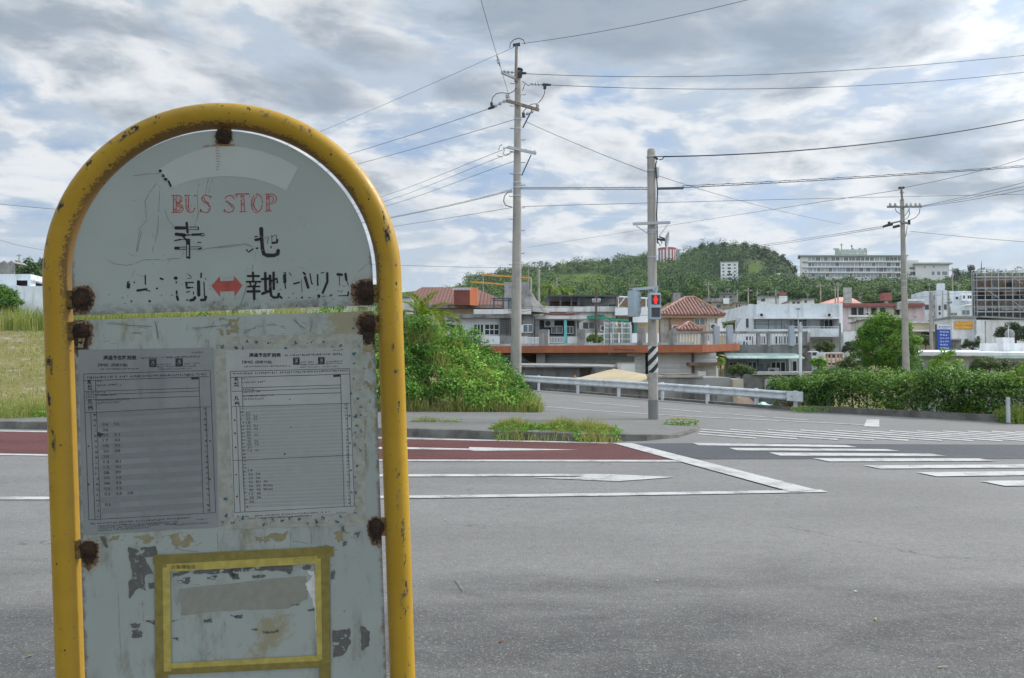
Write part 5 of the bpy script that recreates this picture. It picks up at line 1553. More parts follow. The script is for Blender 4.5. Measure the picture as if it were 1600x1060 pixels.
h.recess(1215, 530, 1306, 545, 1.5, 'carport_recess', 'conc_pale'); h.box('garden_wall', 1318, 518, 1345, None, 'corrugated', -2, 3)

# --- grey house with long balcony, pale green awning
h = Bld('balcony_house', 'grey house with long concrete balcony over a pale green awning', 'house', 1200, 52)
h.box('balcony_slab', 1120, 539, 1262, 552.5, 'conc_dark', -0.4, 8)
b = MB(); b.prism([(h.X(1262.1), h.Y - .4), (h.X(1277), h.Y + 1.6), (h.X(1277), h.Y + 7), (h.X(1262.1), h.Y + 7)], h.Z(549), h.Z(535)); b.build('balcony_slab', M['conc_tan'], h.e)  # right face in lighter tan: sunlight put into the colour
h.box('wall', 1150, 521.5, 1258, 538.9, 'white_wall', 1.8, 5.5)
for a, c, n in ((1184.5, 1195, 1), (1211, 1233.5, 3), (1164, 1176, 1), (1243, 1250, 0)):
    h.win(a, 526, c, 537, 1.8, n)
b = MB(); b.box(h.X(1045, -.3), h.X(1262, -.3), h.Y - 0.4, h.Y - 0.15, h.Z(521.5, -.3), h.Z(518, -.3)); b.build('balcony_rail', M['conc'], h.e)
b = MB()
for i in range(46):
    px = 1050 + i * 4.6
    if px < 1258: b.box(h.X(px, -.3) - .025, h.X(px, -.3) + .025, h.Y - .32, h.Y - .24, h.Z(540.5, -.3), h.Z(521.6, -.3))
b.build('baluster_grille', M['alu'], h.e)
for px in (1094, 1180.5, 1196.5): b = MB(); b.box(h.X(px), h.X(px + 4.5), h.Y - .42, h.Y - .12, h.Z(541), h.Z(521.7)); b.build('balcony_post', M['conc'], h.e)
for px, py, w in ((1117, 510, 8), (1137, 508, 8.5), (1234, 509, 7.5)):
    h.box('balcony_post', px, py, px + w, 540.5, 'blue_grey', -0.8, 0.35)
h.box('side_panel', 1252, 519, 1262, 541, 'conc_dark', -0.5, .3); b = MB(); b.prism([(h.X(1262.2), h.Y - .4), (h.X(1275.5), h.Y + 1.4), (h.X(1275.5), h.Y + 1.6), (h.X(1262.2), h.Y - .2)], h.Z(534.9), h.Z(519.5)); b.build('side_panel', M['white_wall'], h.e)
b = MB(); b.slab([(h.X(1125), h.Y - 1.6, h.Z(561)), (h.X(1243), h.Y - 1.6, h.Z(561)), (h.X(1240), h.Y - .35, h.Z(553.5)), (h.X(1129), h.Y - .35, h.Z(553.5))], (0, 0, .07)); b.build('awning', M['awning_green'], h.e)
h.box('wall', 1135, 552.8, 1232, None, 'blue_grey', 0.3, 6); h.box('wall', 1232.2, 552.8, 1246, None, 'white_wall', 0.1, 5); h.box('wall', 1246.2, 552.8, 1268, None, 'conc_dark', 0.9, 4)
h.win(1139, 567, 1151, 577, .3, 1); h.win(1169, 566.5, 1181, 577.5, .3, 1); h.win(1205, 566.5, 1226, 581, .3, 2); h.win(1238, 565, 1244, 580, .1, 0)
for px in (1189, 1199): o = h.box('vent', px, 569, px + 3, 577, 'conc', 0.24, 0.05)
h.box('terrace', 1176, 581.5, 1304, 586, 'conc_pale', -3.5, 3); h.box('terrace_wall', 1160, 586.2, 1300, None, 'conc_dark', -3.3, 2.6)
h.rail(1195, 593, 1211, 607, -3.36, 7, 'alu', 0.02, 'window_grille')
h.box('steps', 1150, 590, 1159.8, None, 'conc', -3.3, 2)
e = h.e
b = MB(); b.slab([at(1118, 553, 47), at(1136, 558.5, 46.5), at(1138, 561, 46.5), at(1120, 557, 47)], (0, 1.2, 0.1)); b.bar(at(1133, 559, 46.5), at(1133, 592, 46.5), .09, .09); b.build('side_canopy', M['wood'], e)

# --- vans and frame in the yard
def small_van(px0, px1, py0, py1, Y, label):
    e = empty('parked_van', (gx((px0 + px1) / 2, Y), Y + .8, at(800, py1, Y).z), label, 'van', 'white vans in the yard')
    x0, x1, z0, z1 = gx(px0, Y), gx(px1, Y), at(800, py1, Y).z, at(800, py0, Y).z
    H, L = z1 - z0, x1 - x0
    prof = [(0, .22), (0, .55), (.03, .60), (.10, .97), (.14, 1), (.96, 1), (1, .94), (1, .22)]
    b = MB(); b.slab([(x0 + u * L, Y, z0 + v * H) for u, v in prof], (0, 1.5, 0)); b.build('body', M['car_white'], e, bevel=.03)
    for u0, u1 in ((.15, .38), (.42, .66), (.70, .93)):
        b = MB(); b.box(x0 + u0 * L, x0 + u1 * L, Y - .015, Y - .002, z0 + .60 * H, z0 + .90 * H); b.build('window', M['glass'], e)
    for u in (.18, .82):
        for dy in (0.0, 1.4):
            b = MB(); b.lathe((x0 + u * L, Y + dy + .1, z0 + .2 * H), [(.0, -.1), (.19 * H, -.1), (.2 * H, -.06), (.2 * H, .06), (.19 * H, .1), (.0, .1)], 14, (0, -1, 0)); b.build('wheel', M['rubber'], e, smooth=True)


small_van(1246, 1279, 549, 566, 60, 'white van half hidden behind the grey balcony corner')
small_van(1285, 1318, 551, 572, 58, 'white van parked behind a timber frame')
e = empty('timber_trellis', (gx(1303, 57), 57, 0), 'pale timber frame standing in front of the white van', 'frame')
b = MB()
for px in (1293, 1299, 1306, 1312, 1316): b.bar(at(px, 576, 57), at(px, 552, 57), .09, .09)
for py in (553, 563, 571): b.bar(at(1292, py, 56.9), at(1317, py, 56.9), .08, .08)
b.build('lattice', mat('pale_orange_timber', (0.50, 0.33, 0.22), 0.8), e)

# --- car under the garage slab
e = empty('parked_car', (gx(812, 49), 49.5, 0.6), 'black car parked in shade under the rust orange slab', 'car')
x0, x1, z0 = gx(770, 49), gx(838, 49), 1.55
b = MB(); prof = [(0, 0.15), (0, .5), (.10, .62), (.28, .95), (.62, .98), (.82, .66), (.98, .55), (1, .3), (1, .15)]
b.slab([(x0 + u * (x1 - x0), 49, 0.72 + v * 1.25) for u, v in prof], (0, 1.6, 0)); b.build('body', M['car_black'], e, bevel=.05)
b = MB(); b.slab([(x0 + u * (x1 - x0), 48.985, 0.72 + v * 1.25) for u, v in ((.16, .63), (.30, .9), (.61, .93), (.76, .65))], (0, .012, 0)); b.build('window', M['glass'], e)
for u in (.2, .8):
    b = MB(); b.lathe((x0 + u * (x1 - x0), 49.1, 0.95), [(0, -.1), (.29, -.1), (.31, 0), (.29, .1), (0, .1)], 16, (0, -1, 0)); b.build('wheel', M['rubber'], e, smooth=True)

# --- pink building, white ones behind
h = Bld('pink_building', 'long pink building with red roof edge beyond the big green tree', 'building', 1370, 130)
h.box('wall', 1318, 479, 1446, None, 'pink', 0, 10); h.box('roof_edge', 1309, 474, 1446, 479, 'red_fascia', -0.8, 12)
for a, c in ((1331, 1339), (1342, 1349.5), (1362, 1370), (1376, 1384), (1398, 1406)): h.win(a, 481.5, c, 492, 0, 0, 0, 'glass', 'conc_dark')
h.box('stair_post', 1403, 473, 1411, 484, 'conc_pale', -1, 1)
h = Bld('coral_roof_house', 'house with coral hip roof and pale tower in front of the wooded hill', 'house', 1322, 165)
h.hip('roof', 1312, 1330, 464.5, 1288, 1352, 476, 'pink_roof', 0, 12, .3); h.box('wall', 1290, 476.4, 1350, None, 'white_old', .6, 10); h.box('tower', 1319, 449.5, 1332, 476, 'conc_pale', -1, 3)
h = Bld('white_shop', 'low white building below the pink building', 'building', 1345, 110)
h.box('wall', 1336, 495, 1368, None, 'white_wall', 0, 6); h.box('roof', 1327, 493, 1369, 495, 'white_wall', -.8, 7); h.win(1338, 500, 1342, 506, 0, 0); h.win(1345, 500, 1352, 506, 0, 1)
e = empty('red_water_tank', (gx(1388, 140), 140, 12), 'red square tank raised on a pale post above the pink roof', 'water tank')
b = MB(); b.box(gx(1381.5, 140), gx(1395, 140), 140, 141.5, at(800, 470, 140).z, at(800, 458, 140).z); b.build('tank', M['red_fascia'], e, bevel=.05)
b = MB(); b.box(gx(1386, 140), gx(1391, 140), 140.4, 141, tz(gx(1388, 140), 140), at(800, 470, 140).z - .005); b.build('post', M['conc_pale'], e)
h = Bld('weathered_apartments', 'pale grey stained apartment block with rooftop cube and corner tower', 'building', 1455, 140)
h.box('wall', 1420, 471, 1466, None, 'white_blue', .5, 9); h.box('upper_wall', 1446, 455, 1464.8, 470.9, 'white_blue', 1.2, 8); h.box('tower', 1464.9, 453.5, 1481, None, 'white_blue', -0.6, 9)
h.box('rooftop_cube', 1465, 443, 1478, 453.4, 'white_blue', .5, 2); h.box('roof_edge', 1419, 467.6, 1446, 470.8, 'white_wall', 0, 9)
for a, b0, c, d in ((1443, 476.5, 1452, 484), (1460, 477, 1464, 481), (1428, 475, 1432, 485), (1467.5, 478, 1470.5, 485), (1476, 476, 1480, 484), (1467.5, 488, 1470.5, 492), (1460, 464, 1463, 468)): h.win(a, b0, c, d, .5 if a < 1464 else -.6, 0, 0, 'glass', 'conc_pale')
h.win(1460, 464, 1463, 468, 1.2, 0)
h = Bld('cream_workshop', 'long low cream building behind the blue sign', 'building', 1455, 95)
h.box('wall', 1420, 505, 1492, None, 'cream', 0, 8); h.box('roof', 1418, 502.5, 1493, 504.8, 'white_old', -.5, 9); h.box('canopy', 1425, 515.5, 1493, 518, 'white_wall', -3, 3); h.recess(1440, 519, 1455, 530, 0); h.recess(1478, 518, 1490, 532, 0)
h = Bld('pale_house', 'pale house with arched window and skylight dormer beside the scaffolding', 'house', 1500, 150)
h.box('wall', 1482, 455, 1524, None, 'white_blue', 0, 9); h.box('lower_wall', 1487, 478, 1524, None, 'white_blue', -5, 4.9); h.box('dormer', 1504, 460, 1521, 470, 'white_wall', -1.5, 2); h.win(1506, 462, 1509, 467, -1.5, 0); h.win(1513, 462, 1519, 467, -1.5, 1); h.win(1494.5, 464, 1498, 468, 0, 0); h.win(1504, 485, 1516, 492, -5, 1, 0, 'glass_pale'); h.win(1485, 489, 1496, 493, -5, 1, 0, 'glass_pale')
b = MB(); b.slab([(h.X(1485), h.Y - 5.3, h.Z(480)), (h.X(1526), h.Y - 5.3, h.Z(474)), (h.X(1526), h.Y - 5.3, h.Z(475.5)), (h.X(1485), h.Y - 5.3, h.Z(481.5))], (0, 5, 0)); b.build('roof', M['white_wall'], h.e)

# --- scaffolded building
h = Bld('scaffolded_building', 'dark unfinished building wrapped in steel scaffolding', 'building', 1580, 110)
h.box('core', 1528, 430, 1700, None, mat('raw_brown_masonry', (0.24, 0.185, 0.15), 0.9, 0.4, 0.6, ((0.05, 0.045, 0.04), 0.7)), 1.5, 9)
for py, t in ((443, 'wood'), (462, 'dark'), (478, 'conc_pale'), (487, 'steel_dark')):
    h.box('floor_band', 1529, py, 1690, py + (7 if t != 'conc' else 8), t, 1.3, .19)  # dark and brown ones paint the shaded recesses between storeys
b = MB()
for px in (1520.5, 1523.5, 1528, 1541, 1551.5, 1562, 1573, 1584, 1595, 1606, 1628, 1650):
    for dy in (0, 1.0):
        b.tube([(h.X(px, dy), h.Y + dy, h.zg - 1), (h.X(px, dy), h.Y + dy, h.Z(422 if px % 2 < 1 else 427, dy))], 0.055 if px in (1541, 1562, 1584) else 0.035, 6)
for py in (423.5, 427, 438, 456, 462, 480):
    b.tube([(h.X(1520), h.Y, h.Z(py)), (h.X(1690), h.Y, h.Z(py - 2))], 0.035, 6)
for a, c in (((1585, 433), (1600, 444)), ((1585, 471), (1603, 487)), ((1541, 452), (1562, 466)), ((1606, 452), (1628, 467))): b.tube([(h.X(a[0], -.1), h.Y - .1, h.Z(a[1])), (h.X(c[0], -.1), h.Y - .1, h.Z(c[1]))], .05, 6)
b.build('scaffold_lattice', M['galv'], h.e)
for py in (450.5, 469, 487.5, 433): h.box('plank', 1528, py - .9, 1690, py + .6, 'galv', 0.05, .9)
h.box('screen', 1520, 430, 1528, 495, mat('dark_grey_netting', (0.09, 0.09, 0.095), 0.9, .3, 1), .6, .05)
e = empty('radio_mast', (gx(1534, 500), 500, 50), 'distant red and white lattice mast above the scaffolding', 'mast')
b = MB(); b.tube([at(1533.5, 430, 500), at(1533.5, 408, 500)], [.45, .12], 6); b.box(at(1531.5, 419, 500).x, at(1535.5, 419, 500).x, 499.6, 500.4, at(1531, 420.2, 500).z, at(1531, 419.2, 500).z); b.build('tower', M['red_fascia'], e)

# --- corrugated workshop with yellow sign, blue dealer sign
h = Bld('corrugated_workshop', 'pale corrugated workshop carrying a faded yellow sign', 'workshop', 1550, 88)
h.box('wall', 1488, 497.5, 1526, None, 'corrugated', 0, 9); h.box('wall', 1526.2, 500, 1700, None, 'corrugated', -.6, 10)
b = MB(); b.slab([(h.X(1528), h.Y - .9, h.Z(494.5)), (h.X(1700), h.Y - .9, h.Z(503)), (h.X(1700), h.Y - .9, h.Z(505.5)), (h.X(1528), h.Y - .9, h.Z(497))], (0, 10, 0)); b.build('roof', M['grey_roof'], h.e)
h.box('roof', 1487, 494, 1527, 497.3, 'grey_roof', -.3, 9)
h.box('annex', 1486, 532, 1502, None, 'conc_dark', -4, 3); h.box('annex_roof', 1485, 529.5, 1503, 531.8, 'grey_roof', -4.2, 3.5)
e = empty('yellow_sign', (h.X(1505), h.Y - .1, h.Z(508)), 'faded yellow sign board with red lettering on the corrugated wall', 'sign')
b = MB(); b.box(h.X(1491.5), h.X(1520), h.Y - .12, h.Y - .05, h.Z(514), h.Z(502)); o = b.build('board', M['yellow_sign'], e)
b = MB(); put_text(b, 'アムズオートサービス', (h.X(1492.5), h.Y - .125, h.Z(511)), UX, UZ, .30, h.X(1519) - h.X(1492.5), .02); put_text(b, '車検・整備・鈑金', (h.X(1496), h.Y - .125, h.Z(505)), UX, UZ, .10, 1.2); put_text(b, '☎', (h.X(1500), h.Y - .125, h.Z(513.5)), UX, UZ, .1, .14)
b.build('lettering', mat('dark_red_letter', (0.30, 0.09, 0.04), .6), o)
e = empty('blue_sign', (gx(1475, 76), 76, 0), 'tall blue roadside sign listing car names in white under a white header', 'sign')
YB = 76
def bz(py): return at(800, py, YB).z
b = MB(); b.box(gx(1465, YB), gx(1485.5, YB), YB, YB + .25, bz(548), bz(515)); o = b.build('panel', M['blue_sign'], e)
b = MB(); b.box(gx(1465, YB), gx(1485.5, YB), YB, YB + .25, bz(514.98), bz(507.5)); o2 = b.build('header', M['alu'], e)
b = MB(); b.box(gx(1464, YB), gx(1464.9, YB), YB + .05, YB + .3, tz(gx(1465, YB), YB) - .5, bz(507)); b.build('post', M['steel_dark'], e)
b = MB()
for i, s_ in enumerate(('ワゴンR', 'アルト', 'スペーシア', 'スイフト', 'ラパン', 'エブリイ')):
    w_ = {'アルト': .75, 'ラパン': .75}.get(s_, .86)
    put_text(b, s_, (gx(1469, YB), YB - .006, bz(520.2 + i * 5.05)), UX, UZ, .17, w_, .035)
b.build('white_lettering', M['sign_white'], o)
b = MB()
for i in range(7): b.box(gx(1465.3, YB), gx(1485.2, YB), YB - .004, YB - .001, bz(515.6 + i * 5.05), bz(515.3 + i * 5.05))
b.build('row_stripe', mat('darker_blue_stripe', (0.008, .03, .2), .5), o)
b = MB(); put_text(b, 'SUZUKI', (gx(1471.5, YB), YB - .006, bz(512)), UX, UZ, .13, .78, .04); put_text(b, '沖縄自動車販売', (gx(1467, YB), YB - .006, bz(514.5)), UX, UZ, .075, .95); b.build('blue_lettering', M['blue_sign'], o2)
b = MB(); put_text(b, 'S', (gx(1467.2, YB), YB - .006, bz(512.3)), UX, UZ, .17, .16, .06); b.build('red_lettering', mat('red_emblem', (.55, .04, .04), .5), o2)

# --- flat roofed house behind the hedge
h = Bld('flat_roof_house', 'low flat roofed house with pale roof edge and green gutter behind the hedge', 'house', 1510, 42)
b = MB(); b.prism([(gx(1396, 40), 40), (gx(1750, 37), 37), (gx(1750, 46), 46), (gx(1440, 46), 46)], [1.82, 1.80, 1.86, 1.86], [2.02, 1.90, 2.12, 2.2]); b.build('roof', M['white_wall'], h.e)
b = MB(); b.prism([(gx(1402, 40.5), 40.5), (gx(1750, 37.6), 37.6), (gx(1750, 45.5), 45.5), (gx(1440, 45.5), 45.5)], -1.5, 1.79); b.build('wall', M['conc_pale'], h.e)
b = MB(); b.bar((gx(1540, 38.1), 38.1, 1.74), (gx(1740, 36.6), 36.6, 1.72), .12, .12); b.build('gutter', M['awning_green'], h.e)
b = MB(); b.box(gx(1536, 43), gx(1750, 43), 43, 43.3, 2.0, at(800, 536.5, 43).z); b.build('upper_parapet', M['white_wall'], h.e)
for px0, px1 in ((1420, 1440), (1462, 1478)):
    b = MB(); y_ = 40.5 - (px0 - 1402) / 348 * 2.9; b.box(gx(px0, y_), gx(px1, y_), y_ - .25, y_ - .1, 0.7, 1.45); f_ = b.build('window', M['alu'], h.e); b = MB(); b.box(gx(px0, y_) + .06, gx(px1, y_) - .06, y_ - .27, y_ - .252, .76, 1.39); b.build('pane', M['glass_pale'], f_)
e = empty('domed_water_tank', (gx(1577, 42), 42.4, 2), 'round grey water tank on a white cube above the flat roof', 'water tank')
b = MB(); b.box(gx(1568, 42), gx(1585.5, 42), 42, 42.6, 2.1, at(800, 527.5, 42).z); b.build('plinth', M['white_wall'], e)
b = MB(); r_ = .235; b.lathe((gx(1578, 42.3), 42.3, at(800, 527, 42.3).z), [(.2, 0), (r_, .1), (r_ * .98, .2), (.19, .33), (.1, .4), (0, .42)], 16); b.build('tank', M['conc'], e, smooth=True)
b = MB(); b.tube([at(1575.5, 530, 41.95), at(1575.5, 509, 41.95)], .015, 6); b.build('mast', M['alu'], e)

# --- scattered roofs at the foot of the hill
def simple(name, label, px0, py0, px1, Y, m, wins=(), extra=()):
    h = Bld(name, label, 'house', (px0 + px1) / 2, Y, 'small houses at the foot of the wooded hill')
    h.box('wall', px0, py0, px1, None, m, 0, 9); h.box('roof', px0 - 1.5, py0 - 1.2, px1 + 1.5, py0 - .02, 'conc', -.5, 10)
    for w in wins: h.win(*w, 0, 0, 0, 'glass', 'conc_pale', .08)
    for x in extra: h.box(*x)
    return h


simple('concrete_house', 'raw concrete house with flat roof and dark opening left of the white modern house', 1112, 472, 1140, 165, 'conc_tan', [(1120, 476, 1127, 481)], [('rooftop_room', 1100, 466, 1128, 472, 'conc', 2, 5), ('rooftop_tank', 1131, 466, 1140, 475, 'white_wall', -1, 2)])
simple('concrete_house', 'taller dim concrete house with rooftop frame under the wooded hill', 1125, 459, 1152, 190, 'conc', [(1130, 462, 1134, 466), (1140, 462, 1145, 466)])
simple('concrete_house', 'tan concrete block with two narrow windows beside the slanting white wall', 1148, 473, 1166, 150, 'conc_tan', [(1150.5, 476, 1152.5, 482), (1155, 476, 1157, 482)])
simple('shed_roof_house', 'house with bluish white sheet roof behind the tan house', 1122, 482, 1152, 120, 'white_wall')
simple('white_roof_house', 'house with long white roof and red topped water tank', 1184, 464, 1222, 170, 'white_wall', [(1190, 467, 1196, 471)], [('rooftop_room', 1218, 463, 1231, None, 'white_wall', -1, 4), ('tank', 1219, 456.5, 1229, 462.9, 'red_fascia', -1, 2.5)])
simple('white_cube_house', 'small white cubic house just above the white modern roof', 1254, 468, 1273, 165, 'white_wall', [(1258, 470, 1261, 473)])
simple('pale_block', 'pale concrete block half hidden right of the signal pole', 1052, 459, 1064, 190, 'conc')
simple('grey_shack', 'grey roof showing between the tree and the pink building', 1425, 469, 1447, 170, 'conc_pale')

simple('white_wall_house', 'white house with two dark windows under the long white roof house', 1236, 470, 1252, 150, 'white_wall', [(1239, 472, 1243, 475), (1246, 472, 1250, 475)])
simple('white_wall_house', 'plain white house front between the big tree and the pink building', 1352, 500, 1386, 100, 'white_old', [(1357, 504, 1362, 511), (1368, 504, 1376, 511)])
simple('cream_house', 'cream house with flat roof behind the white terrace parapet', 1004, 470, 1030, 140, 'cream', [(1010, 474, 1016, 479)])
simple('white_wall_house', 'low white house under the raised red tank', 1375, 482, 1400, 160, 'white_wall')
simple('grey_block', 'grey block house in front of the hill trees right of the tan house', 1092, 474, 1112, 200, 'conc_pale', [(1096, 477, 1101, 481)])
simple('white_wall_house', 'tiny white house high among the hillside trees left of the striped tower', 1036, 434, 1043, 480, 'white_wall')
simple('grey_block', 'long grey retaining block beside the hillside apartments', 1160, 433, 1182, 470, 'conc')
simple('dome_house', 'low grey roof with pale dome on the hillside right of the apartments', 1215, 431, 1236, 480, 'conc', [], [('dome', 1215, 427, 1221, 431, 'white_wall', 0, 3)])

simple('white_bungalow', 'white bungalow beyond the dry field, glimpsed through the slit in the sign', 352, 468, 425, 66, 'white_wall', [(362, 478, 372, 490)])
simple('white_bungalow', 'pale grey bungalow beyond the field nearer to the palm', 470, 472, 596, 62, 'white_old', [(500, 480, 512, 492), (560, 480, 574, 492)])

for nm, px, py, dy in (('grey_house', 723, 526, 0), ('grey_house', 800, 508, 0.25), ('porch_house', 850, 500, 1.6), ('terrace_house', 937, 508, .2), ('tan_house', 1049, 508, -.25), ('tan_house', 1108, 506, -.1), ('white_house', 1226, 509, 1.5), ('balcony_house', 1155, 532, 1.8), ('balcony_house', 1197, 575, .3), ('pink_building', 1352, 488, 0), ('weathered_apartments', 1452, 489, .5), ('weathered_apartments', 1483, 470, .5), ('corrugated_workshop', 1522, 524, -.7), ('cream_workshop', 1460, 512, 0)):
    BL[nm].ac(px, py, dy)
for nm, px, a, c, dy, m in (('tiled_house', 700, 482, 500, .2, 'alu'), ('grey_house', 738, 498, 524, 0, 'alu'), ('grey_house', 833, 492, 522, .25, 'conc_dark'), ('porch_house', 900, 499, 525, 1.6, 'alu'), ('terrace_house', 905, 488, 520, .2, 'alu'), ('terrace_house', 958, 488, 520, .2, 'turq'), ('tan_house', 1047, 496, 518, -.25, 'conc_dark'), ('tan_house', 1119, 496, 518, -.1, 'conc_dark'), ('white_house', 1309, 498, 514, 1.5, 'alu'), ('white_house', 1236, 498, 514, 1.5, 'conc'), ('balcony_house', 1184, 553, 580, .3, 'conc_dark'), ('balcony_house', 1230, 553, 580, .3, 'alu'), ('pink_building', 1325, 479, 496, 0, 'conc_pale'), ('pink_building', 1356, 479, 496, 0, 'red_fascia'), ('weathered_apartments', 1458, 456, 498, .5, 'conc'), ('weathered_apartments', 1474, 454, 498, -.6, 'conc'), ('corrugated_workshop', 1540, 502, 540, -.6, 'conc'), ('garage_building', 1020, 553, 588, .2, 'conc')):
    BL[nm].pipe(px, a, c, dy, m)
h = BL['balcony_house']
rl_ = random.Random(8)
b = MB(); b.tube([(h.X(1090, .6), h.Y + .6, h.Z(523.5, .6)), (h.X(1135, .6), h.Y + .6, h.Z(523.5, .6))], .015, 6); ll = b.build('laundry_line', M['alu'], h.e)
for i, cc in enumerate(('white_wall', 'turq', 'blue_grey', 'white_wall', 'pink', 'white_old', 'cream')):
    px = 1093 + i * 5.6
    b = MB(); b.slab([(h.X(px, .6), h.Y + .6, h.Z(524, .6)), (h.X(px + 4, .6), h.Y + .6, h.Z(524, .6)), (h.X(px + 3.8, .6), h.Y + .6, h.Z(532 + rl_.random() * 4, .6)), (h.X(px + .3, .6), h.Y + .6, h.Z(532 + rl_.random() * 4, .6))], (0, .03, 0)); b.build('washing', M[cc], ll)
h = BL['scaffolded_building']
for r0, r1 in ((440, 449), (454.5, 467), (481, 486.5)):
    px = 1530
    while px < 1690:
        w = rl_.uniform(5, 13)
        if rl_.random() < .62:
            h.recess(px, r0 + rl_.uniform(0, 3), px + w, r1, 1.28, 'opening', rl_.choice(('dark', 'dark', 'wood', 'conc_dark', 'steel_dark')))
        px += w + rl_.uniform(1, 4)

# --- things up on the hill
def apartment():
    Y = 467; h = Bld('hillside_apartments', 'white five storey apartment block standing alone on the wooded hill', 'building', 1142, Y)
    z0, z1 = at(800, 439.5, Y).z - 3, at(800, 410.5, Y).z
    x0, x1, x2 = gx(1127, Y), gx(1153.5, Y), gx(1158.5, Y)
    b = MB(); b.prism([(x0, Y), (x1, Y - 1), (x2, Y + 5.5), (x0 + (x2 - x1), Y + 6.5)], z0, z1); b.build('wall', M['white_wall'], h.e)
    b = MB(); b.prism([(x0 - .3, Y - .3), (x1 + .1, Y - 1.4), (x2 + .4, Y + 5.5), (x0 + 2, Y + 6.9)], z1 + .01, z1 + .4); b.build('roof', M['conc_pale'], h.e)
    for f in range(5):
        zc_ = at(800, 414.3 + f * 5.2, Y).z
        for px, w, g in ((1130.8, 1.6, 'glass'), (1140, 3.2, 'dark'), (1148.6, 1.5, 'glass')):
            xx = gx(px, Y); yy = Y - (px - 1127) / 26.5
            b = MB(); b.box(xx - w * .28, xx + w * .28, yy - .12, yy + .08, zc_ - .45, zc_ + .40); b.build('window', M[g], h.e)


apartment()
e = empty('water_tower', (gx(1043, 620), 620, 80), 'round red and white striped water tower on the hill crest', 'water tower')
xc, R0 = gx(1043.3, 620), gx(814, 620)
zb, zt = at(800, 409, 620).z - 4, at(800, 388.5, 620).z
b = MB(); b.lathe((xc, 620, zb), [(R0, 0), (R0, zt - zb), (R0 * .9, zt - zb + .3), (0, zt - zb + .8)], 40); b.build('tank', mat('tower_red', (0.36, 0.075, 0.065), .7, .1, .1), e, smooth=True)
for i in range(16):
    a = 2 * math.pi * (i + .5) / 16
    b = MB(); k = 5; w = 2 * math.pi / 16 * .27
    ps = [(xc + (R0 + .08) * math.cos(a + w * (2 * j / k - 1)), 620 + (R0 + .08) * math.sin(a + w * (2 * j / k - 1))) for j in range(k + 1)]
    for j in range(k): b.poly([(*ps[j], zb), (*ps[j + 1], zb), (*ps[j + 1], zt - 1.6), (*ps[j], zt - 1.6)])
    b.build('white_stripe', M['white_wall'], e)
h = Bld('pump_house', 'small pale block beside the striped water tower', 'building', 1060, 618); h.box('wall', 1057.5, 390.5, 1063, None, 'conc_pale', 0, 4); h.box('roof', 1057, 390, 1063.5, 390.45, 'conc', -.3, 4.6)

h = Bld('hillside_hospital', 'long four storey hospital with roof sign and cross on the hill', 'hospital', 1335, 600)
h.box('wall', 1252, 400.5, 1419, None, 'hosp', 0, 14); h.box('roof', 1248.5, 398.6, 1421.5, 400.4, mat('green_roof_edge', (.33, .38, .30), .8), -2, 18)
for i, py in enumerate((408.6, 417, 425.6)): h.box('balcony_slab', 1256 if i else 1264, py, 1410, py + 1.5, 'hosp', -1.4, 1.4)
rr = random.Random(3)
for fl, (p0, p1) in enumerate(((402.2, 407.6), (411.0, 416.2), (419.0, 424.6), (427.8, 433))):
    px = 1264.5
    while px < 1408:
        w = rr.uniform(3.2, 7.0); w = min(w, 1409 - px)
        g = rr.choice(('glass', 'glass_blue', 'glass_blue') if fl else ('glass', 'glass', 'glass_blue'))
        h.win(px, p0, px + w, p1, 0, rr.choice((1, 2)), 0, g, 'hosp', .1)
        px += w + rr.uniform(.7, 1.6)
for py in (409, 417.5, 426): h.box('ledge', 1256, py, 1263.5, py + .9, 'conc', -1, 1)
h.box('sign_tower', 1306.5, 390, 1357, 398.4, 'hosp_green', 1, 6)
b = MB()
for px in (1306.5, 1311, 1335, 1346, 1354): b.box(h.X(px), h.X(px + 2.4), h.Y + 1, h.Y + 3, h.Z(390, 1) + .01, h.Z(388, 1))
b.build('roof_plant', M['hosp_green'], h.e)
b = MB()
put_text(b, 'オリブ山病院', (h.X(1312, 1), h.Y + .85, h.Z(393.6, 1)), UX, UZ, 1.4, h.X(1352, 1) - h.X(1312, 1), .03); put_text(b, '医療法人葦の会', (h.X(1317, 1), h.Y + .85, h.Z(397.8, 1)), UX, UZ, 1.5, h.X(1356, 1) - h.X(1317, 1), .03)
b.build('lettering', M['sign_white'], h.e)
b = MB(); b.box(h.X(1317.8), h.X(1318.6), h.Y + 1.5, h.Y + 1.9, h.Z(390), h.Z(380)); b.box(h.X(1315.8), h.X(1320.6), h.Y + 1.5, h.Y + 1.9, h.Z(383), h.Z(382.2)); b.build('cross', M['conc_dark'], h.e)
b = MB(); b.tube([(h.X(1334.5), h.Y + 2, h.Z(389)), (h.X(1334.5), h.Y + 2, h.Z(382))], .22, 6); b.lathe((h.X(1334.5), h.Y + 2, h.Z(385.5)), [(.7, 0), (.7, .8), (0, 1.3)], 8); b.build('beacon', M['red_fascia'], h.e)
h = Bld('hospital_annex', 'lower beige annex with wide roof overhang at the end of the hospital', 'building', 1458, 605)
h.box('stair_block', 1419.5, 407, 1437, None, 'hosp', -1, 10); h.box('wall', 1432, 413.2, 1485, None, 'hosp', -3, 12); h.box('roof', 1429, 410.5, 1491, 413, 'conc_pale', -5, 16)
for a, b0, c, d in ((1446, 416, 1448, 419), (1460, 416, 1462, 419), (1457.5, 424.5, 1462, 430), (1466, 424.5, 1471, 430), (1474, 424.5, 1482, 430)): h.win(a, b0, c, d, -3, 0, 0, 'glass_pale', 'hosp', .1)
h.win(1423, 418, 1431, 421, -1, 0); h.win(1424, 425, 1432, 430, -1, 0)

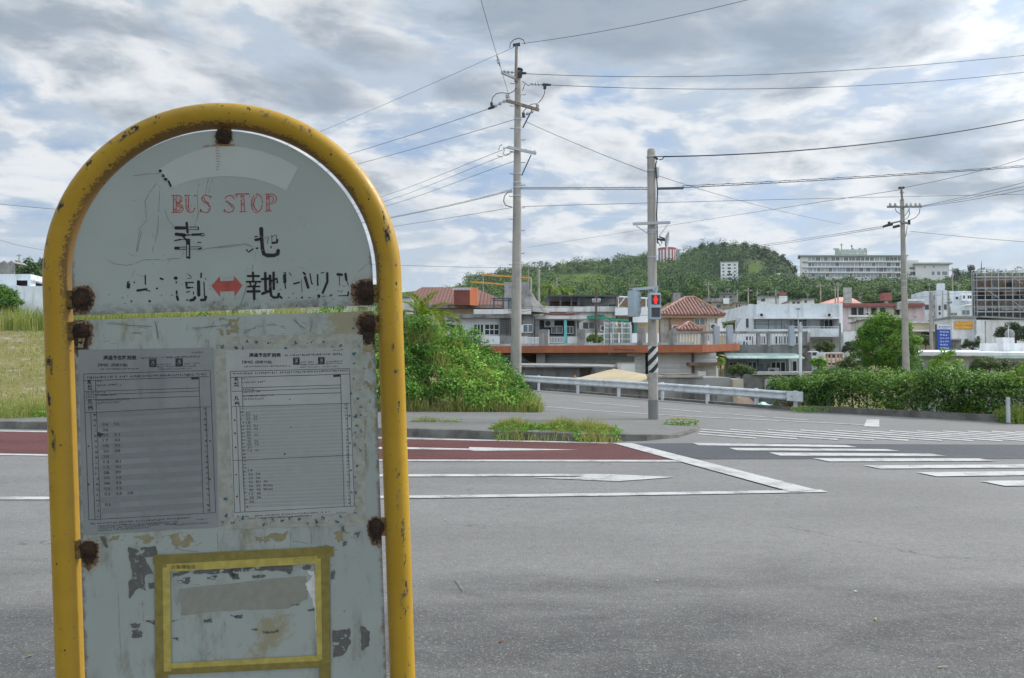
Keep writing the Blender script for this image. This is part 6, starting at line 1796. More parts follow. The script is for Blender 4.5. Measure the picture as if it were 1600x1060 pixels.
# --- houses beyond the field
h = Bld('field_house', 'white flat roofed house beyond the dry field', 'house', 20, 95)
h.box('upper_wall', -60, 428.5, 24, 447, 'white_blue', 0, 8); h.box('upper_wall', 24.1, 428.5, 46, 438, 'white_blue', 0, 8); h.box('recess_wall', 24.1, 438, 41, 446, 'dark', .8, 6); h.box('post', 41.1, 438.1, 46, 447, 'white_blue', 0, 1); h.box('wall', -60, 447.2, 78, None, 'white_blue', -2, 10); h.box('ledge', 46.2, 437, 53, 438.5, 'white_wall', 0, 4); h.win(2, 455, 12, 465, -2, 1)
b = MB(); b.slab([(h.X(34), h.Y - 5, h.Z(478)), (h.X(76), h.Y - 5, h.Z(478)), (h.X(55), h.Y - 3, h.Z(470)), (h.X(36), h.Y - 3, h.Z(470))], (0, .3, -.1)); b.build('porch_roof', M['grey_roof'], h.e)
h = Bld('concrete_turret', 'grey concrete turret with pointed parapet above the white house', 'tower', 8, 110)
h.box('shaft', -14, 411.5, 20.5, None, 'conc', 0, 3)
for k in range(3):
    b = MB(); x0 = -14 + k * 11.5; b.slab([(h.X(x0), h.Y, h.Z(411.4)), (h.X(x0 + 11.4), h.Y, h.Z(411.4)), (h.X(x0 + 5.7), h.Y, h.Z(407.5))], (0, 3, 0)); b.build('parapet', M['conc'], h.e)
if _fo.name in COL.objects:
    COL.objects.unlink(_fo)

# ------------------------------------------------------------------ vegetation
def unit(n):
    v = rng.normal(size=(n, 3)); return v / np.linalg.norm(v, axis=1, keepdims=True)


def leaf_object(name, P, out, size, tint, m, parent=None, asp=0.5, spread=0.9, fold=0.25):
    """thousands of separate leaves, each a folded diamond, leaning outwards from its clump"""
    n = len(P)
    w = unit(n) * spread * 0.75 + out * 0.65 + np.array([0, -0.12, 0.5]); w /= np.linalg.norm(w, axis=1, keepdims=True) + 1e-9   # blades face out and up to the light
    r = unit(n) + out * 0.4 - np.array([0, 0, 0.25]); s = np.cross(w, r); s /= np.linalg.norm(s, axis=1, keepdims=True) + 1e-9
    d = np.cross(s, w)
    L = np.asarray(size).reshape(-1, 1)
    a = P; t = P + d * L; mid = P + d * L * 0.5 + w * L * fold * 0.5
    V = np.stack([a, mid + s * L * asp * 0.5, t, mid - s * L * asp * 0.5], 1).reshape(-1, 3)
    return quad_object(name, V, tint, m, parent)


def quad_object(name, V, tint, m, parent=None):
    n = len(V) // 4
    me = bpy.data.meshes.new(name)
    me.vertices.add(4 * n); me.vertices.foreach_set('co', V.astype(np.float32).ravel())
    me.loops.add(4 * n); me.loops.foreach_set('vertex_index', np.arange(4 * n, dtype=np.int32))
    me.polygons.add(n); me.polygons.foreach_set('loop_start', np.arange(0, 4 * n, 4, dtype=np.int32))
    at_ = me.attributes.new('tint', 'FLOAT', 'FACE'); at_.data.foreach_set('value', np.clip(tint, 0, 1).astype(np.float32))
    me.update(); me.validate()
    me.materials.append(m)
    o = bpy.data.objects.new(name, me); COL.objects.link(o)
    if parent is not None:
        o.parent = parent
        if parent.get('world_mesh'):
            o.matrix_parent_inverse = parent.matrix_basis.inverted()
    return o


def blades(name, P, h, w, tint, m, parent=None, lean=0.35):
    """grass: each blade a tapering bent strip (two quads)"""
    n = len(P); az = rng.uniform(0, 2 * math.pi, n); ln_ = np.abs(rng.normal(0, lean, n)) + 0.05
    dx = np.stack([np.cos(az), np.sin(az), np.zeros(n)], 1); sx = np.stack([-np.sin(az), np.cos(az), np.zeros(n)], 1)
    tw = rng.uniform(0, math.pi, n); sx = sx * np.cos(tw)[:, None] + dx * np.sin(tw)[:, None]
    h = np.asarray(h).reshape(-1, 1); w = np.asarray(w).reshape(-1, 1); up_ = np.array([0, 0, 1.0])
    m1 = P + up_ * h * 0.55 + dx * h * (ln_ * 0.25)[:, None]; t = P + up_ * h * (1 - ln_ * 0.22)[:, None] + dx * h * ln_[:, None]
    A = np.stack([P - sx * w / 2, P + sx * w / 2, m1 + sx * w * .38, m1 - sx * w * .38], 1)
    B_ = np.stack([m1 - sx * w * .38, m1 + sx * w * .38, t + sx * w * .06, t - sx * w * .06], 1)
    V = np.concatenate([A, B_]).reshape(-1, 3)
    return quad_object(name, V, np.concatenate([tint, tint]), m, parent)


def clumps(C, rad, per, tintc, flat=0.8, up_bias=0.35, tn=0.19):
    """leaf positions on the shells of foliage clumps with centres C"""
    k = len(C); out = unit(k * per); out[:, 2] = out[:, 2] + up_bias * rng.random(k * per)
    out /= np.linalg.norm(out, axis=1, keepdims=True)
    r = np.repeat(np.asarray(rad) * np.ones(k), per) * rng.uniform(0.45, 1.05, k * per)
    P = np.repeat(C, per, 0) + out * r[:, None] * np.array([1, 1, flat])
    tint = np.repeat(np.asarray(tintc) * np.ones(k), per) + rng.normal(0, tn, k * per)
    return P, out, tint


M['leaf_bush'] = leaf_mat('bush_leaves', [(0.042, 0.101, 0.021), (0.105, 0.259, 0.039), (0.210, 0.434, 0.070), (0.420, 0.588, 0.133)], 0.22)
M['leaf_hedge'] = leaf_mat('hedge_leaves', [(0.026, 0.065, 0.018), (0.072, 0.163, 0.034), (0.156, 0.280, 0.052), (0.299, 0.416, 0.091)], 0.2)
M['leaf_tree'] = leaf_mat('broad_tree_leaves', [(0.034, 0.098, 0.014), (0.086, 0.207, 0.025), (0.184, 0.345, 0.040), (0.322, 0.460, 0.057)], 0.2)
M['leaf_dark'] = leaf_mat('dark_leaves', [(0.027, 0.053, 0.021), (0.048, 0.087, 0.030), (0.083, 0.128, 0.042), (0.150, 0.180, 0.068)], 0.25)
M['leaf_hill'] = leaf_mat('hill_leaves', [(0.024, 0.052, 0.022), (0.052, 0.105, 0.034), (0.095, 0.165, 0.048), (0.16, 0.225, 0.07)], 0.1, 0.7)
M['leaf_pine'] = leaf_mat('grey_green_needles', [(0.035, 0.061, 0.035), (0.061, 0.093, 0.054), (0.096, 0.128, 0.072)], 0.25, 0.7)
M['grass'] = leaf_mat('grass_blades', [(0.085, 0.145, 0.03), (0.17, 0.235, 0.05), (0.32, 0.32, 0.115), (0.48, 0.41, 0.20)], 0.3)
M['cane'] = leaf_mat('cane_blades', [(0.125, 0.213, 0.056), (0.200, 0.288, 0.094), (0.288, 0.350, 0.150)], 0.35)
M['palm'] = leaf_mat('palm_leaflets', [(0.060, 0.132, 0.018), (0.144, 0.240, 0.024), (0.312, 0.324, 0.060), (0.432, 0.360, 0.120)], 0.4)
M['bark'] = mat('grey_brown_bark', (0.12, 0.095, 0.07), 0.95, 0.3, 4, None, None, 0.5, 20)


# --- the overgrown bush on the bank -----------------------------------------
CRX = [-12, -9.5, -6.0, -4.3, -3.2, -2.4, -1.6, -0.95, -0.3, 0.25, 0.75]
CRZ = [2.0, 2.2, 2.50, 2.52, 2.25, 2.12, 1.95, 1.60, 1.15, 0.62, 0.05]


def bush_h(x, y):
    c = np.interp(x, CRX, CRZ)
    lump = 0.16 * np.sin(x * 2.3 + 1.1) * np.sin(y * 2.0 + x * .7) + 0.10 * np.sin(x * 5.1 + y * 3.3) + 0.07 * np.sin(y * 6.7 - x * 2.9)
    return c * np.clip((y - 21.5) / (1.0 + 0.55 * c), 0, 1) ** 0.62 * (1 + lump)


n = 1500
bx = np.concatenate([rng.uniform(-4.8, 0.65, 1150), rng.uniform(-12, -4.8, 350)]); by = 21.75 + rng.random(n) ** 1.3 * 5.2
bx = np.minimum(bx, 0.75 - np.maximum(by - 23.0, 0) * 0.36 + rng.normal(0, .12, n))
hz = bush_h(bx, by); lay = rng.uniform(0.70, 1.13, n)
bz_ = np.maximum(hz * lay + rng.normal(0, 0.07, n), np.maximum(terrain_z(bx, by), 0.05) + 0.08)
tc = 0.40 + 0.20 * np.sin(bx * 2.1 + by) + rng.normal(0, 0.15, n) + np.where((bx > -0.7), 0.04, 0)
P_, O_, T_ = clumps(np.stack([bx, by, bz_], 1), rng.uniform(0.12, 0.34, n), 86, tc, 0.85)
e = empty('overgrown_bush', (-2, 23.5, 0.2), 'big bright green overgrown bush on the bank beside the far pavement', 'bush')
leaf_object('foliage', P_, O_, rng.uniform(0.045, 0.115, len(P_)), T_, M['leaf_bush'], e, 0.5)
b = MB()
for i in range(40):
    k = rng.integers(0, n); b.tube([(bx[k] * .9 - .1, by[k] + .3, tz(bx[k], by[k] + .3)), ((bx[k]) + rng.normal(0, .1), by[k] + .1, bz_[k] * .6 + .2), (bx[k], by[k], bz_[k])], [.02, .015, .006], 5)
b.build('stem', M['bark'], e)
# tall grass growing up through and round it
gxs = np.concatenate([rng.uniform(-5.2, 0.8, 5200), rng.normal(-3.2, .8, 1600)]); gys = np.concatenate([rng.uniform(21.6, 24.0, 5200), rng.uniform(23.2, 25.2, 1600)])
gxs = np.minimum(gxs, 0.8 - np.maximum(gys - 23.0, 0) * 0.36)
gz = np.maximum(bush_h(gxs, gys) * .86, 0.14)
gh = np.where(np.arange(len(gxs)) < 5200, rng.uniform(0.2, 0.5, len(gxs)), rng.uniform(0.4, 0.85, len(gxs)))
o = blades('tall_grass', np.stack([gxs, gys, gz], 1), gh, rng.uniform(0.012, 0.024, len(gxs)), rng.beta(2, 3, len(gxs)) + .1, M['grass']); o['kind'] = 'stuff'

n = 4200
sxx = rng.uniform(-9, 0.85, n); syy = 21.45 + rng.random(n) ** 1.6 * 1.0
o = blades('verge_grass', np.stack([sxx, syy, np.full(n, .15)], 1), rng.uniform(.15, .55, n) * (.5 + .5 * np.sin(sxx * 3.1) ** 2), rng.uniform(.010, .02, n), rng.beta(2, 2.5, n) + .12, M['grass'], None, .55); o['kind'] = 'stuff'

# --- dry field on the left ---------------------------------------------------
n = 42000
fx = np.concatenate([rng.uniform(-32, -3.5, 26000), rng.uniform(-26, -11, 16000)]); fy = np.concatenate([22.4 + rng.random(26000) ** 1.2 * 27, 22.4 + rng.random(16000) * 24])
keep = (np.sin(fx * 1.7 + np.sin(fy * .9) * 2) + np.sin(fy * 1.3 + fx * .4) + rng.normal(0, .8, n)) > -0.5
fx, fy = fx[keep], fy[keep]
o = blades('field_grass', np.stack([fx, fy, terrain_z(fx, fy) - .02], 1), rng.uniform(0.06, 0.26, len(fx)), rng.uniform(0.012, 0.03, len(fx)), rng.beta(3, 1.5, len(fx)) * .95 + 0.06 * np.sin(fx + fy), M['grass'], None, 0.7); o['kind'] = 'stuff'
n = 9000
fx = rng.uniform(-42, -8, n); fy = rng.normal(49, 1.6, n)
o = blades('reed_grass', np.stack([fx, fy, terrain_z(fx, fy) - .05], 1), rng.uniform(0.8, 1.75, n), rng.uniform(0.03, 0.06, n), rng.beta(2.6, 1.9, n) * .82, M['grass'], None, 0.35); o['kind'] = 'stuff'
n = 7000
fx = rng.uniform(-24, -6, n); fy = 21.2 + rng.random(n) ** 2 * 2.6
o = blades('roadside_grass', np.stack([fx, fy, np.maximum(terrain_z(fx, fy), .12)], 1), rng.uniform(0.1, 0.55, n) * (0.4 + .6 * (np.sin(fx * 2.3) > -.2)), rng.uniform(0.010, 0.02, n), rng.beta(2, 3, n) + .08, M['grass'], None, 0.5); o['kind'] = 'stuff'


# --- weeds along the kerb -----------------------------------------------------
def weed(px0, px1, py, n, h, label, tint=.35, dy=0.5, spread=0.35):
    p0, p1 = gnd(px0, py), gnd(px1, py); L = (p1 - p0).length
    t = np.clip(rng.random(n) + rng.normal(0, .03, n), -.05, 1.05); q = rng.normal(-.05, spread, n) * (.35 + .65 * np.sin(np.clip(t, 0, 1) * math.pi) ** .5)
    x = p0.x + (p1.x - p0.x) * t; y = p0.y + (p1.y - p0.y) * t + q
    ed = (0.30 + 0.70 * np.minimum(1, np.minimum(t, 1 - t) * 4)) * (0.45 + .55 * np.sin(t * L * 2.3 + 1) ** 2)
    z = np.where(q > -0.12, 0.15, 0.02)
    e = empty('weed_clump', (p0.x * .5 + p1.x * .5, p0.y * .5 + p1.y * .5, .1), label, 'weeds')
    blades('blade_tuft', np.stack([x, y, z], 1), rng.uniform(.35, 1, n) * h * ed, rng.uniform(.007, .016, n), rng.beta(2, 3, n) * .8 + tint - .2, M['grass'], e, .55)
    k = max(20, n // 7); t = rng.random(k)
    P_, O_, T_ = clumps(np.stack([p0.x + (p1.x - p0.x) * t, p0.y + (p1.y - p0.y) * t + rng.normal(0, spread * .8, k), .06 + rng.random(k) ** 1.5 * h * .5], 1), .07, 8, .45)
    leaf_object('leaf_tuft', P_, O_, rng.uniform(.03, .07, len(P_)), T_, M['leaf_bush'], e)


weed(768, 915, 684, 4200, .38, 'thick tuft of tall weeds spilling over the kerb of the corner pavement', .42)
weed(895, 968, 687, 1500, .34, 'yellowish weeds at the thin end of the kerb growth', .55)
weed(640, 720, 671, 420, .22, 'thin line of short weeds on the pavement below the bush', .42, 0, .12)
weed(1040, 1090, 667, 260, .10, 'sparse dry grass at the rounded tip of the corner pavement', .6, 0, .1)
weed(1560, 1640, 661, 1100, .5, 'grass tufts at the foot of the short grey post by the hedge', .32, 0, .25)
weed(1478, 1530, 648, 900, .75, 'tall green grass clump in front of the hedge', .2, 0, .3)
weed(1235, 1330, 645, 420, .12, 'low moss and weeds along the kerb beyond the guardrail end', .3, 0, .1)
weed(-60, 84, 662, 3000, .62, 'weeds on the kerb before the dry field', .5, 0, .4)

# --- hedge -----------------------------------------------------------------------
HL = [(8.4, 26.2), (9.3, 24.6), (12.8, 20.2), (14.8, 18.7), (30, 18.3)]
HC = np.cumsum([0] + [math.dist(HL[i], HL[i + 1]) for i in range(4)])


def hedge_pts(n, tmax):
    t = rng.random(n) * tmax
    x = np.interp(t, HC, [p[0] for p in HL]); y = np.interp(t, HC, [p[1] for p in HL])
    off = rng.random(n) * 2.2
    nx, ny = 0.80, 0.60
    top = np.interp(t, [0, 1.2, 2.2, 3.5, 6, 8.5, 10.5, 14, 25], [0.75, 1.0, 1.05, 1.12, 1.2, 1.22, 1.12, 1.05, 1.2]) + 0.12 * np.sin(t * 2.7) + 0.08 * np.sin(t * 6.1) + 0.05 * np.sin(t * 11.3)
    prof = np.sqrt(np.clip(1 - ((off - 1.1) / 1.35) ** 2, 0, 1))
    ztop = top * (0.55 + 0.45 * prof)
    front = rng.random(n) < 0.55
    off = np.where(front, rng.random(n) ** 1.5 * 0.7, off)
    z = np.where(front, rng.random(n) ** 0.8 * ztop, ztop - rng.random(n) * .12)
    hole = (np.abs(t - 2.9) < 0.75) & (z < 0.42) & (rng.random(n) < .7)
    hole |= (t < 1.6) & (z < 0.45) & (rng.random(n) < .7)
    k = ~hole
    return np.stack([x + nx * off, y + ny * off, z], 1)[k], t[k]


C, t = hedge_pts(2300, 18)
tc = 0.30 + 0.28 * (C[:, 2] / 1.2) ** 2 + 0.12 * np.sin(t * 1.9) + rng.normal(0, .12, len(C))  # higher clumps lighter: top light painted into the leaf tint
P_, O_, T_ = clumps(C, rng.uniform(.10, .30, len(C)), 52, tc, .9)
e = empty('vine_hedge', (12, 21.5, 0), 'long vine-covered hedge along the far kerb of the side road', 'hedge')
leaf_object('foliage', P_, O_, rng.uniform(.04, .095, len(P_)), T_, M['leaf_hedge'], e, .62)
b = MB()
for i in range(60):
    tt = rng.random() * 16; x = float(np.interp(tt, HC, [p[0] for p in HL])) + .5; y = float(np.interp(tt, HC, [p[1] for p in HL])) + .4
    b.tube([(x, y, -.2), (x + rng.normal(0, .15), y + rng.normal(0, .1), .4), (x + rng.normal(0, .3), y + rng.normal(0, .2), .95)], [.022, .016, .008], 5)
b.build('stem', M['bark'], e)
k = 26; C = C[rng.integers(0, len(C), k)]; C = C[(C[:, 0] > 11.5)]
P_, O_, T_ = clumps(C + np.array([-.15, -.12, 0]), .05, 5, .5)
M['petal'] = leaf_mat('pale_flowers', [(.55, .55, .5), (.62, .6, .58)], .3)
leaf_object('flower_petals', P_, O_, np.full(len(P_), .06), T_, M['petal'], e, .8)


# --- trees and shrubs -------------------------------------------------------------
def tree(name, label, px, pyt, pyb, w_px, Y, m, trunk_py=None, ncl=60, per=70, leaf=.14, group=None, shape='round', crad=.22, cat='tree', tint=.45, trunk_r=.1):
    """crown fills the photo box (px +- w/2, pyt..pyb) at distance Y; a forked trunk stands on the ground below"""
    c = at(px, (pyt + pyb) / 2, Y); rx = w_px / 2 / F * Y; rz = (pyb - pyt) / 2 / F * Y; ry = rx * .9
    zg = tz(c.x, c.y)
    e = empty(name, (c.x, c.y, zg), label, cat, group)
    d = unit(ncl); k = rng.uniform(.35, 1, ncl) ** (.6 if per < 200 else .42)
    d[:, 2] = np.where(d[:, 2] < (-.35 if shape != 'cone' else -.8), -d[:, 2] * .6, d[:, 2])
    if shape == 'cone':
        d[:, :2] *= np.clip(1.15 - .55 * (d[:, 2] + 1) / 2, .3, 1.1)[:, None]
    if shape == 'flat':
        d[:, 2] = np.round(d[:, 2] * 2.2) / 2.2 + rng.normal(0, .05, ncl)
    cr = crad * (rx + rz) / 2
    C = np.array(c) + d * k[:, None] * np.array([rx - cr * .5, ry - cr * .5, rz - cr * .4])
    tc = tint + .18 * (C[:, 2] - c.z) / max(rz, .1) + rng.normal(0, .12, ncl)  # crown tops lighter, as if lit from above: put into the tint
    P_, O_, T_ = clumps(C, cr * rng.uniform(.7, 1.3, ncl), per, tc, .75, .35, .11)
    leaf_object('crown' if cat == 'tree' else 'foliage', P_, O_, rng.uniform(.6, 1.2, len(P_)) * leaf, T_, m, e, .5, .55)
    b = MB(); base = Vector((c.x, c.y, zg - .3)); fork = Vector((c.x + rx * .05, c.y, c.z - rz * .55))
    b.tube([base, (base + fork) / 2 + Vector((rx * .05, 0, 0)), fork], [trunk_r * 1.2, trunk_r, trunk_r * .8], 8)
    for i in range(7):
        q = Vector(C[rng.integers(0, ncl)]); b.tube([fork, fork.lerp(q, .5) + Vector((0, 0, .1 * rz)), q], [trunk_r * .6, trunk_r * .38, trunk_r * .12], 6)
    b.build('trunk', M['bark'], e, smooth=True)
    return e


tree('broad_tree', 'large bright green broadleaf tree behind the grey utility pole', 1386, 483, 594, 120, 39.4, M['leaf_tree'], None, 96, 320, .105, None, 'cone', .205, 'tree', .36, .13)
tree('round_tree', 'small dark round tree with bare trunk by the pale green awning', 1157, 567, 594, 48, 39, M['leaf_dark'], None, 46, 90, .09, None, 'round', .3, 'tree', .55, .05)
tree('light_shrub', 'light green upright shrub rising above the hedge', 1478, 541, 590, 52, 26, M['leaf_tree'], None, 34, 50, .09, None, 'cone', .22, 'shrub', .62, .03)
tree('dark_shrub', 'dark dense shrub behind the hedge, flecked with pale leaves', 1546, 557, 596, 72, 28, M['leaf_dark'], None, 55, 90, .075, None, 'round', .3, 'shrub', .55, .04)
tree('dark_shrub', 'dark shrub at the edge of the frame beside the pale leaf-flecked one', 1606, 562, 600, 56, 27.5, M['leaf_dark'], None, 46, 90, .075, None, 'round', .3, 'shrub', .48, .04)
tree('layered_pine', 'dark layered pine before the corrugated workshop and domed tank', 1585, 503, 540, 62, 58, M['leaf_pine'], None, 34, 110, .16, None, 'flat', .24, 'tree', .5, .1)
tree('layered_pine', 'small dark pine against the pale corrugated wall by the blue sign', 1519, 529, 552, 30, 60, M['leaf_pine'], None, 20, 80, .14, None, 'flat', .28, 'tree', .5, .06)
tree('yard_shrub', 'yellow-green shrub in front of the white van', 1279, 556, 583, 26, 50, M['leaf_tree'], None, 26, 60, .13, None, 'round', .28, 'shrub', .5, .04)
tree('yard_shrub', 'dark green bush between the timber trellis and the big tree', 1330, 556, 592, 46, 46, M['leaf_dark'], None, 46, 70, .13, None, 'round', .26, 'shrub', .6, .05)
tree('yard_shrub', 'low leafy bank of bushes under the timber trellis', 1300, 573, 596, 64, 42, M['leaf_hedge'], None, 50, 70, .12, None, 'round', .26, 'shrub', .45, .04)
tree('dark_shrub', 'dark shrub filling the gap beneath the big broadleaf tree', 1352, 572, 606, 60, 37, M['leaf_dark'], None, 50, 80, .11, None, 'round', .26, 'shrub', .55, .04)
tree('dark_shrub', 'deep green shrub at the foot of the slimmer utility pole', 1415, 574, 606, 50, 34.5, M['leaf_hedge'], None, 44, 80, .10, None, 'round', .26, 'shrub', .35, .04)
tree('yard_tree', 'bushy tree under the balcony of the white modern house', 1288, 533, 556, 36, 70, M['leaf_dark'], None, 36, 60, .2, None, 'round', .26, 'tree', .6, .06)
tree('yard_tree', 'loose grey-green tree right of the white modern house', 1328, 532, 560, 24, 72, M['leaf_pine'], None, 26, 60, .2, None, 'round', .28, 'tree', .7, .06)
tree('slab_shrub', 'rounded shrub showing over the parapet of the rust orange slab', 930, 520, 545, 34, 60, M['leaf_hedge'], None, 30, 60, .16, None, 'round', .3, 'shrub', .45, .05)
tree('garden_tree', 'bright tree between the tan house and the slanting white wall', 1146, 488, 522, 34, 88, M['leaf_tree'], None, 36, 60, .3, None, 'round', .28, 'tree', .4, .1)
tree('garden_tree', 'dark tree left of the blue sign under the cream canopy', 1446, 521, 548, 16, 84, M['leaf_dark'], None, 22, 50, .25, None, 'round', .3, 'tree', .5, .06)
tree('roof_garden_tree', 'leafy mass on the roof of the pink building', 1372, 463, 476, 44, 150, M['leaf_hill'], None, 36, 50, .5, None, 'round', .3, 'tree', .55, .1)
tree('roof_garden_tree', 'dark round tree beside the raised red tank', 1408, 460, 478, 28, 152, M['leaf_hill'], None, 30, 50, .5, None, 'round', .3, 'tree', .35, .1)
tree('porch_plant', 'yellowish plant beside the garage end wall', 1126, 556, 585, 14, 46, M['leaf_tree'], None, 14, 40, .12, None, 'round', .3, 'shrub', .8, .03)
tree('field_bush', 'rounded dark bush at the far edge of the dry field', 4, 444, 502, 66, 56, M['leaf_hedge'], None, 90, 110, .17, None, 'cone', .25, 'shrub', .4, .08)
for i, (px, pyt, w, Y) in enumerate(((2, 412, 40, 180), (28, 410, 34, 190), (48, 404, 30, 170), (70, 402, 36, 185), (95, 404, 40, 180), (-40, 408, 60, 180))):
    tree('far_tree', 'dark crowned tree behind the white field house', px, pyt, 452, w, Y, M['leaf_hill'], None, 40, 50, .7, 'trees behind the white field house', 'round', .28, 'tree', .45, .2)
tr = np.random.default_rng(4)
for i in range(34):
    px = tr.uniform(830, 1530); Y = tr.uniform(175, 235)
    py = 566 - (tz(gx(px, Y), Y) - 1.5) / Y * F
    tree('town_tree', 'small dark green tree among the roofs below the wooded hill', px, py - tr.uniform(20, 34), py + 2, tr.uniform(20, 40), Y, M['leaf_hill'], None, 26, 44, .7, 'trees among the roofs below the hill', 'round', .3, 'tree', tr.uniform(.3, .7), .15)


def palm(name, label, base, crown, fronds, m, leaflet=.35, width=.03, trunk_r=.1):
    """fronds: list of (azimuth, elevation, length)"""
    e = empty(name, tuple(base), label, 'palm')
    b = MB(); b.tube([base, base.lerp(crown, .5) + Vector((.03, 0, 0)), crown], [trunk_r * 1.2, trunk_r, trunk_r * .9], 8); b.build('trunk', M['bark'], e, smooth=True)
    V, T = [], []; rb_ = MB()
    for (az_, el_, L) in fronds:
        pts = []; p = crown.copy(); el2 = el_
        for i in range(13):
            pts.append(p.copy()); p = p + Vector((math.cos(az_) * math.cos(el2), math.sin(az_) * math.cos(el2), math.sin(el2))) * (L / 12); el2 -= (.10 + .012 * i) * (1.25 if el_ < .9 else .6)
        rb_.tube(pts, [.018 * L / 2 * (1 - i / 14) + .004 for i in range(13)], 5)
        tn = rng.uniform(.2, .75)
        for i in range(1, 13):
            for s_ in range(3):
                for side in (-1, 1):
                    q = pts[i - 1].lerp(pts[i], s_ / 3); t = (pts[i] - pts[i - 1]).normalized()
                    sd = t.cross(Vector((0, 0, 1)))
                    sd = sd.normalized() if sd.length > .1 else Vector((1, 0, 0))
                    upv = sd.cross(t)
                    ll = leaflet * L / 2 * (math.sin(math.pi * (i / 13) ** .7) * .8 + .3)
                    dd = (sd * side * .75 + t * .65 + upv * .28 + Vector((rng.normal(0, .08), rng.normal(0, .08), rng.normal(0, .08) - .12))).normalized()
                    wv = dd.cross(upv).normalized() * width * L / 2
                    mid = q + dd * ll * .45
                    V += [q, mid + wv, q + dd * ll + Vector((0, 0, -.08 * ll)), mid - wv]; T.append(tn + rng.normal(0, .12))
    quad_object('frond_leaf', np.array([tuple(v) for v in V]), np.array(T), m, e)
    rb_.build('frond_rib', M['leaf_tree'] if False else M['palm_rib'], e)


M['palm_rib'] = mat('palm_rib', (.26, .24, .07), .7)
pc = at(660, 498, 27.0)
palm('sago_palm', 'yellow-green palm with one upright and one drooping frond above the bush', Vector((pc.x, pc.y, tz(pc.x, pc.y) - .2)), pc, [(-2.4, 1.35, 1.15), (-.45, 1.42, 1.15), (3.0, .75, 1.35), (-.25, .55, 1.75), (2.4, 1.0, 1.2), (-1.9, .4, 1.2), (.9, .7, 1.3), (-1.0, .85, 1.2), (3.5, .3, 1.2), (-.1, .9, 1.2)], M['palm'], .6, .04, .09)
for i, (px, py, Y, lab) in enumerate(((858, 452, 120, 'feathery palm below the cane field, beside the tall lamp spike'), (880, 457, 125, 'lower drooping palm in front of the cane field'))):
    pc = at(px, py, Y)
    palm('hill_palm', lab, Vector((pc.x, pc.y, tz(pc.x, pc.y) - .2)), pc, [(k * .63 + i, .85 - .5 * (k % 2), 2.6) for k in range(10)], M['cane'], .5, .05, .2)

# --- wooded hill --------------------------------------------------------------------
def pix(x, y, z):
    zz = z - CAMH; yc = y * math.cos(PITCH) + zz * math.sin(PITCH); zc_ = -y * math.sin(PITCH) + zz * math.cos(PITCH)
    return 800 + F * x / yc, 530 - F * zc_ / yc


n = 4600
hy = 205 + rng.random(n) ** 0.75 * 455; hpx = rng.uniform(470, 1720, n); hx = (hpx - 800) / F * hy
hz_ = terrain_z(hx, hy); bpx, bpy_ = pix(hx, hy, hz_)
rad = rng.uniform(2.2, 4.8, n) * np.interp(hy, [205, 300], [.65, 1.0])
peak = np.exp(-((hpx - 1150) / 70) ** 2) * (hy > 470)
rad = rad * (1 + .35 * peak)
hosp = (hpx > 1238) & (hpx < 1502)
rad = np.where(hosp & (hy > 480), rad * .62, rad)
tpx, tpy = pix(hx, hy, hz_ + rad * 1.6)
cane = (((bpx - 905) / 48) ** 2 + ((bpy_ - 436) / 8) ** 2 < 1) | (((bpx - 905) / 66) ** 2 + ((bpy_ - 453) / 8) ** 2 < 1) | (((bpx - 780) / 34) ** 2 + ((bpy_ - 455) / 6) ** 2 < 1) | (((bpx - 1182) / 12) ** 2 + ((bpy_ - 424) / 18) ** 2 < 1) | (((bpx - 862) / 10) ** 2 + ((bpy_ - 430) / 3) ** 2 < 1)
bad = cane | ((np.abs(hpx - 1142) < 24) & (hy > 330) & (hy < 480) & (tpy < 436)) | ((np.abs(hpx - 1045) < 24) & (hy > 480) & (tpy < 405)) | (hosp & (hy > 590))
bad |= (hpx < 730) & (tpy < np.interp(hpx, [470, 640, 735], [470, 458, 446]))
bad |= hosp & (tpy < 427)
hx, hy, hz_, rad, hpx, peak = [a[~bad] for a in (hx, hy, hz_, rad, hpx, peak)]
k = len(hx)
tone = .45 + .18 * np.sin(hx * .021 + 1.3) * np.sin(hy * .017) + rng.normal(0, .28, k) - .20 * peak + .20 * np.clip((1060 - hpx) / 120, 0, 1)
big_ = rng.random(k) < .35
rad = rad * np.where(big_, 1.35, 1.0)
C = np.stack([hx, hy, hz_ + rad * rng.uniform(.3, 1.0, k)], 1)
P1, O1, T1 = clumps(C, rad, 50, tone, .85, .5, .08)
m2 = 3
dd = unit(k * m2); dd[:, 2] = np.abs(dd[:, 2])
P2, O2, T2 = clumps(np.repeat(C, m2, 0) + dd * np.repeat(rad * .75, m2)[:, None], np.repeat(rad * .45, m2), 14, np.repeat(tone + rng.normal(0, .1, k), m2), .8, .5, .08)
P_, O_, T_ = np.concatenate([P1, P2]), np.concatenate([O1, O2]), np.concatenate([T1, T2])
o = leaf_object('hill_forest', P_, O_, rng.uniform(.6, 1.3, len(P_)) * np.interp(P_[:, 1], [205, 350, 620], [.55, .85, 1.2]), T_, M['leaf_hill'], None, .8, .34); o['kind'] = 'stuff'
n = 16000
cx_ = np.concatenate([rng.uniform(835, 975, 11000), rng.uniform(745, 815, 3000), rng.uniform(1165, 1200, 2000)]); cy = 230 + rng.random(n) * 330
x = (cx_ - 800) / F * cy; z = terrain_z(x, cy); bpx, bpy_ = pix(x, cy, z)
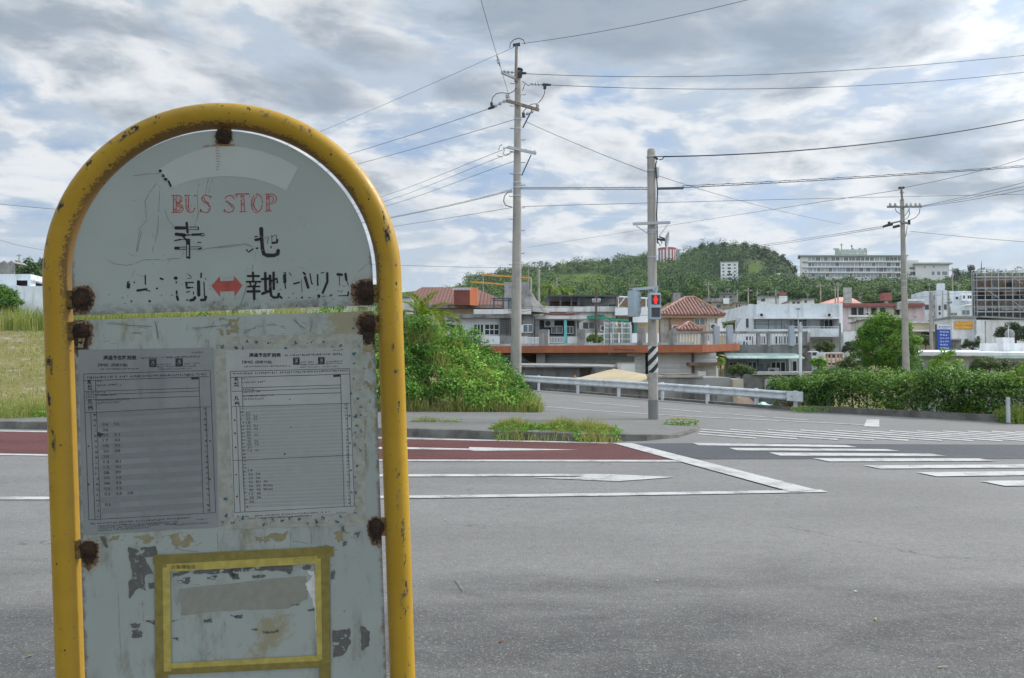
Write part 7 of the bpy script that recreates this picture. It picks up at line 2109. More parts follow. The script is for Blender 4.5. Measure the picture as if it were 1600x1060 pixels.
cane = (((bpx - 905) / 48) ** 2 + ((bpy_ - 436) / 8) ** 2 < 1) | (((bpx - 905) / 66) ** 2 + ((bpy_ - 453) / 8) ** 2 < 1) | (((bpx - 780) / 34) ** 2 + ((bpy_ - 455) / 6) ** 2 < 1) | (((bpx - 1182) / 12) ** 2 + ((bpy_ - 424) / 18) ** 2 < 1)
x, cy, z = x[cane], cy[cane], z[cane]
o = blades('cane_field_grass', np.stack([x, cy, z - .2], 1), rng.uniform(1.6, 3.2, len(x)), rng.uniform(.25, .5, len(x)), .5 + .2 * np.sin(x * .3 + cy * .11) + rng.normal(0, .2, len(x)), M['cane'], None, .5); o['kind'] = 'stuff'
# tall casuarinas breaking the skyline
sk = [(1068, 396, 15), (1085, 386, 18), (1098, 379, 16), (1113, 377, 18), (1130, 378, 20), (1146, 380, 18), (1163, 378, 16), (1180, 380, 18), (1196, 384, 20), (1210, 389, 16), (1222, 396, 18), (1230, 405, 12), (1240, 416, 10), (948, 404, 8), (1006, 397, 9), (814, 424, 10), (918, 410, 14), (1518, 414, 14), (1494, 418, 16)]
for px, pyt, w in sk:
    Y = 612 if px < 1480 else 560
    zg = tz(gx(px, Y), Y); pb = pix(gx(px, Y), Y, zg)[1]
    tree('casuarina_tree', 'tall grey-green tree breaking the skyline of the wooded hill', px, pyt, min(pb - 1, pyt + 22), w, Y, M['leaf_pine'], None, 26, 26, 1.5, 'tall trees on the hill skyline', 'cone', .34, 'tree', .45, .35)

# --- unseen trees added behind the viewer to shade the sign and the near lane
for (x, y, z, r) in ((-4.2, -4.6, 5.2, 3.6), (-8.6, -1.8, 4.6, 3.0), (2.6, -4.9, 5.4, 3.7), (-0.8, -6.5, 5.0, 3.4)):
    e = empty('shade_tree', (x, y, .15), 'unseen broad tree added to shade the bus stop from behind', 'tree', 'unseen shade trees behind the bus stop')
    d = unit(120); C = np.array([x, y, z]) + d * (rng.random((120, 1)) ** .5) * np.array([r, r * .85, 3.0])
    C = C[C[:, 1] < (-1.3 if x > -8 else 0.8)]
    P_, O_, T_ = clumps(C, .75, 80, .4, .8)
    leaf_object('crown', P_, O_, rng.uniform(.14, .26, len(P_)), T_, M['leaf_tree'], e)
    b = MB(); b.tube([(x, y, 0), (x + .1, y, 1.5), (x, y, 3.4)], [.2, .16, .12], 10); b.build('trunk', M['bark'], e, smooth=True)

# ------------------------------------------------------------------ poles, wires, signals, guardrail
def pole_mat(name, col, band=None):
    m = mat(name, col, 0.85, 0.12, 1.6, ((0.13, 0.13, 0.12), 0.35), ((0.15, 0.15, 0.14), 0.5, 5.0), 0.15, 30)
    return m


M['pole'] = pole_mat('spun_concrete_pole', (0.345, 0.325, 0.29))
M['pole_dark'] = pole_mat('grey_pole_base', (0.19, 0.19, 0.18))
M['rusty_steel'] = mat('rust_streaked_steel', (0.22, 0.16, 0.115), 0.8, 0.3, 9, ((0.20, 0.085, 0.035), 0.8), ((0.33, 0.33, 0.31), 0.6, 14), 0.2, 60)
M['ceramic'] = mat('grey_porcelain', (0.36, 0.38, 0.40), 0.35, 0.15, 10)
M['wire'] = mat('black_cable', (0.025, 0.026, 0.03), 0.6, 0.1, 3)
M['clamp'] = mat('dark_clamp', (0.035, 0.037, 0.042), 0.6, 0.2, 5)
M['wood_pole'] = mat('tarred_wood_pole', (0.11, 0.075, 0.055), 0.9, 0.3, 3)
M['signal'] = mat('pale_blue_signal_paint', (0.36, 0.43, 0.48), 0.45, 0.06, 4, ((0.24, 0.27, 0.29), 0.4))
M['rail'] = mat('galvanised_guardrail', (0.60, 0.64, 0.67), 0.45, 0.07, 1.5, ((0.30, 0.31, 0.32), 0.45), ((0.28, 0.27, 0.25), 0.4, 5.0), 0, 1, 0.0)
M['lens'] = glass_mat('dark_signal_lens', (0.02, 0.02, 0.022))
M['red_man'] = glow_mat('lit_red_figure', (1.0, 0.035, 0.03), 1.3)
M['white_tape'] = mat('reflective_white_band', (0.56, 0.55, 0.51), 0.5, 0.1, 6, ((0.3, 0.29, 0.27), 0.5))
M['black_tape'] = mat('black_stripe_band', (0.02, 0.022, 0.028), 0.5, 0.15, 6)


def zA(x, y): return 740 + x / 7.571, 60 + y / 7.571
def zB(x, y): return 700 + x / 3.786, 40 + y / 3.786


def insul(b, p0, p1, n=3, r=.045):
    """string of small ribbed insulators between two points"""
    p0, p1 = Vector(p0), Vector(p1); L = (p1 - p0)
    b.tube([p0, p1], r * .3, 6)
    for i in range(n):
        c = p0.lerp(p1, (i + .5) / n); u = L.normalized() * (L.length / n * .33)
        b.tube([c - u, c - u * .2, c + u * .2, c + u], [r * .5, r, r, r * .45], 8)


def shaft(name, x0, y, z0, x1, z1, r0, r1, parent, m, seg=20, n=14):
    b = MB(); b.tube([(x0 + (x1 - x0) * i / n, y, z0 + (z1 - z0) * i / n) for i in range(n + 1)], [r0 + (r1 - r0) * i / n for i in range(n + 1)], seg)
    return b.build(name, m, parent, smooth=True)


# --- tall utility pole
Y = 25.0
pb, pt = at(806, 590, Y), at(809.5, 107, Y)
mp = empty('utility_pole', (pb.x, Y, 0.1), 'tall concrete utility pole with rusty crossarms rising behind the overgrown bush', 'utility pole')
kx = (pt.x - pb.x) / (pt.z - pb.z)
shaft('shaft', pb.x - kx * (pb.z + .2), Y, -0.2, pt.x, pt.z, .185, .092, mp, M['pole'])
b = MB()
for py in (188, 203, 274, 287, 295, 308): q = at(808, py, Y); r_ = .092 + (107 - py) / (107 - 640) * .09; b.lathe((pb.x + kx * (q.z - pb.z), Y, q.z), [(r_ + .004, 0), (r_ + .012, .005), (r_ + .012, .045), (r_ + .004, .05)], 16)
b.build('clamp_rim', M['galv'], mp)
b = MB()
for i in range(26):
    z = 2.4 + i * .36
    if z > pt.z - .25: break
    s_ = 1 if i % 2 else -1; x = pb.x + kx * (z - pb.z); b.tube([(x + s_ * .09, Y - .02, z), (x + s_ * .24, Y - .02, z), (x + s_ * .24, Y - .02, z + .03)], .011, 6)
b.build('step_bolt', M['rusty_steel'], mp)
b = MB(); b.tube([at(*zA(500, 515), Y - .13), at(*zA(508, 70), Y - .13)], [.05, .044], 12); b.build('top_extension', M['rusty_steel'], mp, smooth=True)
b = MB(); b.bar(at(*zA(468, 82), Y - .13), at(*zA(548, 72), Y - .13), .09, .07); b.tube([at(*zA(474, 95), Y - .13), at(*zA(474, 75), Y - .13)], .03, 6); b.tube([at(*zA(542, 92), Y - .13), at(*zA(540, 55), Y - .13)], .028, 6); b.build('top_clamp', M['clamp'], mp)
b = MB(); b.bar(at(*zA(330, 402), Y - .5), at(*zA(510, 478), Y - .1), .07, .08); b.build('crossarm', M['galv'], mp)
b = MB(); insul(b, at(*zA(345, 392), Y - .5), at(*zA(480, 404), Y - .2), 3, .05); b.build('insulator', M['ceramic'], mp)
b = MB(); b.lathe(at(*zA(545, 385), Y - .02), [(.10, 0), (.115, .03), (.09, .07), (.04, .09), (0, .095)], 14); b.tube([at(*zA(530, 410), Y - .12), at(*zA(625, 415), Y - .12)], [.06, .035], 8); b.tube([at(*zA(548, 465), Y - .14), at(*zA(560, 400), Y - .14)], .06, 8); b.build('wire_clamp', M['clamp'], mp)
b = MB(); b.tube([at(*zA(578, 510), Y - .1), at(*zA(650, 560), Y - .1), at(*zA(690, 535), Y - .1)], .022, 6); insul(b, at(*zA(680, 540), Y - .1), at(*zA(830, 548), Y - .1), 4, .05); b.build('insulator', M['ceramic'], mp)
b = MB(); b.tube([at(*zA(820, 548), Y - .1), at(*zA(915, 552), Y - .1)], [.05, .03], 8); b.tube([at(*zA(845, 550), Y - .1), at(*zA(842, 600), Y - .1)], .05, 8); b.build('wire_clamp', M['clamp'], mp)
b = MB(); b.bar(at(*zA(385, 737), Y - .16), at(*zA(775, 850), Y - .24), .075, .09); b.build('crossarm', M['rusty_steel'], mp)
b = MB(); b.bar(at(*zA(690, 848), Y - .2), at(*zA(582, 1060), Y - .1), .03, .03); b.build('brace', M['clamp'], mp)
for x, y0, y1 in ((398, 655, 728), (756, 768, 838)):
    b = MB(); c = at(*zA(x, y1), Y - .2); h_ = (y1 - y0) / 7.571 / F * Y; b.lathe(c, [(.02, 0), (.02, h_ * .3), (.055, h_ * .35), (.05, h_ * .55), (.06, h_ * .6), (.055, h_ * .85), (.03, h_), (0, h_)], 12); b.build('insulator', M['ceramic'], mp, smooth=True)
b = MB(); insul(b, at(*zA(385, 735), Y - .18), at(*zA(235, 812), Y - .2), 3, .055); b.build('insulator', M['ceramic'], mp)
b = MB(); b.tube([at(*zA(245, 808), Y - .2), at(*zA(172, 836), Y - .2)], [.055, .035], 8); b.tube([at(*zA(216, 815), Y - .2), at(*zA(212, 762), Y - .2)], .045, 8); b.build('wire_clamp', M['clamp'], mp)
b = MB(); insul(b, at(*zA(715, 862), Y - .3), at(*zA(610, 905), Y - .3), 2, .05); b.build('insulator', M['ceramic'], mp)
b = MB(); b.tube([at(*zA(588, 880), Y - .28), at(*zA(592, 935), Y - .28)], .045, 8); b.build('wire_clamp', M['clamp'], mp)
for pts in ([(212, 765), (225, 700), (270, 655), (330, 645), (420, 655), (470, 632), (508, 590)], [(842, 600), (838, 655), (812, 712), (765, 770)], [(745, 775), (690, 780), (640, 810), (585, 870)], [(428, 115), (435, 60), (480, 15), (540, 0), (590, 20), (610, 72)], [(605, 545), (590, 590), (578, 620)]):
    b = MB(); b.tube([at(*zA(*p), Y - .2) for p in pts], .012, 6); b.build('jumper_cable', M['wire'], mp, smooth='all')
b = MB(); b.bar(at(*zB(352, 720), Y - .16), at(*zB(522, 757), Y - .24), .07, .085); b.build('crossarm', M['galv'], mp)
b = MB(); b.bar(at(*zB(492, 765), Y - .2), at(*zB(436, 888), Y - .12), .028, .028); b.build('brace', M['clamp'], mp)
b = MB(); insul(b, at(*zB(325, 728), Y - .2), at(*zB(352, 722), Y - .2), 2, .035); insul(b, at(*zB(365, 752), Y - .2), at(*zB(395, 748), Y - .2), 2, .035); b.tube([at(*zB(460, 745), Y - .22), at(*zB(462, 732), Y - .22)], .03, 6); b.tube([at(*zB(512, 756), Y - .22), at(*zB(513, 740), Y - .22)], .03, 6); b.build('insulator', M['ceramic'], mp)
for pts in ([(300, 740), (305, 715), (320, 705)], [(335, 735), (325, 760), (345, 770), (365, 760)], [(290, 770), (320, 780)]):
    b = MB(); b.tube([at(*zB(*p), Y - .2) for p in pts], .010, 6); b.build('jumper_cable', M['wire'], mp)
b = MB(); b.tube([at(px, py, Y - .2) for px, py in ((801, 300), (793, 301), (788, 307), (787, 315), (790, 321), (800, 324))], .014, 6); b.build('cable_loop', M['wire'], mp, smooth='all')
b = MB()
for z in (2.0, 3.1, 4.6): x = pb.x + kx * (z - pb.z); b.lathe((x, Y, z), [(.168 - z * .006, 0), (.174 - z * .006, .003), (.174 - z * .006, .02), (.168 - z * .006, .023)], 18)
b.build('wire_band_rim', M['galv'], mp)

# --- signal pole
Y = 20.0
sb, st_ = at(1021, 657, Y), at(1017.5, 236, Y)
sp = empty('signal_pole', (sb.x, Y, .04), 'grey concrete signal pole with black and white striped band on the corner pavement', 'signal pole')
kx2 = (st_.x - sb.x) / (st_.z - sb.z)
def sx(z): return sb.x + kx2 * (z - sb.z)
b = MB(); n = 16; zs_ = [0.02 + (st_.z - .02) * i / n for i in range(n + 1)]
b.tube([(sx(z), Y, z) for z in zs_] + [(sx(st_.z), Y, st_.z + .04), (sx(st_.z), Y, st_.z + .06)], [.126 + (.102 - .126) * i / n for i in range(n + 1)] + [.085, .04], 24); b.build('shaft', M['pole'], sp, smooth=True)
z1 = at(1021, 625, Y).z
b = MB(); b.tube([(sx(.02), Y, .02), (sx(z1), Y, z1)], .1285, 24); b.build('base_band', M['pole_dark'], sp, smooth=True)
zb0, zb1 = at(1020, 582.5, Y).z, at(1020, 541.5, Y).z
b = MB(); b.tube([(sx(zb0), Y, zb0), (sx(zb1), Y, zb1)], .1225, 24); bd = b.build('reflective_band', M['white_tape'], sp, smooth=True)
b = MB(); H = zb1 - zb0
for k in range(-2, 5):                         # diagonal black stripes wrapped round the pole
    seg = 28
    for j in range(seg):
        a0, a1 = math.pi * (1 + j / seg) - .3, math.pi * (1 + (j + 1) / seg) - .3
        a0, a1 = math.pi * 2 * j / seg, math.pi * 2 * (j + 1) / seg
        def zz(a, o): return k * .27 + o + (math.cos(a) * .135) + .02
        lo0, hi0, lo1, hi1 = (max(0, min(H, zz(a, o))) for a, o in ((a0, 0), (a0, .135), (a1, 0), (a1, .135)))
        if hi0 - lo0 < 1e-4 and hi1 - lo1 < 1e-4: continue
        r_ = .1245
        b.poly([(sx(zb0) + r_ * math.cos(a), Y + r_ * math.sin(a), zb0 + z) for a, z in ((a0, lo0), (a1, lo1), (a1, hi1), (a0, hi0))])
b.build('black_stripe', M['black_tape'], bd)
def zD(x, y): return 960 + x / 4.819, 200 + y / 4.819
b = MB()
for py in (245.5, 267.5, 361, 364, 402): z = at(1018, py, Y).z; b.lathe((sx(z), Y, z - .02), [(.112, 0), (.122, .004), (.122, .03), (.112, .034)], 18)
b.build('clamp_rim', M['galv'], sp)
b = MB(); b.bar(at(*zD(140, 724), Y - .16), at(*zD(420, 713), Y - .16), .06, .065); b.build('crossarm', M['galv'], sp)
for a, c in (((165, 738), (248, 795)), ((400, 730), (335, 820))):
    b = MB(); b.bar(at(*zD(*a), Y - .15), at(*zD(*c), Y - .13), .02, .02); b.build('brace', M['galv'], sp)
b = MB(); b.slab([at(*zD(310, 298), Y - .1), at(*zD(335, 296), Y - .1), at(*zD(335, 370), Y - .1), at(*zD(310, 374), Y - .1)], (0, .12, 0)); b.build('junction_box', M['galv'], sp)
b = MB(); b.bar(at(*zD(330, 458), Y - .1), at(*zD(520, 454), Y - .1), .055, .055); b.build('cable_sleeve', M['steel_dark'], sp)
b = MB(); b.tube([at(*zD(*p), Y - .13) for p in ((318, 250), (310, 280), (318, 370), (325, 480), (320, 600), (318, 650), (322, 760), (322, 830), (325, 870))], .016, 8); b.build('conduit', M['wire'], sp, smooth='all')
b = MB(); b.tube([at(*zD(305, 215), Y - .1), at(*zD(325, 240), Y - .1)], [.03, .035], 8); b.tube([at(*zD(*p), Y - .1) for p in ((375, 218), (360, 238), (335, 240))], .012, 6); b.tube([at(*zD(310, 216), Y - .1), at(*zD(375, 218), Y - .1)], .012, 6); b.build('wire_clamp', M['clamp'], sp)
dc = at(*zD(392, 848), Y - .15)
b = MB(); b.lathe(dc, [(.0, -.03), (.14, -.02), (.215, .02), (.225, .035), (.20, .03), (.1, .0), (0, -.01)], 22, Vector((.95, -.28, -.12)).normalized()); b.build('dish_antenna', M['galv'], sp, smooth=True)
b = MB(); b.bar(at(*zD(325, 838), Y - .12), dc, .04, .05); b.tube([at(*zD(*p), Y - .12) for p in ((330, 860), (345, 890), (360, 865), (345, 845))], .012, 6); b.bar(at(*zD(335, 820), Y - .12), at(*zD(380, 835), Y - .14), .03, .03); b.build('dish_mount', M['clamp'], sp)
b = MB(); b.bar(at(988.5, 452.5, Y - .12), at(1027, 449.5, Y - .16), .05, .065); b.tube([at(1020, 453, Y - .2), at(1026, 455, Y - .2), at(1027, 447, Y - .2)], .03, 6); b.build('signal_bracket', M['signal'], sp)


def signal_head(c, yaw, label, lit):
    e = bpy.data.objects.new('pedestrian_signal', None); COL.objects.link(e); e.location = c; e.rotation_euler = (0, 0, yaw)
    tag(e, label, 'traffic signal')
    b = MB(); b.box(-.15, .15, 0, .19, -.33, .33); b.build('housing', M['signal'], e, bevel=.035, smooth=True)
    for s in (1, -1):
        b = MB(); z = s * .155; b.box(-.105, .105, -.012, -.002, z - .115, z + .115); l = b.build('lens', M['lens'], e)
        b = MB(); b.box(-.12, .12, -.05, -.0125, z + .117, z + .127); b.box(-.127, -.12, -.035, -.0125, z - .10, z + .127); b.box(.12, .127, -.035, -.0125, z - .10, z + .127); b.build('visor', M['signal'], e)
        if lit and s == 1:
            b = MB(); y = -.0145
            b.poly([(.027 * math.cos(a * .5236), y, z + .075 + .027 * math.sin(a * .5236)) for a in range(12)])
            for q in ([(-.045, .042), (.045, .042), (.05, .03), (.048, -.025), (.034, -.025), (.034, .015), (-.034, .015), (-.034, -.025), (-.048, -.025), (-.05, .03)], [(-.034, .016), (.034, .016), (.032, -.03), (-.032, -.03)], [(-.032, -.029), (-.002, -.029), (-.006, -.1), (-.03, -.1)], [(.002, -.029), (.032, -.029), (.03, -.1), (.006, -.1)]):
                b.poly([(x, y - .0006, z + zz_) for x, zz_ in q])
            b.build('red_figure', M['red_man'], l)
        elif lit:
            b = MB(); b.poly([(x, -.0145, z + q) for x, q in ((-.03, .08), (.02, .085), (.05, -.02), (.045, -.09), (.01, -.04), (-.035, -.09), (-.02, 0))]); b.build('unlit_figure', mat('unlit_figure', (.05, .055, .055), .5), l)
    b = MB()
    for z in (.2, -.2): b.box(-.166, -.15, .03, .07, z - .025, z + .025)
    b.build('hinge', M['galv'], e)


signal_head(at(1024.3, 478.5, Y - .35), R(8), 'pedestrian signal showing a lit red figure, on the signal pole', True)
signal_head(at(995.2, 475, Y + .05), R(118), 'pedestrian signal turned away with blank pale casing, hung from a bracket', False)

# --- pole behind the hedge
Y = 36.0
def zE(x, y): return 1360 + x / 5.3, 260 + y / 5.3
rb0, rt = at(1416, 590, Y), at(1409.5, 312, Y)
rp_ = empty('utility_pole', (rb0.x, Y, tz(rb0.x, Y)), 'slimmer utility pole with two short crossarms in front of the big broadleaf tree', 'utility pole')
kr = (rt.x - rb0.x) / (rt.z - rb0.z)
shaft('shaft', rb0.x - kr * (rb0.z + 1.5), Y, -1.5, rt.x, rt.z, .18, .085, rp_, M['pole'])
b = MB(); b.tube([at(*zE(255, 172), Y - .1), at(*zE(264, 285), Y - .1)], .05, 8); b.build('top_extension', M['rusty_steel'], rp_)
b = MB(); b.bar(at(*zE(233, 180), Y - .1), at(*zE(280, 178), Y - .1), .08, .09); b.build('top_clamp', M['clamp'], rp_)
b = MB(); b.bar(at(*zE(140, 337), Y - .15), at(*zE(425, 335), Y - .15), .08, .085); b.build('crossarm', M['conc'], rp_)
b = MB()
for x in (165, 205, 300, 335, 375, 410): c = at(*zE(x, 330), Y - .15); b.lathe(c, [(.03, 0), (.06, .02), (.05, .07), (.06, .09), (.03, .14), (0, .14)], 10)
b.build('insulator', M['ceramic'], rp_)
b = MB(); b.bar(at(*zE(150, 478), Y - .3), at(*zE(250, 455), Y - .1), .07, .07); b.bar(at(*zE(245, 458), Y - .15), at(*zE(330, 478), Y - .2), .08, .085); b.build('crossarm', M['conc'], rp_)
b = MB(); b.tube([at(*zE(106, 500), Y - .3), at(*zE(180, 478), Y - .3)], [.05, .075], 8); b.tube([at(*zE(155, 460), Y - .3), at(*zE(155, 485), Y - .3)], .06, 8); b.tube([at(*zE(190, 505), Y - .2), at(*zE(240, 492), Y - .2)], .06, 8); b.tube([at(*zE(320, 445), Y - .2), at(*zE(320, 480), Y - .2)], .06, 8); b.build('wire_clamp', M['clamp'], rp_)
for pts in ([(205, 350), (215, 375), (245, 395)], [(410, 350), (405, 390), (375, 425), (330, 445)], [(325, 350), (300, 390), (285, 412)], [(318, 350), (325, 395), (310, 425), (288, 440)], [(305, 490), (300, 540), (290, 585)]):
    b = MB(); b.tube([at(*zE(*p), Y - .2) for p in pts], .014, 6); b.build('jumper_cable', M['wire'], rp_)
b = MB()
for py in (302, 317, 345, 355, 362.5, 430, 440, 450): z = at(1412, py, Y).z; x = rb0.x + kr * (z - rb0.z); r_ = .085 + (rt.z - z) * .0085; b.lathe((x, Y, z), [(r_, 0), (r_ + .012, .004), (r_ + .012, .04), (r_, .044)], 14)
b.build('clamp_rim', M['galv'], rp_)

# --- the pole those wires reach, beyond the field behind the sign
Y = 50.0
q0, q1 = at(350, 540, Y), at(350, 272, Y)
hp = empty('utility_pole', (q0.x, Y, tz(q0.x, Y)), 'concrete utility pole beyond the dry field, directly behind the bus stop sign', 'utility pole')
shaft('shaft', q0.x, Y, tz(q0.x, Y) - .5, q1.x, q1.z, .18, .1, hp, M['pole'])
b = MB(); b.tube([(q1.x, Y, q1.z), (q1.x, Y, at(350, 261, Y).z)], .05, 8); b.build('top_extension', M['rusty_steel'], hp)
for py in (292, 306, 358): z = at(350, py, Y).z; b = MB(); b.bar((q1.x - .9, Y - .14, z), (q1.x + .9, Y - .14, z), .08, .085); b.build('crossarm', M['galv'], hp)

# --- slim white pole at the guardrail end, bollard
e = empty('slim_pole', (gx(1250.5, 25.6), 25.6, 0), 'slim white metal pole standing at the end of the guardrail', 'pole')
b = MB(); b.tube([at(1250.5, 644, 25.6), at(1250.5, 515, 25.6)], .052, 12); b.build('shaft', M['alu'], e, smooth=True)
b = MB(); b.tube([at(1250.5, 515, 25.6), at(1250.5, 503.5, 25.6)], .035, 10); b.box(at(1250.5, 505, 25.6).x - .05, at(1250.5, 505, 25.6).x + .05, 25.53, 25.68, at(1250, 519, 25.6).z, at(1250, 509, 25.6).z); b.build('cap', M['galv'], e)
e = empty('grey_post', (gx(1573.5, 19.3), 19.3, 0), 'short grey post at the foot of the hedge', 'post')
b = MB(); c = Vector((gx(1573.5, 19.3), 19.3, 0)); b.lathe(c, [(.047, 0), (.047, .62), (.043, .645), (.0, .65)], 16); b.build('shaft', M['galv'], e, smooth=True)
b = MB(); b.lathe(c, [(.07, 0), (.07, .03), (.047, .05)], 16); b.build('foot', M['pole_dark'], e)

# --- guardrail
gr = empty('guardrail', (6, 34, 0), 'long galvanised guardrail along the far side of the side road', 'guardrail')
def rail_pt(px):
    py = np.interp(px, [760, 815, 1104, 1255], [603.5, 608.5, 631, 642.5]); g = gnd(px, float(py)); return g
pxs = np.linspace(762, 1255.5, 40)
ztop = lambda px: float(np.interp(px, [760, 815, 1255], [.80, .78, .575])); zbot_ = lambda px: float(np.interp(px, [760, 815, 1255], [.44, .42, .295]))
prof = [(0, 0), (-.05, .07), (-.075, .17), (-.07, .27), (-.02, .40), (-.015, .60), (-.07, .73), (-.075, .83), (-.05, .93), (0, 1)]
b = MB(); pr_ = []
for px in pxs:
    g = rail_pt(px); pr_.append([(g.x + u * .9, g.y + u * .5, zbot_(px) + v * (ztop(px) - zbot_(px))) for u, v in prof])
n0 = 0
for i in range(len(pxs) - 1):
    if pxs[i + 1] > 1237: break
    for j in range(len(prof) - 1):
        b.poly([pr_[i][j], pr_[i + 1][j], pr_[i + 1][j + 1], pr_[i][j + 1]])
for i in range(len(pxs) - 1):
    if pxs[i + 1] > 1237: break
    b.poly([tuple(Vector(p) + Vector((.012, .012, 0))) for p in (pr_[i][-1], pr_[i + 1][-1], pr_[i + 1][0], pr_[i][0])])
b.build('beam', M['rail'], gr, smooth=True)
g0, g1 = rail_pt(1232), rail_pt(1256)
b = MB(); b.slab([(g0.x - .07, g0.y - .04, zbot_(1232) - .01), (g1.x - .07, g1.y - .04, zbot_(1256) - .01), (g1.x - .07, g1.y - .04, ztop(1256) + .012), (g0.x - .07, g0.y - .04, ztop(1232) + .012)], (.05, .03, 0)); ep = b.build('end_panel', M['rail'], gr)
b = MB()
for i in range(5):
    a = g0.lerp(g1, .28 + i * .03); b.tube([(a.x - .075, a.y - .045, .43 + random.uniform(-.03, .03)), ((a.x + g1.x * .08 - g0.x * .08) - .075, a.y - .05, .45 + random.uniform(-.04, .04))], .006, 5)
b.build('scrawl_marking', M['clamp'], ep)
for px in (775, 840, 901, 965, 1033.5, 1104, 1180.5, 1242):
    g = rail_pt(px); b = MB(); b.lathe((g.x + .06, g.y + .10, -.1), [(.07, 0), (.07, ztop(px) + .12), (.0, ztop(px) + .13)], 12); b.build('post', M['rail'], gr, smooth=True)
for px in (870, 1150, 1211):
    g = rail_pt(px); b = MB()
    for dz in (.1, .26): b.lathe((g.x - .075, g.y - .05, zbot_(px) + dz), [(.016, 0), (.014, .012), (0, .014)], 8, (-.85, -.5, 0))
    b.build('splice_bolt', M['galv'], gr)
e = empty('delineator', tuple(rail_pt(898.5)), 'small orange reflector on top of the guardrail', 'reflector')
b = MB(); g = rail_pt(898.5); b.box(g.x - .05, g.x + .05, g.y - .02, g.y + .02, .775, .87); b.build('reflector', mat('orange_reflector', (.70, .20, .02), .35), e)
b = MB(); b.box(g.x - .03, g.x + .03, g.y - .015, g.y + .015, .70, .774); b.build('bracket', M['galv'], e)
e = empty('low_post', tuple(gnd(820, 622)), 'small square concrete post at the right edge of the bush', 'post')
b = MB(); q = gnd(815, 640) + Vector((.2, 3.2, 0)); q = at(816, 612, 25.2); b.box(q.x - .14, q.x + .14, q.y, q.y + .3, 0, q.z); b.build('shaft', M['conc'], e, bevel=.02)
b = MB(); b.box(q.x - .16, q.x + .16, q.y - .02, q.y + .32, q.z + .003, q.z + .05); b.build('cap', M['conc_tan'], e, bevel=.015)


# --- overhead wires
def wire(label, pts, r, group=None, name='overhead_wire', twist=0.0, n=40):
    """a sagging cable through photo points given with their distances"""
    Q = [at(px, py, y) for px, py, y in pts]
    k = len(Q); r *= 0.84
    ts = [0.0]
    for i in range(1, k): ts.append(ts[-1] + (Q[i] - Q[i - 1]).length)
    def L(t):
        o = Vector((0, 0, 0))
        for i in range(k):
            w = 1.0
            for j in range(k):
                if i != j: w *= (t - ts[j]) / (ts[i] - ts[j])
            o += Q[i] * w
        return o
    P_ = [L(ts[-1] * i / n) for i in range(n + 1)]
    if not twist:
        b = MB(); b.tube(P_, r, 6); o = b.build(name, M['wire'], None, smooth='all'); tag(o, label, 'cable', group); return o
    e = empty(name, tuple(P_[0]), label, 'cable', group)
    b = MB(); b.tube([p + Vector((0, 0, twist)) for p in P_], r * .7, 6); b.build('messenger_wire', M['wire'], e)
    b = MB(); b.tube(P_, r, 6); b.build('cable', M['wire'], e)
    m_ = n * 8; b = MB()
    b.tube([L(ts[-1] * i / m_) + Vector((0, math.cos(i * .42) * twist * .7, twist * .5 + math.sin(i * .42) * twist * .75)) for i in range(m_ + 1)], r * .45, 5); b.build('spiral_hanger', M['wire'], e)


G1 = 'wires running left from the tall utility pole'
LW = 'thin wire descending leftward from the tall utility pole'
wire('uppermost thin wire from the tip of the tall pole down behind the sign', [(803, 74, 25), (505, 204, 36), (350, 263, 50)], .008)
wire('thicker wire from the rusty crossarm down behind the sign', [(763, 170.5, 25), (545, 241, 36), (350, 292, 50)], .011)
wire('wire from the shaft just below the rusty crossarm to behind the sign', [(804, 187, 25), (557, 257, 36), (352, 306, 50)], .010)
for a, c in (((787, 234), (595, 308)), ((799, 239), (598, 316)), ((804, 252), (601, 323))):
    wire('thin parallel wire from the grey lower crossarm toward the sign', [(a[0], a[1], 25), ((a[0] + c[0]) / 2, (a[1] + c[1]) / 2 + 1.5, 31), (c[0], c[1], 38), (350, 352 + (c[1] - 308) * .5, 50)], .009, 'parallel wires from the lower crossarm')
wire('twisted bundle cable leaving the tall pole beside its loop toward the sign', [(800, 298, 25), (610, 341, 35), (350, 378, 50)], .010, None, 'bundle_cable', .035)
wire('faint low wire left of the tall pole, lowest of that side', [(803, 324, 25), (615, 354, 35), (350, 388, 50)], .008)
wire('steep stay wire climbing out over the top of the picture with an insulator', [(798, 160, 24.9), (779, 95, 21), (751, -2, 17), (740, -45, 15.6)], .007)
e = empty('stay_insulator', tuple(at(779, 96, 21)), 'small grey insulator hanging on the steep stay wire', 'insulator')
b = MB(); insul(b, at(778, 92.5, 21.1), at(780, 99.5, 20.9), 2, .05); b.build('disc', M['ceramic'], e)
b = MB(); b.tube([at(776.5, 88, 21.2), at(778, 92.5, 21.1)], .015, 6); b.tube([at(780, 99.5, 20.9), at(781.3, 103.5, 20.8)], .015, 6); b.build('clevis', M['clamp'], e)
wire('wire rising from the tip of the tall pole to the top edge', [(815, 68.5, 25), (1000, 38, 23), (1172, -1, 21), (1300, -34, 20)], .009)
wire('upper of two long power lines crossing the sky to the right', [(822, 115.5, 25), (1060, 120, 27), (1300, 111.5, 29), (1640, 83, 32)], .011)
wire('lower of two long power lines leaving from the insulator string', [(859, 133, 25), (1100, 139.5, 27), (1400, 131, 29.5), (1640, 108, 32)], .011)
wire('thick black cable rising from the top of the signal pole', [(1036, 245, 20), (1300, 231, 23), (1640, 179, 27)], .020)
wire('twisted cable bundle from the tall pole past the signal pole', [(812, 295.5, 25), (1014, 296, 20.2)], .012, None, 'bundle_cable', .045)
wire('long twisted cable bundle with spiral hanger reaching the right edge', [(1066, 293.5, 20), (1300, 281, 23), (1640, 258, 27)], .012, None, 'bundle_cable', .045)
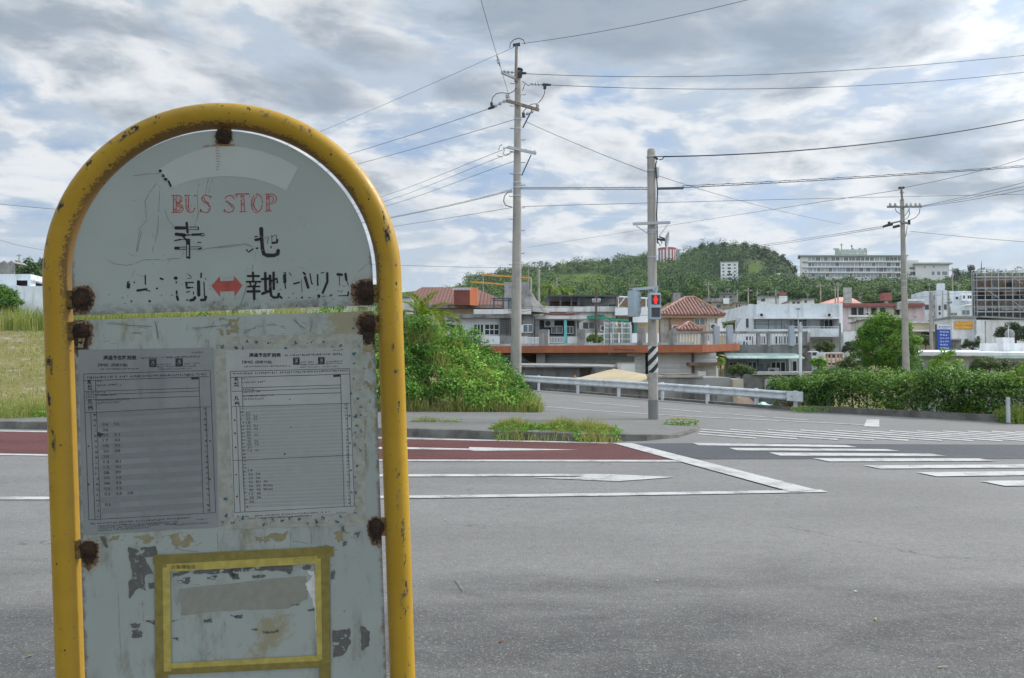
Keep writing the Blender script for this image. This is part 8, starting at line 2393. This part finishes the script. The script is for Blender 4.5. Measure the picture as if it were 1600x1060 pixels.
wire('thin straight wire below the twisted bundle across the sky', [(816, 323, 25), (1200, 312.5, 29), (1640, 303, 34)], .009)
wire('thin wire slanting from the tall pole to the box on the signal pole', [(823, 191, 25), (915, 231, 22.5), (1009, 268, 20)], .008)
wire('thin wire slanting down from the signal pole toward the hospital', [(1029, 275, 20), (1180, 320, 30), (1317, 351, 42)], .008)
wire('faint wire from the top of the slimmer pole fading left over the hill', [(1405, 297, 36), (1165, 334, 60), (825, 387, 100)], .014)
wire('faint wire from the top of the slimmer pole rising to the right edge', [(1412, 293.5, 36), (1500, 275, 33), (1640, 235, 28)], .010)
for y0, y1 in ((322.5, 284), (323, 291), (324, 297)):
    wire('one of three wires fanning from the crossarm of the slimmer pole', [(1438, y0, 36), (1520, (y0 + y1) / 2 + 1.5, 33.5), (1640, y1 - 9, 30)], .010, 'wires fanning from the slimmer pole')
for y0, y1 in ((353.5, 384.5), (356, 387)):
    wire('one of two dark wires sagging left from the slimmer pole', [(1381, y0, 36), (1280, (y0 + y1) / 2 + 1, 50), (1180, y1, 70)], .014, 'wires sagging left from the slimmer pole')
wire('thin wire from the slimmer pole falling slightly to the right edge', [(1421, 361.5, 36), (1520, 371.5, 34), (1640, 381, 31)], .009)
wire('wire crossing the sky left of the sign', [(-30, 316, 30), (85, 327, 36), (350, 345, 50)], .011)
wire('lower faint wire left of the sign', [(-30, 362, 40), (70, 391, 46), (348, 400, 50)], .009)
wire('thin wire behind the tall pole above the red tiled roof', [(560, 412, 60), (700, 417, 60), (845, 419, 62)], .014)
wire('thin slack wire crossing low over the grey house', [(640, 505, 46), (740, 497, 46), (832, 485, 45)], .012)
wire('thin slack wire over the porch house and terrace house', [(812, 478, 40), (900, 480, 46), (1012, 462, 55)], .012)

# --- slender poles among the roofs
def town_pole(px, pyt, Y, r, label, arms=(), m='pole', group=None, pyb=None):
    p = at(px, pyt, Y); zg = tz(p.x, Y) if pyb is None else at(px, pyb, Y).z
    e = empty('town_pole', (p.x, Y, zg), label, 'utility pole', group)
    b = MB(); b.tube([(p.x, Y, zg - .5 * (pyb is None)), (p.x, Y, p.z)], [r * 1.25, r * .8], 10); b.build('shaft', M[m], e, smooth=True)
    for py, w in arms:
        q = at(px, py, Y); b = MB(); ww = w / F * Y; b.bar((q.x - ww, Y - r, q.z), (q.x + ww, Y - r, q.z), .09, .1); b.build('crossarm', M['conc'], e)
        if m == 'rusty_steel' or w < 4: continue
        b = MB()
        for u in (-.9, -.4, .45, .9): b.lathe((q.x + ww * u, Y - r, q.z + .05), [(.05, 0), (.08, .05), (.05, .2), (0, .22)], 8)
        b.build('insulator', M['ceramic'], e)


town_pole(842, 421, 80, .13, 'pale tapering concrete post beside the pyramid roof')
town_pole(931.5, 450, 59, .10, 'dark wooden pole leaning up past the green awning', ((472, 6),), 'wood_pole')
town_pole(870, 434, 140, .16, 'short pale pole with white fitting below the cane field', ((438, 2),))
town_pole(826, 414, 150, .08, 'thin lamp mast behind the tall utility pole', ((415, 3),))
town_pole(990, 437, 75, .05, 'rusty television mast with spread aerial behind the signal', ((446, 9), (451, 7)), 'rusty_steel')
GP = 'pale utility poles below the hill'
for px, pyt, Y in ((1107, 441, 185), (1169, 450, 150), (1183, 454, 190), (1212, 452, 170), (1282, 443, 175), (1309, 441, 150), (1305, 449, 160), (1488, 418, 190), (1152, 453, 180)):
    town_pole(px, pyt, Y, .13, 'pale slender utility pole with crossarm at the foot of the wooded hill', ((pyt + 5, 6),), 'conc_tan', GP)
town_pole(1454, 456, 82, .16, 'plain grey pole standing left of the blue sign', ((470, 3),))
town_pole(1482, 456, 115, .15, 'dark grey pole before the weathered apartment tower', ((468, 3), (474, 4)))
town_pole(1312.5, 505, 66, .09, 'short dark pole at the right wall of the white modern house', (), 'pole_dark')
town_pole(30, 397, 190, .15, 'small pole with crossarm above the trees beyond the field', ((400, 4),))
town_pole(1247, 482, 60, .035, 'thin television mast above the balcony house', ((483, 3),), 'galv', None, 522)
town_pole(672, 455, 66, .03, 'thin aerial mast left of the brick-red turret', ((462, 2),), 'galv', None, 478)
town_pole(755, 430, 75, .03, 'thin mast on the red tiled roof right of the turret', ((431, 2),), 'galv', None, 470)

GA = 'thin television aerials on the roofs'
for px, pyt, Y, pyb, w in ((1015, 470, 66, 482, 3), (1118, 452, 191, 459, 3), (1138, 450, 191, 459, 4), (1200, 455, 170, 464, 4), (1262, 459, 165, 468, 3), (1344, 463, 131, 474, 4), (1418, 459, 131, 474, 3), (1452, 444, 141, 456, 4), (1498, 445, 151, 455, 3), (1098, 478, 70.5, 488, 4), (1186, 466, 76, 475, 4), (1430, 494, 95, 503, 3)):
    town_pole(px, pyt, Y, .03, 'thin television aerial with short crosspieces standing on a roof', ((pyt + 1, w * .9), (pyt + 2.5, w * .7)), 'galv', GA, pyb)
wire('slack wire sagging between the poles below the hospital hill', [(1107, 446, 185), (1200, 452, 172), (1309, 446, 150)], .03)
wire('slack wire crossing before the weathered apartment tower', [(1412, 447, 60), (1482, 460, 115), (1560, 452, 118)], .022)
wire('low wire strung from the slimmer pole past the white modern house', [(1413, 440, 36), (1300, 462, 60), (1169, 455, 150)], .012)

# --- distant crane booms left of the hill
for px0, px1, py0, py1, lab in ((752, 830, 429.5, 434.5, 'long orange crane boom seen above the red tiled roof'), (735, 798, 440.5, 445.5, 'shorter yellow crane boom below the long orange one')):
    e = empty('crane_boom', tuple(at(px1, py1, 160)), lab, 'crane')
    b = MB(); b.bar(at(px0, py0, 160), at(px1, py1, 160), .3, .3); b.build('boom', mat('orange_boom', (.62, .27, .03), .6), e)
    b = MB(); q = at(px1, py1, 160); b.bar(q, (q.x, q.y, tz(q.x, q.y)), .25, .25, (0, 1, 0)); b.build('mast', M['galv'], e)
    b = MB(); b.tube([at(px0, py0, 160), at((px0 + px1) / 2, py0 - 3, 160), q], .06, 5); b.build('stay_cable', M['wire'], e)

# --- litter on the road
def litter(name, label, px, py, cat, col, pts, th=.004):
    g = gnd(px, py, .004); a = random.uniform(0, 6.28); b = MB()
    pts = [(x * .7, y * .7) for x, y in pts]; q = [(g.x + x * math.cos(a) - y * math.sin(a), g.y + x * math.sin(a) + y * math.cos(a), .006 + random.uniform(0, .006)) for x, y in pts]
    c = (sum(p[0] for p in q) / len(q), sum(p[1] for p in q) / len(q), .012)
    for i in range(len(q)): b.poly([q[i], q[(i + 1) % len(q)], c])
    o = b.build(name, mat(name + '_tone', col, .8, .2, 30)); tag(o, label, cat)


leafp = [(-.03, 0), (-.012, .012), (.01, .013), (.03, 0), (.01, -.012), (-.012, -.011)]
litter('fallen_leaf', 'brown curled leaf lying on the asphalt', 783, 1003, 'leaf', (.20, .08, .03), leafp)
litter('fallen_leaf', 'yellow leaf lying on the asphalt', 1368, 968, 'leaf', (.45, .40, .06), [(x * 1.1, y * .7) for x, y in leafp])
litter('fallen_leaf', 'small green leaf on the asphalt left of the sign', 48, 1025, 'leaf', (.10, .22, .05), leafp)
litter('wood_chip', 'pale wood chip on the asphalt near the camera', 1473, 1043, 'litter', (.55, .40, .24), [(-.03, -.004), (.03, -.006), (.032, .006), (-.028, .008)])
litter('pebble', 'white pebble alone on the asphalt', 1337, 925, 'pebble', (.62, .62, .60), [(-.02, 0), (-.008, .01), (.012, .01), (.02, -.002), (.004, -.012)])
litter('pebble', 'tan pebble on the asphalt farther out', 1028, 908, 'pebble', (.50, .42, .30), [(-.016, 0), (-.008, .01), (.012, .01), (.016, -.002), (.004, -.012)])
g0, g1 = gnd(711, 905, .008), gnd(726, 927, .008)
b = MB(); b.tube([g0, g0.lerp(g1, .5) + Vector((.004, 0, .002)), g0.lerp(g1, .85)], .0028, 6); tag(b.build('twig', mat('grey_twig', (.30, .29, .26), .9)), 'thin grey twig lying on the asphalt', 'twig')

# ------------------------------------------------------------------ air
hm = bpy.data.materials.new('thin_haze'); hm.use_nodes = True
t = NT(hm.node_tree)
v = t.n('ShaderNodeVolumePrincipled'); v.inputs['Color'].default_value = (0.80, 0.88, 0.97, 1); v.inputs['Density'].default_value = 0.00010; v.inputs['Anisotropy'].default_value = 0.3
o = t.n('ShaderNodeOutputMaterial'); t.nt.links.new(v.outputs[0], o.inputs[1])
b = MB(); b.box(-3100, 3100, -60, 2600, -420, 175); hz = b.build('haze', hm); hz['kind'] = 'stuff'
